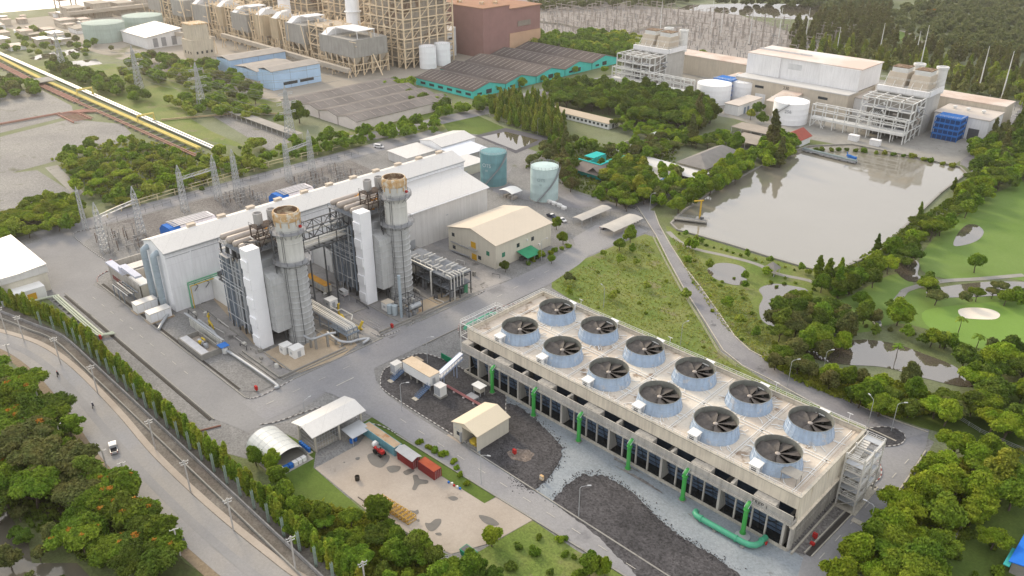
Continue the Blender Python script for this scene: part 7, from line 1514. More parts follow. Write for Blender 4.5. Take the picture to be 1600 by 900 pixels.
# great boiler frames (old thermal station)
M_osteel = mat('buff_steel', (.792, .648, .452),(.693, .551, .378),scale=.3); M_ocas = mat('old_casing', (.517, .464, .389),(.418, .373, .315),scale=.15,stain=(.264, .184, .126),stains=.08,staint=.55,streak=.5)
def old_boiler(label, x0, x1, y0, y1, h, nx, ny):
 t = thing('steel_boiler_house', label, 'boiler house', ((x0+x1)/2,(y0+y1)/2,0), 'buff steel boiler frames of the old station'); b = MB(); xs = np.linspace(x0,x1,nx); ys = np.linspace(y0,y1,ny); zs = np.arange(7,h+1,7.0)
 for x in xs:
  for y in ys:
   if x in (xs[0],xs[-1]) or y in (ys[0],ys[-1]): b.bar((x,y,0),(x,y,h),.9)
 for z in zs:
  for x in (x0,x1): b.bar((x,y0,z),(x,y1,z),.7); b.bar((x,y0,z-2.3),(x,y1,z-2.3),.3)
  for y in (y0,y1): b.bar((x0,y,z),(x1,y,z),.7); b.bar((x0,y,z-2.3),(x1,y,z-2.3),.3)
 rg = random.Random(int(abs(x0)))
 for z in zs:
  for i in range(nx-1):
   if rg.random() < .6: b.bar((xs[i],y0,z-7),(xs[i+1],y0,z),.4)
  for i in range(ny-1):
   if rg.random() < .6: b.bar((x1,ys[i],z-7),(x1,ys[i+1],z),.4)
 b.build('frame', M_osteel, t); b = MB()
 for z in zs: b.box(x0+.5,x1-.5,y0+.5,y1-.5,z-.2,z+.1)
 b.build('floors', mat('brown_grating', (.52,.43,.33),(.43,.36,.28),scale=.3), t)
 b = MB(); b.box(x0+4,x1-4,y0+4,y1-4,4,h-3); b.build('boiler_casing', M_ocas, t); b = MB()
 for k in range(26): z = rg.uniform(3,h-2); y = rg.uniform(y0,y1-6); b.tube([(x1-2,y,z),(x1-2,y+rg.uniform(3,9),z),(x1-2,y+rg.uniform(3,9),z+rg.uniform(-4,5))],rg.uniform(.3,.9),6)
 for k in range(18): z = rg.uniform(3,h-2); x = rg.uniform(x0,x1-6); b.tube([(x,y0+2,z),(x+rg.uniform(3,9),y0+2,z)],rg.uniform(.3,.9),6)
 b.build('ducts', M_ocas, t); return t
old_boiler('great buff steel boiler frame in front of the maroon hall',-392,-346,240,288,50,7,7)
old_boiler('buff steel boiler frame, second behind the great front one',-470,-420,255,320,46,7,7)
old_boiler('buff steel boiler frame, third behind the great front one',-560,-505,262,330,44,7,7)
old_boiler('buff steel boiler frame, farthest of the old station',-650,-600,266,340,42,6,6)
for k, (x0, x1) in enumerate(((-417,-397),(-456,-448),(-503,-494),(-544,-532),(-571,-558),(-663,-642))): old_boiler('slim buff steel tower between the precipitators, %s from the right' % ORD[k], x0, x1, 206, 232, 31, 3, 4)
# precipitators on legs along the front
def precip(label, x0, x1, y0, y1, z0, z1, m):
 t = thing('precipitator', label, 'precipitator', ((x0+x1)/2,(y0+y1)/2,0), 'precipitators of the old station'); b = MB(); b.box(x0,x1,y0,y1,z0,z1); b.build('casing', m, t)
 b = MB(); n = max(2,int((x1-x0)/7)); k_ = max(2,int((y1-y0)/7))
 for i in range(n):
  for j in range(k_):
   cx, cy = x0+(i+.5)*(x1-x0)/n, y0+(j+.5)*(y1-y0)/k_; b.lathe((cx,cy,0),[(.6,z0-6),(4.4,z0)],4,a0=PI/4,a1=PI/4+2*PI,cap0=True)
 b.build('hopper', M_ocas, t); b = MB()
 for x in np.linspace(x0,x1,n+1):
  for y in np.linspace(y0,y1,k_+1): b.bar((x,y,0),(x,y,z0),.6)
 for z in (4,8):
  for y in (y0,y1): b.bar((x0,y,z),(x1,y,z),.4)
  for x in (x0,x1): b.bar((x,y0,z),(x,y1,z),.4)
 for i in range(n): xa = x0+i*(x1-x0)/n; xb = x0+(i+1)*(x1-x0)/n; b.bar((xa,y0,0),(xb,y0,z0-4),.35); b.bar((xb,y0,0),(xa,y0,z0-4),.35)
 for j in range(k_): ya = y0+j*(y1-y0)/k_; yb = y0+(j+1)*(y1-y0)/k_; b.bar((x1,ya,0),(x1,yb,z0-4),.35)
 b.build('legs', M_osteel, t); b = MB(); b.ext([(y0,z1+.02),(y0+6,z1+4),(y1-8,z1+4),(y1,z1+.02)][::-1],'x',x0+3,x0+10); b.box(x0+12,x1-3,y0+6,y1-8,z1+5,z1+5.5); [b.bar((x,y,z1),(x,y,z1+5),.4) for x in (x0+12.5,x1-3.5) for y in (y0+6.5,y1-8.5)]; b.build('top_gear', M_bwhite, t); return t
M_pgrey = mat('precip_grey', (.38,.37,.345),(.32,.31,.29),scale=.2,streak=.5,seam=(6,'v',.25,.75)); M_pbuff = mat('precip_buff', (.52,.42,.28),(.45,.36,.25),scale=.2,streak=.4)
precip('large grey precipitator on legs nearest to the great frame',-394,-352,199,229,13,25,M_pgrey)
precip('grey precipitator, second from the front of the old station',-446,-420,203,233,13,27,M_pgrey)
for k, (a, c, m, lab) in enumerate(((-468,-457,M_pbuff,'buff hopper tower, first of the slim ones'),(-492,-480,M_pbuff,'buff hopper tower, second of the slim ones'),(-530,-504,M_pgrey,'grey precipitator, third from the front of the old station'),(-556,-545,M_pbuff,'buff hopper tower, third of the slim ones'),(-600,-572,M_pgrey,'grey precipitator, fourth from the front of the old station'),(-640,-616,M_pgrey,'grey precipitator, fifth from the front of the old station'),(-690,-664,M_pgrey,'grey precipitator, farthest of the old station'))):
 precip(lab,a,c,203,222 if m is M_pbuff else 232,12,28 if m is M_pbuff else 26,m)
rg = random.Random(14)
b = MB()
for k in range(480):
 x, y, z = rg.uniform(-700,-352), rg.uniform(198,250), rg.uniform(2,33); b.bar((x,y,z),(x+rg.choice((0,rg.uniform(4,14))),y,z if rg.random() < .6 else 0),rg.uniform(.3,.6))
for k in range(40): x = rg.uniform(-700,-400); b.tube([(x,236,12+rg.uniform(0,12)),(x,250,16+rg.uniform(0,12))],rg.uniform(.8,1.8),8)
solo(b,'duct_maze',M_osteel,'maze of buff pipes and struts between the old station precipitators','pipework',kind='stuff')
for k, (x, y, r, h, lab) in enumerate(((-400,235,5.2,80,'white round chimney rising through the top edge beside the largest precipitator'),(-505,240,5.0,80,'white round chimney left of the middle at the top edge'),(-640,262,5,75,'white round chimney, farthest left at the top edge'),(-398,296,3.2,70,'slim white chimney between the great frame and the maroon hall'))):
 t = thing('chimney', lab, 'chimney', (x,y,0), 'white chimneys of the old station'); b = MB(); b.lathe((x,y,0),[(r*1.1,0),(r,h*.5),(r*.93,h)],28,cap1=True); b.build('shaft', M_tkw, t, smooth=True); b = MB(); [b.lathe((x,y,z),[(r*1.0,0),(r*1.25,0),(r*1.25,.4),(r,.4)],24) for z in (36,60)]; b.build('gallery', M_bst, t)
# conveyor galleries
def conveyor(label, a, c, w=3.2, h=3, legs=9):
 t = thing('conveyor', label, 'conveyor', tuple(a[:2])+(0,)); b = MB(); b.bar(a,c,w,h); b.build('gallery', mat('conveyor_tan', (.46,.41,.34),(.40,.355,.30),scale=.2), t); b = MB(); a, c = Vector(a), Vector(c)
 for k in range(legs+1):
  p = a.lerp(c,k/legs); b.bar((p.x,p.y-1.4,0),(p.x,p.y,p.z),.4); b.bar((p.x,p.y+1.4,0),(p.x,p.y,p.z),.4)
 b.build('legs', M_osteel, t)
conveyor('long tan conveyor gallery along the front of the precipitators',(-520,188,10),(-352,194,5))
conveyor('tan conveyor gallery running to the cream tower',(-640,160,6),(-500,170,12))
ct2 = thing('transfer_tower','cream transfer tower with two rusty hoppers on top','tower',(-498,155,0)); b = MB(); b.box(-508,-492,147,165,0,14); b.build('wall', mat('cream_tower', (.60,.54,.43),(.54,.48,.38),scale=.2,streak=.4), ct2); b = MB(); b.box(-507,-500.2,149,163,14,25); b.box(-499.8,-493,149,163,14,25); b.build('hopper', mat('cream_tower', (.6,.54,.43)), ct2); b = MB(); b.box(-507.4,-492.6,148.6,163.4,25,26); b.build('cap', M_rust, ct2); openings(ct2,'window',M_glass,[(-492,-491.9,y,y+1.5,3.4,5.4) for y in (150,154,158,162)]+[(x,x+1.5,146.9,147,3.4,5.4) for x in (-505,-500,-496)])
tank('wide pale green oil tank, the front one at the far left',-624,133,17,15,M_tkg,stairs=False,dome=1,group='pale green oil tanks'); tank('wide pale green oil tank, the rear one at the far left',-634,172,17,15.5,M_tkg,stairs=False,dome=1,group='pale green oil tanks')
t = thing('white_hall','white hall with a sloped roof beside the pale green oil tanks','hall',(-580,155,0)); b = MB(); b.ext([(140,0),(140,9),(170,13),(170,0)][::-1],'x',-606,-557); b.build('wall', M_bwhite, t); b = MB(); b.ext([(139,9),(171,13.2),(171,13.7),(139,9.5)][::-1],'x',-607,-556); b.build('roof', M_wroof, t); openings(t,'shutter_door',M_steelG,[(-556.9,-556.8,y,y+4,1,8) for y in (145,152,161)])
# row of flat sheds at the far top left
for k in range(8):
 x = -770+k*2; y0_ = 150+k*24
 block('coal_shed','dull grey flat roofed shed, %s from the left in the far row by the water' % ORD[k],'shed',-775,-752,y0_,y0_+17,11+(k%2)*2,M_ocas,mat('dusty_roof', (.40,.36,.30),(.34,.31,.27)),'far sheds by the water')
b = MB(); b.box(-752,-745,148,340,6,9); [b.bar((-748,y,0),(-748,y,6),.5) for y in np.arange(150,340,12)]; solo(b,'jetty_gallery',MATS['conveyor_tan'],'long dull conveyor gallery in front of the far grey sheds','conveyor')
t = thing('ship_unloader','dark crane frame at the water edge in the far top left','crane',(-815,170,0)); b = MB()
for x in (-822,-808):
 for y in (162,178): b.bar((x,y,0),(x,y,14),1)
b.box(-823,-807,161,179,12,14); b.bar((-850,170,15),(-790,170,18),1.6); b.bar((-815,170,14),(-815,170,24),1.2); b.bar((-815,170,24),(-845,170,15.5),.5); b.bar((-815,170,24),(-792,170,18),.5); b.build('frame', M_ocas, t)
rg = random.Random(17)
for k in range(60):
 x, y = rg.uniform(-820,-640), rg.uniform(40,150); s = rg.uniform(4,12); h = rg.uniform(2,6)
 block('low_shed','low weathered shed in the dusty yard at the far left','shed',x,x+s*1.4,y,y+s,h,rg.choice((M_ocas,M_bwhite,M_beige)),rg.choice((M_wroof,M_pinkroof,MATS['dusty_roof'])),'low sheds of the far left yard')
# pipe corridor with yellow and rusty pipes running along x at y about 36
pc = thing('pipe_corridor','long corridor of yellow and rusty ground pipes at the upper left','pipeline',(-430,38,0)); b = MB()
for k, (y, z, r) in enumerate(((36.5,2.2,.65),(38.0,2.2,.45))): b.tube([(-700,y+6,z),(-600,y+4,z),(-500,y,z),(-268,y,z)],r,8)
b.build('yellow_pipe', mat('pale_yellow', (.72,.60,.20),(.64,.52,.17),scale=.3), pc); b = MB(); [b.tube([(-700,y+6,1.2),(-500,y,1.2),(-420,y,1.2)],.5,7) for y in (30,31.6,33.2)]; [b.tube([(-420,y,1.2),(-255,y,1.2)],.35,7) for y in (30.5,32)]; b.build('rusty_pipe', mat('rusty_pipe', (.44,.25,.20),(.36,.20,.16),scale=.4), pc)
b = MB(); [b.tube([(-640,y,1.0),(-260,y-4,1.0)],.6,7) for y in (47,49)]; b.build('silver_pipe', M_galv, pc); b = MB()
for x in np.arange(-690,-258,9): b.box(x-.3,x+.3,29.5,39.2,0,.75)
b.build('sleeper', M_conc, pc); b = MB()
for x in (-430,-340): b.tube([(x,36.5,2.2),(x,36.5,5.5),(x,46,5.5),(x,46,1)],.7,8)
b.build('pipe_loop', MATS['pale_yellow'], pc); b = MB(); b.box(-495,-480,27,41,2.9,3.4); b.build('crossing', M_conc, pc)
b = MB(); [b.tube([(-396,y,1),(-396+k*2.2,y+14,1)],.4,6) for k, y in enumerate((14,14.6,15.2,15.8,16.4,17))]; [b.bar((-398,y,.5),(-372,y,.5),.5,1) for y in (12,22)]; [b.bar((x,12,.8),(x,24,.8),.4) for x in np.arange(-398,-372,3)]; solo(b,'valve_station',MATS['rusty_pipe'],'rusty red pipe valve station at the corner of the grey lots','valve station')
b = MB(); b.tube([(-398,14,.9),(-398,-40,.9),(-405,-90,.9)],.6,7); solo(b,'rusty_pipe',MATS['rusty_pipe'],'rusty red pipe between the two grey lots at the left edge','pipe')
b = MB(); b.bar((-340,50,.8),(-322,86,.8),.8); b.bar((-322,86,.8),(-255,150,.8),.8); solo(b,'pipe_run',mat('tan_pipe', (.50,.40,.24)),'tan pipe run from the corridor towards the warehouses','pipe')
# pylons
py0 = lattice(26,4.5,1.2,11,.22,3)
for z, w in ((14,5),(19,6),(24,4.5)): py0.truss((0,-w,z),(0,w,z),1.1,.18,8)
py0 = py0.build('transmission_pylon', M_galv, org=Vector((0,0,0)))
pyl = [(-346,79),(-426,75),(-520,60),(-255,84)]
for k, (x, y) in enumerate(pyl):
 o = py0 if k == 0 else py0.copy()
 if k: COL.objects.link(o)
 o.location = (x,y,0); o.rotation_euler.z = 0; tag(o,'grey lattice transmission pylon, %s' % ('right of the cream tower among the trees','left of the middle grass plot','farthest, near the yellow pipe corridor','beside the long open shed')[k],'pylon','transmission pylons at the upper left')
b = MB()
for (xa, ya), (xb, yb) in ((pyl[0],pyl[1]),(pyl[1],pyl[2]),(pyl[0],(-300,150)),(pyl[0],pyl[3])):
 for z, w in ((14,5),(19,6),(24,4.5)):
  for s in (-1,1):
   P_ = [(xa+(xb-xa)*t,ya+(yb-ya)*t+s*w,z-5*4*t*(1-t)*.8) for t in np.linspace(0,1,9)]; b.tube(P_,.06,4)
solo(b,'power_line',mat('wire', (.3,.3,.3)),'overhead power lines strung between the lattice pylons','power line')
# lightning masts of the back plant, tall tapered white
for k, (q, h) in enumerate((((1371,97),29),((1306,87),22),((1427,104),26),((1436,112),33),((1527,147),31),((1563,160),32),((1257,70),30),((1215,70),30),((1170,70),28),((1125,62),28),((1110,52),28),((1030,66),34))):
 x, y = W2(*q); t = thing('lightning_mast','slender tall white lightning mast, %s in the row behind the lake plant' % ORD[k],'mast',(x,y,0),'lightning masts behind the lake plant'); b = MB(); b.tube([(x,y,0),(x,y,h*.5),(x,y,h)],[.5,.36,.16],8); b.build('shaft', M_bst, t); b = MB(); b.box(x-.6,x+.6,y-.6,y+.6,0,.6); b.build('foot', M_conc, t)
# far switchyard masts
mp = lattice(8.5,1.3,.6,4,.18,1.5); mp.bar((0,-7,8.5),(0,7,8.5),.3,.5); mp.bar((0,-7,6),(0,7,6),.2); mp.bar((0,7,0),(0,7,8.5),.28); mp.bar((0,-7,0),(0,-7,8.5),.28)
mp = mp.build('gantry_mast', mat('gantry_buff', (.44,.39,.35),(.37,.33,.30)), org=Vector((0,0,0))); n = 0; rg = random.Random(2)
for i in range(17):
 for j in range(9):
  x = -505+i*21+rg.uniform(-3,3); y = 446+j*20+rg.uniform(-3,3)
  if y < 440+abs(x+340)*.25-40 or (x > -240 and y < 470): continue
  o = mp if n == 0 else mp.copy()
  if n: COL.objects.link(o)
  o.location = (x,y,0); o.rotation_euler.z = rg.choice((0,PI/2)); n += 1; tag(o,'buff steel gantry mast in the crowded far switchyard','gantry mast','gantry masts of the far switchyard')
b = MB()
for k in range(1300):
 x, y = rg.uniform(-510,-150), rg.uniform(432,600)
 if y < 436+abs(x+340)*.2-30: continue
 h = rg.uniform(1.5,5); b.bar((x,y,0),(x,y,h),rg.uniform(.25,.5),m=k%2); b.bar((x-2,y,h),(x+2,y,h),.3,m=k%2) if k % 3 == 0 else None
solo(b,'switch_gear',[MATS['gantry_buff'],MATS['equipment_grey']],'dense small switchgear standing under the far gantry masts','switchgear',kind='stuff')
b = MB(); a_ = px([(812,32),(880,40),(915,48)]); [b.bar((*p,1),(*q,1),.6,2) for p, q in zip(a_[:-1],a_[1:])]; a_ = px([(975,55),(1012,44),(1075,40)]); [b.bar((*p,1),(*q,1),.6,2) for p, q in zip(a_[:-1],a_[1:])]; solo(b,'switchyard_wall',M_concL,'pale boundary wall of the far switchyard','wall')
fence('plant_fence','pale grid fence behind the beige hall at the far right',[(-50,392),(24,396),(40,420)],6,4,M_bst,w=.25,rails=4)
b = MB(); rg = random.Random(19)
for k in range(90): x, y = rg.uniform(-50,24), rg.uniform(398,430); b.bar((x,y,0),(x,y,rg.uniform(3,7)),.3);
solo(b,'back_switchgear',MATS['equipment_grey'],'switchgear behind the pale grid fence at the far right','switchgear',kind='stuff')
# lake furniture
jt = thing('pump_jetty','grey jetty with a yellow crane post reaching into the lake','jetty',(-30,138,0)); b = MB(); a, c = W(1054,340,1.0), W(1105,346,1.0); b.bar(a,c,3.2,.5); b.build('deck', M_conc, jt); b = MB(); [b.bar((a.x+(c.x-a.x)*t,a.y+(c.y-a.y)*t,-.2),(a.x+(c.x-a.x)*t,a.y+(c.y-a.y)*t,1),.4) for t in (.4,.6,.8,.97)]; b.build('pile', M_steelD, jt); b = MB(); b.rail([(a.x,a.y+1.5,1.25),(c.x,c.y+1.5,1.25)],1,.08,2); b.rail([(a.x,a.y-1.5,1.25),(c.x,c.y-1.5,1.25)],1,.08,2); b.build('guard_rail', M_steelG, jt)
p = W(1093,342,1.2); cr = thing('jib_crane','yellow jib crane on the lake jetty','crane',(p.x,p.y,1.2)); b = MB(); b.bar((p.x,p.y,1.2),(p.x,p.y,9.5),.5); b.bar((p.x-2.4,p.y-1.8,9.0),(p.x+.8,p.y+.6,9.5),.45); b.build('jib', mat('crane_yellow', (.62,.40,.06)), cr); b = MB(); b.box(p.x+.3,p.x+1.6,p.y-.6,p.y+.6,1.2,2.2); b.build('winch', M_steelD, cr)
jt = thing('intake_jetty','long grey jetty with pipes at the far lake corner','jetty',(-27,258,0)); a, c = W(1255,233,1.0), W(1338,253,1.0); b = MB(); b.bar(a,c,3.4,.5); b.build('deck', M_steelG, jt); b = MB(); [b.bar((a.x+(c.x-a.x)*t,a.y+(c.y-a.y)*t,-.2),(a.x+(c.x-a.x)*t,a.y+(c.y-a.y)*t,1),.5) for t in np.linspace(.1,1,7)]; b.build('pile', M_steelD, jt); b = MB(); b.tube([(a.x,a.y+.6,1.6),(c.x,c.y+.6,1.6)],.3,8); b.tube([(a.x,a.y-.6,1.6),(c.x,c.y-.6,1.6)],.3,8); b.build('pipe', mat('jetty_pipe', (.30,.36,.36)), jt)
p = W(1330,248,1.2); bp = thing('blue_pump','bright blue pump set on the far lake jetty','pump',(p.x,p.y,1.2)); b = MB(); b.tube([(p.x-2.5,p.y,2.4),(p.x-1,p.y,2.6),(p.x+1,p.y,2.2),(p.x+2.6,p.y,2.2)],.6,8); b.tube([(p.x-1.8,p.y,2.4),(p.x-2.6,p.y,4.2)],.25,6); b.box(p.x-2,p.x+2.6,p.y-.7,p.y+.7,1.25,1.7); b.build('pump', M_brblue, bp)
rh = thing('red_house','small house with a rust red gabled roof at the far lake corner','house',(-50,272,0)); b = MB(); b.box(-56,-45.5,264,276,0,4); b.build('wall', M_bwhite, rh); b = MB(); gable_roof(b,-56,-45.5,264,276,4.02,7.2,.2,.7); b.build('roof', mat('brick_red_roof', (.36,.10,.075),(.30,.085,.065),scale=.4), rh)
for lab, x, y, m in (('white box container on the lake bank, left one',-30,296,M_bwhite),('white box container on the lake bank, right one',-18,295.5,M_bwhite)): solo(MB().box(x-2.6,x+2.6,y-1.6,y+1.6,.1,3.1).box(x-2.7,x+2.7,y-1.7,y+1.7,3.1,3.25),'box_container',m,lab,'container',(x,y,.1),'white containers on the lake bank')
rg = random.Random(40)
for k in range(30):
 x, y = rg.uniform(-60,120), rg.uniform(700,1000); s = rg.uniform(8,18); block('town_house','distant low town house beyond the casuarina wood','house',x,x+s,y,y+s*.7,rg.uniform(4,9),rg.choice((M_bwhite,M_beige)),rg.choice((M_pinkroof,MATS['brick_red_roof'],MATS['blue_white_roof'])),'distant town houses')
# ================================================================== vegetation
L_mid = leafmat('leaf_mid', (.152, .234, .026),(.097, .163, .017),(.207, .276, .029))
L_dark = leafmat('leaf_dark', (.114, .173, .025),(.077, .123, .019),(.163, .210, .033))
L_bright = leafmat('leaf_bright', (.224, .311, .024),(.149, .233, .018),(.282, .337, .032))
L_olive = leafmat('leaf_olive', (.150,.175,.055),(.105,.130,.04),(.19,.185,.06))
L_cas = leafmat('leaf_casuarina', (.222, .210, .072),(.162, .162, .053),(.198, .222, .061))
L_yel = leafmat('leaf_yellow', (0.377,0.372,0.044),(0.261,0.287,0.037),(0.203,0.248,0.037))
L_cyp = leafmat('leaf_cypress', (.208, .312, .031),(.135, .222, .021),(.305, .326, .039))
L_scrub = leafmat('leaf_scrub', (.258, .314, .040),(.182, .243, .031),(.320, .334, .056))
L_red = leafmat('leaf_reddish', (.170, .132, .056),(.118, .116, .037),(.131, .155, .044))
L_flower = mat('flame_flower', (.50,.20,.025),(.36,.16,.02),scale=.6,rough=.7)
L_bark = mat('bark', (.13,.105,.08),(.09,.075,.06),scale=1)
def leaf_mesh(name, rs, lobes, n, size, fl=0, up=.35, inner=True, elong=1.35):
 """a crown of many separate leaf sprays spread through the lobes' volume"""
 rng = np.random.default_rng(rs); lobes = np.array(lobes, float); c, r = lobes[:,:3], lobes[:,3:6]
 wt = (r[:,0]*r[:,1]*r[:,2])**(2/3); idx = rng.choice(len(lobes), n, p=wt/wt.sum())
 d = rng.normal(size=(n,3)); d[:,2] += up; d /= np.linalg.norm(d,axis=1)[:,None]
 ph = d[:,0]*5+idx*2.1; bump = 1+.16*np.sin(ph+d[:,2]*7)*np.cos(d[:,1]*6+idx)
 rad = (rng.random(n)**.33*.62+.42)*bump; rad[rng.random(n) < .06] *= 1.16
 p = c[idx]+d*r[idx]*rad[:,None]
 # keep sprays on the outside of the union of lobes
 ins = np.zeros(n);
 for k in range(len(lobes)): q = (p-c[k])/r[k]; ins += (np.linalg.norm(q,axis=1) < .62)
 p = p[ins < 1]; d = d[ins < 1]; m = len(p)
 nn = d*.75+rng.normal(size=(m,3))*.55+np.array([0,0,.25]); nn /= np.linalg.norm(nn,axis=1)[:,None]
 a = np.cross(nn, rng.normal(size=(m,3))); a /= np.linalg.norm(a,axis=1)[:,None]; b = np.cross(nn,a)
 s = size*(.55+.9*rng.random(m))[:,None]*.5; a = a*s*elong; b = b*s
 bend = nn*s*.35
 v = np.stack([p-a, p-b*.9+bend*.4, p+a, p+b*.9+bend*.4],1).reshape(-1,3)
 f = np.arange(m*4).reshape(-1,4); mi = np.zeros(m,int)
 if fl:
  cl = np.sin(p[:,0]*1.3+rs)*np.cos(p[:,1]*1.1+rs*2)+d[:,2]*.9; mi[(cl > np.quantile(cl,1-fl))&(rng.random(m) < .75)] = 1
 V, Fc = [v], [f]; M = [mi]
 if inner:
  for k in range(len(lobes)):
   # rough inner mass so the crown is not see-through everywhere
   nu, nv = 8, 5; vv = []
   for i in range(nv+1):
    for j in range(nu):
     th_, ph_ = PI*i/nv, 2*PI*j/nu; w_ = .60*(1+.15*rng.normal()); vv.append(c[k]+np.array([math.sin(th_)*math.cos(ph_),math.sin(th_)*math.sin(ph_),math.cos(th_)])*r[k]*w_)
   base = sum(len(x) for x in V); ff = [(base+i*nu+j, base+(i+1)*nu+j, base+(i+1)*nu+(j+1)%nu, base+i*nu+(j+1)%nu) for i in range(nv) for j in range(nu)]
   V.append(np.array(vv)); Fc.append(np.array(ff)); M.append(np.zeros(len(ff),int))
 V = np.concatenate(V); Fc = np.concatenate(Fc); M = np.concatenate(M)
 me = bpy.data.meshes.new(name); me.vertices.add(len(V)); me.vertices.foreach_set('co', V.ravel().astype(np.float32))
 me.loops.add(Fc.size); me.loops.foreach_set('vertex_index', Fc.ravel().astype(np.int32)); me.polygons.add(len(Fc))
 me.polygons.foreach_set('loop_start', (np.arange(len(Fc))*4).astype(np.int32)); me.polygons.foreach_set('loop_total', np.full(len(Fc),4,np.int32))
 me.materials.append(L_mid); me.materials.append(L_flower if fl else L_bark); me.polygons.foreach_set('material_index', M.astype(np.int32)); me.update(); me.validate(); return me
def trunk_mesh(name, h, r, rs, limbs=4, spread=.5):
 rg = random.Random(rs); b = MB(); b.tube([(0,0,0),(rg.uniform(-.05,.05)*h,rg.uniform(-.05,.05)*h,h*.5),(rg.uniform(-.08,.08)*h,rg.uniform(-.08,.08)*h,h)],[r,r*.75,r*.4],7)
 for k in range(limbs): a = 2*PI*k/limbs+rg.random(); q = h*rg.uniform(.4,.7); b.tube([(0,0,q),(math.cos(a)*h*spread*.5,math.sin(a)*h*spread*.5,q+h*.25),(math.cos(a)*h*spread,math.sin(a)*h*spread,q+h*.45)],[r*.5,r*.35,r*.15],5)
 o = b.build(name, L_bark, org=Vector((0,0,0))); me = o.data; bpy.data.objects.remove(o); return me
PROTO = {}
def proto(kind, variants):
 PROTO[kind] = variants
def broad(rs, n=9000, size=.43, flat=1.0, fl=0):
 """unit tree about 8 m tall, 7 m wide"""
 rg = random.Random(rs); L = [(0,0,5.2,2.5,2.5,2.2*flat)]
 nl = rg.randint(5,9); lean = rg.uniform(0,6.3)
 for k in range(nl): a = 2*PI*k/nl+rg.uniform(-.5,.5); q = rg.uniform(1.2,2.7)+.5*math.cos(a-lean); s = rg.uniform(.85,1.85); L.append((q*math.cos(a),q*math.sin(a),rg.uniform(3.6,5.8),s,s,s*rg.uniform(.75,1)*flat))
 for k in range(3): a = rg.uniform(0,6.3); q = rg.uniform(.3,1.3); s = rg.uniform(1.0,1.5); L.append((q*math.cos(a),q*math.sin(a),rg.uniform(6.2,7.2)*(.5+.5*flat),s,s,s*.9*flat))
 return leaf_mesh('crown', rs, L, n, size, fl), trunk_mesh('trunk', 4.6, .24, rs)
proto('broad',[broad(s,flat=f) for s, f in zip(range(1,10),(1,1.15,.85,1,1.3,.9,1.1,.8,1))])
def umbrella(rs, fl=.16):
 rg = random.Random(rs); L = []
 for k in range(11): a = 2*PI*k/11*1.0+rg.uniform(-.3,.3); q = rg.uniform(.4,3.6); s = rg.uniform(1.3,1.9); L.append((q*math.cos(a),q*math.sin(a),6.2-q*.28+rg.uniform(-.3,.3),s,s,s*.52))
 return leaf_mesh('crown', rs, L, 8500, .36, fl, up=.6), trunk_mesh('trunk', 5.2, .26, rs, 6, .65)
proto('flame',[umbrella(s,f) for s, f in ((11,.05),(12,.025),(16,.1))]); proto('umbrella',[umbrella(s,0) for s in (13,14,15)])
def casu(rs):
 rg = random.Random(rs); L = []
 for k in range(13): z = 2.2+k*.85; w_ = 2.3*(1-(k/14)**1.3)+.25; a = rg.uniform(0,6.3); L.append((.5*math.cos(a)*w_*.6,.5*math.sin(a)*w_*.6,z,w_*.85,w_*.85,1.0))
 return leaf_mesh('crown', rs, L, 4000, .5, up=.5, elong=2.0), trunk_mesh('trunk', 8, .22, rs, 3, .15)
proto('casuarina',[casu(s) for s in (21,22,23)])
def cyp(rs):
 rg = random.Random(rs); L = []
 for k in range(9): z = .8+k*.72; w_ = (.62+.1*rg.random())*(1-max(0,(k-5)/4.6)**1.6)+.1; L.append((rg.uniform(-.08,.08),rg.uniform(-.08,.08),z,w_,w_,.75))
 return leaf_mesh('crown', rs, L, 1500, .34, up=.1, elong=1.8), trunk_mesh('trunk', 4, .09, rs, 0)
proto('cypress',[cyp(s) for s in (31,32,33)])
def shrub(rs, n=1300):
 rg = random.Random(rs); L = [(rg.uniform(-.8,.8),rg.uniform(-.8,.8),rg.uniform(.5,1.3),rg.uniform(.6,1.0),rg.uniform(.6,1.0),rg.uniform(.5,.9)) for k in range(6)]
 return leaf_mesh('crown', rs, L, n, .34, up=.4), trunk_mesh('trunk', 1.0, .07, rs, 3, .5)
proto('shrub',[shrub(s) for s in (41,42,43,44)])
def far_broad(rs):
 rg = random.Random(rs); L = [(0,0,4.8,2.6,2.6,2.3)]+[(2.1*math.cos(a),2.1*math.sin(a),rg.uniform(3.4,5.6),1.5,1.5,1.3) for a in np.arange(0,6.2,1.05)]
 return leaf_mesh('crown', rs, L, 1800, .9), trunk_mesh('trunk', 4.4, .24, rs, 3)
proto('far',[far_broad(s) for s in (51,52,53,54)])
def palm(rs):
 rng = np.random.default_rng(rs); b = MB()
 for k in range(15):
  a = 2*PI*k/15+.2*rng.normal(); e = rng.uniform(-.1,.9); pts = []
  for t in np.linspace(0,1,6): q = 2.3*t; pts.append((q*math.cos(a)*math.cos(e*.6),q*math.sin(a)*math.cos(e*.6),6+1.6*t*e-1.5*t*t))
  n_ = Vector((-math.sin(a),math.cos(a),0))
  for p, q in zip(pts[:-1],pts[1:]):
   p, q = Vector(p), Vector(q); w_ = n_*.35; b.face([p,q,q+w_-Vector((0,0,.18)),p+w_-Vector((0,0,.18))]); b.face([q,p,p-w_-Vector((0,0,.18)),q-w_-Vector((0,0,.18))])
 o = b.build('crown',L_mid,org=Vector((0,0,0))); me = o.data; me.materials.append(L_bark); bpy.data.objects.remove(o); return me, trunk_mesh('trunk', 6.1, .17, rs, 0)
proto('palm',[palm(61),palm(62)])
Q = []
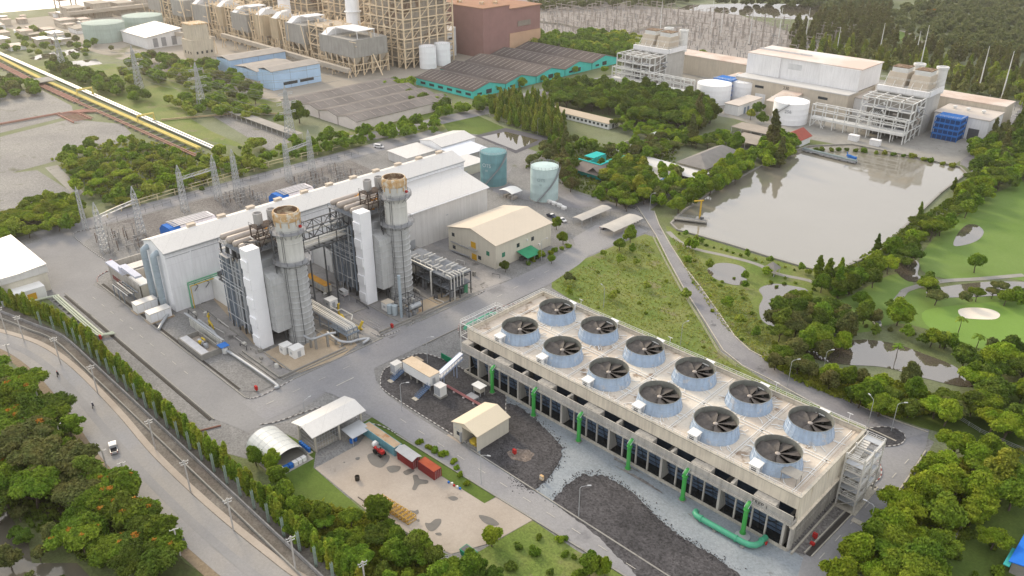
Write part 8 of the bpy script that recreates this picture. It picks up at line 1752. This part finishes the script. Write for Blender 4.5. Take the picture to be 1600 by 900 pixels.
KIND = {'broad':('broadleaf_tree','tree'),'umbrella':('spreading_tree','spreading tree'),'flame':('flame_tree','flame tree'),'casuarina':('casuarina','casuarina'),'cypress':('cypress','cypress'),'shrub':('shrub','shrub'),'far':('broadleaf_tree','tree'),'palm':('palm','palm tree')}
def tree(kind, x, y, s, m, label, group, name='tree', sz=None, rg=random, cat='tree', z=0):
 d = (Vector((x,y,3))-Vector(CAM)).length
 Q.append((s/d*(.35 if kind == 'shrub' else 1), kind, x, y, s, m, label, group, rg.randrange(len(PROTO[kind])), rg.uniform(0,6.28), rg.uniform(.9,1.1), rg.uniform(.9,1.1), rg.uniform(.92,1.12)))
def plant_trees(limit=285):
 """the largest of each kind stand as objects of their own; the small far rest is one mass"""
 n = {}; rest = []
 for q in sorted(Q, key=lambda q: -q[0] if q[7] else -9):
  _, kind, x, y, s, m, label, group, v, rz, a, b, c = q; nm, cat = KIND[kind]; n[nm] = n.get(nm,0)+1
  if n[nm] > limit: rest.append(q); continue
  cr, tk = PROTO[kind][v]; o = bpy.data.objects.new(nm, None); COL.objects.link(o); o.location = (x,y,0); o.rotation_euler = ((a-1)*.8,(b-1)*.8,rz); o.scale = (s*a,s*b,s*c); o.empty_display_size = .5; tag(o,label,cat,group)
  k = bpy.data.objects.new('crown', cr); COL.objects.link(k); k.parent = o; k.material_slots[0].link = 'OBJECT'; k.material_slots[0].material = m
  k = bpy.data.objects.new('trunk', tk); COL.objects.link(k); k.parent = o
 if not rest: return
 srcs = {}; V, MI, ms = [], [], []
 for q in rest:
  _, kind, x, y, s, m, label, group, v, rz, a, b, c = q
  if (kind,v) not in srcs:
   cr = PROTO[kind][v][0]; co = np.empty(len(cr.vertices)*3,np.float32); cr.vertices.foreach_get('co',co); co = co.reshape(-1,3); N_ = len(co)//4-110; k = min(N_,700)
   qd = co[:N_*4].reshape(-1,4,3)[np.random.default_rng(v).choice(N_,k,replace=False)]; cen = qd.mean(1,keepdims=True); srcs[kind,v] = (cen+(qd-cen)*min(2.4,(N_/k)**.5*1.1)).reshape(-1,3)
  if m not in ms: ms.append(m)
  S_ = srcs[kind,v]*np.array([s*a,s*b,s*c]); R3 = np.array([[math.cos(rz),-math.sin(rz),0],[math.sin(rz),math.cos(rz),0],[0,0,1]]); V.append(S_@R3.T+np.array([x,y,0])); MI.append(np.full(len(S_)//4,ms.index(m),np.int32))
 quads('background_trees', np.concatenate(V), ms, np.concatenate(MI), 'many smaller trees and bushes filling the gaps and the background', 'trees')
def quads(name, V, ms, MI, label, cat):
 n = len(V)//4; me = bpy.data.meshes.new(name); me.vertices.add(len(V)); me.vertices.foreach_set('co',V.ravel().astype(np.float32)); me.loops.add(n*4); me.loops.foreach_set('vertex_index',np.arange(n*4,dtype=np.int32)); me.polygons.add(n); me.polygons.foreach_set('loop_start',(np.arange(n)*4).astype(np.int32)); me.polygons.foreach_set('loop_total',np.full(n,4,np.int32))
 for m in ms: me.materials.append(m)
 if MI is not None: me.polygons.foreach_set('material_index',MI)
 me.update(); o = bpy.data.objects.new(name,me); COL.objects.link(o); tag(o,label,cat,None,'stuff'); return o
def inside(p, poly):
 x, y = p; r = False; n = len(poly); j = n-1
 for i in range(n):
  xi, yi = poly[i]; xj, yj = poly[j]
  if (yi > y) != (yj > y) and x < (xj-xi)*(y-yi)/(yj-yi)+xi: r = not r
  j = i
 return r
def wood(pts, d, kinds, mats, smin, smax, label, group, seed, name='tree', z=4, cat='tree', poly=None, maxn=999, jit=.42):
 """trees set out over an area, jittered grid; z: crown height at which the outline was surveyed"""
 P = poly or [W2(*q,z) for q in pts]; rg = random.Random(seed); x0, x1 = min(p[0] for p in P), max(p[0] for p in P); y0, y1 = min(p[1] for p in P), max(p[1] for p in P); n = 0; row = 0
 y = y0
 while y < y1:
  x = x0+(d/2 if row % 2 else 0)
  while x < x1:
   q = (x+rg.uniform(-jit,jit)*d, y+rg.uniform(-jit,jit)*d)
   if inside(q,P) and n < maxn and not (q[0] < -250 and 25 < q[1] < 52):   # the pipe corridor stays clear
    s = rg.uniform(smin,smax); tree(rg.choice(kinds), q[0], q[1], s, rg.choice(mats), label, group, name, None, rg, cat); n += 1
   x += d
  y += d*.87; row += 1
 return n
def row_of(line, d, kind, mats, smin, smax, label, group, seed, name, cat='tree', jit=.2, z=0):
 rg = random.Random(seed); P = [Vector((*p[:2],0)) for p in line]; n = 0
 for a, c in zip(P[:-1],P[1:]):
  k = max(1,int((c-a).length/d))
  for i in range(k): p = a.lerp(c,(i+.5)/k); tree(kind if isinstance(kind,str) else rg.choice(kind), p.x+rg.uniform(-jit,jit)*d, p.y+rg.uniform(-jit,jit)*d, rg.uniform(smin,smax), rg.choice(mats), label, group, name, None, rg, cat); n += 1
 return n
# -- cypress hedge between yard and road
hl = [(-163,-93.6),(-150,-89.6),(-133,-84.8),(-120,-82.4),(-95,-82.2),(-40,-82.2),(10,-82.0),(34,-82)]
row_of(hl,1.7,'cypress',[L_cyp,L_cyp,L_cyp,L_mid],.75,1.15,'narrow columnar cypress in the long hedge between the yard and the ditch','columnar cypresses of the long hedge',5,'cypress')
row_of([(p[0],p[1]+1.0) for p in hl[3:]],2.6,'cypress',[L_cyp,L_cyp,L_yel],.6,.9,'short columnar cypress on the inner side of the long hedge','short cypresses on the inner side of the hedge',6,'cypress')
# -- bottom centre: trees between hedge and pad
wood([(385,700),(420,690),(435,715),(428,755),(400,745)],5.2,['broad'],[L_mid,L_bright],.55,.85,'bushy green tree at the greenhouse corner','trees at the greenhouse corner',8)
wood([(400,760),(440,758),(520,790),(600,815),(640,840),(720,870),(790,878),(800,905),(560,905),(470,850)],4.4,['broad','broad','umbrella'],[L_mid,L_dark,L_mid],.5,.85,'leafy green tree between the cypress hedge and the storage pad','trees between the hedge and the pad',9)
p = W(262,850,4); tree('umbrella',p.x,p.y,.85,L_mid,'leafy tree leaning over the dark vehicle by the road',None,'tree')
p = W(592,800,3); tree('broad',p.x,p.y,.95,L_mid,'round green tree overhanging the pad edge beside the yellow frames',None,'tree')
p = W(768,838,3); tree('broad',p.x,p.y,.72,L_bright,'bright green round tree at the right corner of the pad',None,'tree')
wood([(840,815),(900,835),(960,880),(985,900),(930,905),(880,870)],3.6,['broad','shrub'],[L_bright,L_mid],.45,.7,'bright bushy tree on the grass beside the tower road','bushes on the grass beside the tower road',10,z=2)
wood([(745,870),(830,822),(930,905),(700,905)],6,['shrub'],[L_mid,L_dark],.5,1.0,'small dark shrub on the bottom grass','shrubs on the bottom grass',11,'shrub',0,'shrub')
row_of(px([(650,690),(700,718),(735,760)]),2.6,'shrub',[L_bright,L_mid],.5,.8,'low clipped shrub behind the red containers','shrubs behind the containers',12,'shrub','shrub')
# -- forest left of the public road
wood([(-60,556),(0,566),(48,585),(86,630),(122,680),(160,738),(120,770),(40,790),(-60,790)],6.6,['umbrella','broad','umbrella','flame'],[L_mid,L_olive,L_dark,L_mid],.95,1.3,'leafy tree in the roadside forest on the left, away from the flowering edge','trees of the left roadside forest',14,z=6)
wood([(120,745),(172,735),(225,790),(268,840),(290,880),(240,890),(150,885),(100,830)],5.6,['umbrella','flame','broad'],[L_mid,L_mid,L_dark],.85,1.1,'leafy tree at the lower end of the left roadside forest','trees at the lower end of the left forest',15,z=5)
for k, q in enumerate(((22,605),(40,640),(178,745),(205,795))): p = W(*q,7); tree('flame',p.x,p.y,1.15,L_mid,'flame tree with orange blossom, %s of those at the left forest edge' % ORD[k],'flame trees at the left forest edge','flame_tree')
for k, q in enumerate(((60,720),(30,690),(110,720))): p = W(*q,7); tree('umbrella',p.x,p.y,1.5,L_olive,'wide olive green crown in the left roadside forest, %s largest' % ORD[k],'wide olive crowns in the left forest','tree')
wood([(0,800),(60,800),(100,850),(110,905),(0,905)],5.5,['broad','shrub'],[L_dark,L_olive],.4,.75,'dull bush on the canal bank at the bottom left','bushes on the canal bank',16,z=2)
# -- right bottom wood
RW = [(1495,688),(1540,690),(1600,705),(1620,760),(1560,790),(1500,810),(1455,870),(1430,910),(1290,910),(1335,868),(1370,815),(1425,745),(1460,705)]
wood(RW,5.6,['broad','broad','umbrella'],[L_mid,L_bright,L_bright,L_mid],.85,1.2,'lush green tree in the dense wood beside the east road','trees of the wood beside the east road',18,z=5)
wood([(1540,790),(1600,800),(1560,870),(1520,860)],9,['umbrella'],[L_bright,L_mid],.7,.9,'thin feathery tree on the grass near the blue roof','feathery trees near the blue roof',19,z=4)
p = W(1575,735,7); tree('broad',p.x,p.y,1.25,L_yel,'yellow tinged tree at the right edge of the lower wood',None,'tree')
wood([(1460,830),(1530,790),(1600,850),(1600,905),(1470,905)],7,['shrub'],[L_dark,L_mid],.6,1.1,'small shrub on the grass by the blue roofed house','shrubs by the blue roofed house',20,'shrub',0,'shrub')
# -- wood between the lake road and the golf ponds
wood([(1180,545),(1240,560),(1300,580),(1360,585),(1420,590),(1500,615),(1560,640),(1500,660),(1440,655),(1400,648),(1330,625),(1250,590),(1195,568)],5.6,['broad','broad','umbrella'],[L_mid,L_dark,L_bright,L_olive],.65,1.05,'green tree in the belt between the lake road and the lower pond','trees of the belt along the lake road',22,z=3)
wood([(1500,560),(1560,545),(1640,540),(1640,680),(1560,675),(1500,640),(1520,600)],6.2,['broad','broad','umbrella'],[L_mid,L_bright,L_dark],.9,1.2,'big green tree in the wood right of the lower pond','trees of the wood right of the lower pond',23,z=5)
wood([(1215,478),(1250,462),(1310,468),(1350,490),(1345,525),(1300,545),(1240,540),(1212,515)],5.8,['broad','umbrella','broad'],[L_mid,L_dark,L_olive,L_bright],.8,1.1,'leafy tree in the clump on the pond island','trees of the clump on the pond island',24,z=5)
p = W(1405,492,4); tree('broad',p.x,p.y,1.15,L_bright,'bright lime green tree on the golf course bank',None,'tree')
p = W(1458,525,4); tree('broad',p.x,p.y,.85,L_bright,'smaller lime green tree by the golf pond',None,'tree')
p = W(1525,415,3); tree('broad',p.x,p.y,.95,L_mid,'round tree standing alone at the lower edge of the fairway',None,'tree')
p = W(1352,490,4); tree('broad',p.x,p.y,.8,L_dark,'dark round tree beside the golf path',None,'tree')
for k, q in enumerate(((1497,520),(1525,545),(1420,505),(1475,545),(1400,560))): x, y = W2(*q); tree('palm',x,y,.85,L_mid,'slender palm near the golf pond, %s from the right of the green' % ORD[k],'palms near the golf pond','palm')
wood([(1340,465),(1420,480),(1440,505),(1470,520),(1560,545),(1520,555),(1450,535),(1380,520),(1345,510)],6,['shrub','broad'],[L_dark,L_mid,L_olive],.45,.75,'small tree along the golf pond bank','small trees along the golf pond bank',25,z=2)
wood([(1440,440),(1500,448),(1600,450),(1600,468),(1500,470),(1430,462)],6.5,['broad','umbrella'],[L_dark,L_olive,L_mid],.6,.9,'tree on the strip between the two fairways','trees between the two fairways',26,z=3)
# -- belt on the right lake bank
wood([(1520,228),(1560,218),(1600,198),(1640,193),(1640,268),(1570,293),(1516,325),(1486,353),(1456,368),(1431,398),(1386,428),(1346,453),(1306,465),(1301,438),(1346,423),(1391,395),(1446,348),(1496,308),(1526,273)],6.4,['broad','broad','umbrella'],[L_mid,L_dark,L_mid,L_bright],.8,1.15,'leafy tree in the belt between the lake and the fairway','trees of the belt between lake and fairway',28,z=3.5)
for k, q in enumerate(((1368,392),(1436,340),(1490,300))): x, y = W2(*q); tree('casuarina',x,y,.55,L_dark,'thin dark pointed tree on the lake kerb, %s from the left' % ORD[k],'pointed trees on the lake kerb','conifer')
wood([(1540,215),(1640,170),(1640,240),(1560,250)],7,['casuarina','broad'],[L_olive,L_dark],.9,1.2,'olive casuarina at the right end of the lake','casuarinas at the right end of the lake',29,z=5)
# -- lower lake bank: row of small round trees
row_of(px([(1056,364),(1090,380),(1140,394),(1185,408),(1235,420),(1270,432)]),2.6,['broad','shrub','shrub'],[L_mid,L_scrub,L_mid],.3,.52,'small round tree in the row on the lower lake bank','small trees on the lower lake bank',30,'tree')
wood([(1270,425),(1300,420),(1330,440),(1320,465),(1285,460)],6,['broad','casuarina'],[L_mid,L_bright,L_olive],.7,.95,'tree in the clump at the lower lake corner','trees at the lower lake corner',31,z=3)
wood([(1190,420),(1240,425),(1290,455),(1270,485),(1240,450),(1200,440)],5,['shrub','broad'],[L_bright,L_mid],.4,.6,'bushy small tree on the pond bank by the gazebo','small trees by the gazebo',32,z=2)
wood([(1050,372),(1100,395),(1180,440),(1190,500),(1230,560),(1190,560),(1130,510),(1080,440)],7.5,['shrub','shrub','broad'],[L_scrub,L_mid,L_bright],.35,.6,'sparse sapling on the lawn between the lake road and the ponds','saplings between the lake road and the ponds',33,z=1)
# -- left lake bank wood and garden
wood([(1235,210),(1250,228),(1225,245),(1170,265),(1110,298),(1065,322),(1048,318),(1070,290),(1120,262),(1160,245),(1190,225)],6.0,['broad','broad'],[L_mid,L_bright,L_mid],.8,1.1,'green tree in the belt on the left lake bank','trees of the belt on the left lake bank',35,z=4)
for k, (q, s) in enumerate((((1090,185),1.5),((1207,215),1.6),((1080,205),1.2),((1218,240),1.2))): p = W(q[0],q[1]+22); tree('casuarina',p.x,p.y,s,L_olive,'tall olive casuarina by the lake plant road, %s from the near side' % ORD[k],'tall casuarinas by the lake plant road','casuarina')
wood([(940,258),(985,245),(1018,262),(1025,300),(1000,318),(960,318),(935,300)],5.6,['broad','umbrella'],[L_mid,L_dark,L_yel,L_mid],.75,1.05,'leafy garden tree in front of the turquoise building','garden trees before the turquoise building',36,z=4)
wood([(868,248),(890,240),(898,262),(893,290),(872,290)],5.5,['broad'],[L_red,L_dark],.8,1.0,'reddish dark tree behind the pale blue tank','reddish trees behind the pale blue tank',37,z=4)
wood([(820,262),(850,232),(900,225),(960,232),(985,222),(1030,215),(1060,228),(1040,244),(1000,243),(940,238),(900,232),(850,250)],5.8,['broad','umbrella'],[L_mid,L_dark,L_olive,L_mid],.6,.95,'leafy tree in the garden around the round pond','trees around the round garden pond',38,z=3)
wood([(1025,258),(1060,268),(1068,300),(1040,315),(1010,312)],5.6,['broad'],[L_mid,L_bright,L_olive],.6,.9,'garden tree near the blue roofed kiosk','garden trees near the blue kiosk',39,z=3)
wood([(985,175),(1020,185),(1060,200),(1090,215),(1130,205),(1150,225),(1110,230),(1050,222),(980,205),(960,195)],6.2,['broad','umbrella'],[L_mid,L_dark,L_bright],.6,.9,'green tree between the long house and the brown canopies','trees between long house and canopies',40,z=3)
# dark grove in front of the left boiler block
wood([(850,138),(880,128),(960,132),(1030,140),(1090,155),(1118,172),(1095,195),(1040,190),(985,180),(940,165),(880,160)],7.2,['broad','umbrella'],[L_dark,L_dark,L_mid],1.1,1.5,'dark leafy tree in the grove before the left boiler block','trees of the dark grove before the boiler block',41,z=5)
# young pale trees beside the treatment pond
wood([(768,158),(800,142),(850,152),(868,170),(880,186),(880,212),(840,200),(790,185),(765,178)],4.6,['casuarina'],[L_scrub,L_scrub,L_mid],.62,.8,'young feathery light green tree beside the treatment pond','young feathery trees beside the treatment pond',42,z=4,name='young_tree')
wood([(870,205),(900,215),(890,238),(845,245),(850,228)],6,['broad','casuarina'],[L_olive,L_mid],.7,.9,'mixed tree at the corner of the treatment pond','trees at the treatment pond corner',43,z=4)
# in front of the office
for k, (q, s, m) in enumerate((((870,352),.7,L_mid),((880,375),.62,L_bright),((790,418),.55,L_dark),((862,405),.5,L_mid),((845,398),.5,L_bright),((985,372),.8,L_mid),((968,385),.6,L_mid))):
 p = W(*q,2); tree('broad',p.x,p.y,s,m,'small green tree near the cream office, %s' % ('behind its right corner','left one beside the parked cars','dark round one at its near corner','right of the awning','beside the awning','at the tip of the meadow','second at the tip of the meadow')[k],None,'tree')
row_of(px([(822,415),(845,402),(890,385)]),3,'shrub',[L_mid,L_bright],.6,.9,'low shrub on the lawn before the cream office','shrubs before the cream office',44,'shrub','shrub')
# meadow shrubs
MD = [(866,440),(960,392),(1010,372),(1060,450),(1125,560),(1190,600),(1100,560),(1000,515),(890,465)]
wood(MD,11,['shrub','shrub','broad'],[L_scrub,L_scrub,L_bright],.28,.55,'small wild shrub in the meadow behind the cooling tower','wild shrubs of the meadow',46,'shrub',0,'shrub')
wood([(866,440),(900,425),(905,450),(885,462)],4.5,['broad','shrub'],[L_olive,L_scrub],.4,.6,'olive bush at the left tip of the meadow','bushes at the left tip of the meadow',47,z=2)
wood([(960,392),(1010,372),(1020,400),(985,420)],6,['broad','shrub'],[L_scrub,L_mid],.35,.55,'young tree at the upper tip of the meadow','young trees at the upper tip of the meadow',48,z=2)
# -- scrub in the upper left
wood([(78,252),(120,228),(205,215),(262,228),(330,252),(392,238),(425,258),(330,285),(240,310),(178,322),(120,300),(100,275)],6.4,['broad','shrub','broad','umbrella'],[L_scrub,L_scrub,L_mid,L_bright,L_dark],.5,.95,'scrubby light green tree in the thicket behind the switchyard','trees of the thicket behind the switchyard',50,z=2.5)
wood([(-40,335),(40,325),(95,312),(128,318),(132,345),(80,362),(0,378),(-40,380)],6,['broad','umbrella'],[L_mid,L_bright,L_scrub],.7,1.0,'leafy tree in the grove above the cream storehouse','trees of the grove above the storehouse',51,z=3)
wood([(420,228),(470,222),(560,205),(640,188),(690,178),(690,200),(620,212),(560,222),(470,245),(425,250)],7.5,['broad'],[L_mid,L_bright,L_mid],.6,.95,'street tree between the pink warehouses and the plant road','trees along the plant road by the warehouses',52,z=3)
for k, (q, s) in enumerate((((467,182),1.5),((485,225),1.0),((515,212),1.0),((540,225),1.0),((437,185),.8),((418,245),.9))): p = W(*q,4); tree('broad',p.x,p.y,s,L_mid,'round green tree near the pink warehouses, %s from the left group' % ORD[k],'round trees near the pink warehouses','tree')
FL = 'far'
wood([(20,115),(90,95),(170,120),(230,150),(180,160),(120,142),(60,122)],8,[FL],[L_mid,L_dark,L_olive],.8,1.15,'green tree along the far pipe corridor','trees along the far pipe corridor',53,z=4)
wood([(-40,125),(0,120),(55,118),(60,140),(0,150),(-40,150)],8,[FL],[L_mid,L_olive],.8,1.1,'green tree at the left edge beside the pipe corridor','trees at the left edge by the pipes',54,z=4)
wood([(150,165),(220,185),(280,205),(345,225),(400,215),(420,235),(345,240),(270,222),(190,190)],7.5,[FL,'shrub'],[L_mid,L_olive,L_scrub],.7,1.05,'bushy tree on the near side of the pipe corridor','trees on the near side of the corridor',55,z=3)
wood([(180,95),(240,88),(300,98),(345,92),(360,115),(405,138),(400,168),(330,160),(280,130),(200,125)],12.5,[FL],[L_mid,L_scrub,L_olive,L_mid],.8,1.3,'dark green tree between the cream tower and the blue buildings','trees by the cream tower',56,z=4)
wood([(240,155),(320,150),(420,170),(420,185),(330,178),(290,180)],9,[FL],[L_mid,L_scrub],.7,1.0,'green tree around the middle grass plot','trees around the middle grass plot',57,z=3)
wood([(590,130),(650,128),(655,150),(720,160),(760,150),(775,165),(700,180),(640,165),(600,150)],8,[FL],[L_mid,L_bright,L_dark],.7,1.0,'green tree between the pink and turquoise warehouses','trees between the warehouses',58,z=3)
row_of(px([(742,152),(800,140),(880,118),(960,112)]),16,FL,[L_mid,L_bright],.6,.9,'green tree in the row before the turquoise gables','trees before the turquoise gables',59,'tree')
wood([(820,48),(880,55),(960,50),(1000,62),(1005,80),(960,88),(870,72),(820,66)],8.5,[FL],[L_mid,L_dark,L_mid,L_yel],1.0,1.4,'green tree in the belt before the far switchyard','trees of the belt before the far switchyard',60,z=5)
wood([(1085,80),(1140,92),(1150,108),(1090,100)],9,[FL],[L_scrub,L_mid],.6,.8,'small green bush behind the left boiler block','bushes behind the left boiler block',61,z=2)
row_of(px([(1268,236),(1330,236),(1420,246),(1495,262)]),4,'shrub',[L_mid,L_scrub],.8,1.3,'round shrub in the row on the far lake bank','shrubs on the far lake bank',62,'shrub','shrub')
for q, m, s in (((1173,180),L_yel,.9),((1190,188),L_dark,.9),((1182,172),L_dark,1.0),((1150,230),L_mid,1.2),((1110,185),L_dark,1.5)): p = W(*q,3); tree('broad',p.x,p.y,s,m,{L_yel:'yellow flowering tree beside the numbered tank',L_dark:'dark tree beside the white tanks of the lake plant',L_mid:'round green tree between the brown canopies'}[m],None if m is not L_dark else 'dark trees beside the white tanks','tree')
wood([(0,40),(60,45),(200,80),(120,95),(0,75)],16,[FL],[L_mid,L_scrub,L_olive],.5,.9,'low green tree scattered over the dusty far left yard','trees of the dusty far left yard',63,z=2)
# casuarina wood behind the lake plant: the nearest as individuals, the rest one mass
wood([(1225,72),(1300,62),(1390,80),(1500,95),(1640,110),(1640,160),(1590,152),(1480,128),(1370,98),(1270,85)],9.5,['casuarina','casuarina','broad'],[L_cas,L_cas,L_scrub],.75,1.2,'olive casuarina at the near edge of the wood behind the lake plant','casuarinas at the near edge of the back wood',64,z=6,name='casuarina',maxn=290)
def mass(name, polys, d, kind, m, smin, smax, label, seed):
 """a far wood that reads as one mass: many small crowns joined"""
 rg = random.Random(seed); V, Fc = [], []; base = 0
 srcs = []
 for cr, tk in PROTO[kind]:
  co = np.empty(len(cr.vertices)*3,np.float32); cr.vertices.foreach_get('co',co); co = co.reshape(-1,3); k = min(len(co)//4, 520); sel = np.random.default_rng(seed).choice(len(co)//4-60,k,replace=False)
  quad = co[:len(co)//4*4].reshape(-1,4,3)[sel]; cen = quad.mean(1,keepdims=True); srcs.append(cen+(quad-cen)*1.9)
 for pts in polys:
  P = [W2(*q,4) for q in pts]; x0, x1 = min(p[0] for p in P), max(p[0] for p in P); y0, y1 = min(p[1] for p in P), max(p[1] for p in P); y = y0
  while y < y1:
   x = x0
   while x < x1:
    q = (x+rg.uniform(-.5,.5)*d,y+rg.uniform(-.5,.5)*d)
    if inside(q,P):
     s = rg.uniform(smin,smax); a = rg.uniform(0,6.28); R3 = np.array([[math.cos(a),-math.sin(a),0],[math.sin(a),math.cos(a),0],[0,0,1]]); V.append((rg.choice(srcs).reshape(-1,3)*s)@R3.T+np.array([q[0],q[1],0]))
    x += d
   y += d
 if not V: return
 quads(name, np.concatenate(V), [m], None, label, 'wood')
mass('far_wood',[[(1245,40),(1300,22),(1390,14),(1395,40),(1400,66),(1470,75),(1640,95),(1640,115),(1500,95),(1390,80),(1300,62),(1228,72)]],10,'casuarina',L_cas,.8,1.25,'dense olive casuarina wood spreading behind the lake plant',66)
mass('far_wood',[[(1420,8),(1640,-10),(1640,95),(1480,75),(1450,60),(1400,40),(1395,15)],[(1090,2),(1400,-14),(1400,12),(1300,20),(1260,8)],[(830,-6),(1100,-12),(1060,6),(830,12)]],12,'far',leafmat('leaf_far', (.14,.175,.06),(.10,.13,.045),(.17,.19,.07)),.9,1.4,'distant mixed wood along the top right of the picture',67)
p = W(1455,25,6); tree('flame',p.x,p.y,1.6,L_flower if 0 else L_red,'orange flowering tree by the far park lawn',None,'flame_tree')
# grass tufts: nobody could count them
def tufts(name, polys, n, size, m, label, seed):
 rng = np.random.default_rng(seed); pts = []
 for P in polys:
  P = [W2(*q) for q in P]; A = np.array(P); lo, hi = A.min(0), A.max(0); k = 0
  while k < n//len(polys):
   q = lo+(hi-lo)*rng.random(2)
   if inside(q,P): pts.append(q); k += 1
 pts = np.array(pts); N_ = len(pts); a = rng.uniform(0,2*PI,N_); h = size*rng.uniform(.5,1.4,N_); V = []
 for j in range(3):
  b_ = a+j*2.1; d = np.stack([np.cos(b_),np.sin(b_),np.zeros(N_)],1)*(h*.55)[:,None]; c = np.stack([pts[:,0],pts[:,1],np.full(N_,.08)],1); o_ = rng.normal(size=(N_,3))*np.array([.3,.3,0])*h[:,None]
  up = np.stack([rng.normal(size=N_)*.3,rng.normal(size=N_)*.3,np.ones(N_)],1)*h[:,None]; V.append(np.stack([c+o_-d*.6,c+o_+d*.6,c+o_+d*.9+up,c+o_-d*.9+up*.9],1))
 quads(name, np.concatenate(V).reshape(-1,3), [m], None, label, 'grass')
tufts('wild_grass',[[(866,440),(960,392),(1010,372),(1060,450),(1125,560),(1190,600),(1100,560),(1000,515),(890,465)],[(1050,372),(1085,392),(1105,425),(1125,445),(1165,455),(1185,500),(1230,560),(1190,560),(1130,510),(1080,440)]],5200,.3,leafmat('grass_blade', (.26,.31,.06),(.20,.26,.05),(.33,.34,.10)),'wild grass tufts growing over the meadow',71)
tufts('bank_growth',[[(80,250),(200,215),(420,258),(180,325)],[(1190,560),(1300,585),(1420,600),(1500,640),(1400,655),(1250,600)],[(1290,905),(1335,868),(1430,735),(1600,700),(1540,800),(1430,905)],[(380,765),(560,905),(720,905),(560,800)]],9000,.8,L_scrub,'low undergrowth below the trees',72)
tufts('forest_growth',[[(0,575),(70,620),(150,740),(270,870),(150,890),(0,790)],[(820,262),(900,225),(1060,228),(1040,315),(940,315)],[(1290,440),(1500,300),(1600,250),(1520,320),(1330,460)]],6000,.8,L_dark,'dark undergrowth below the crowns',73)
plant_trees()
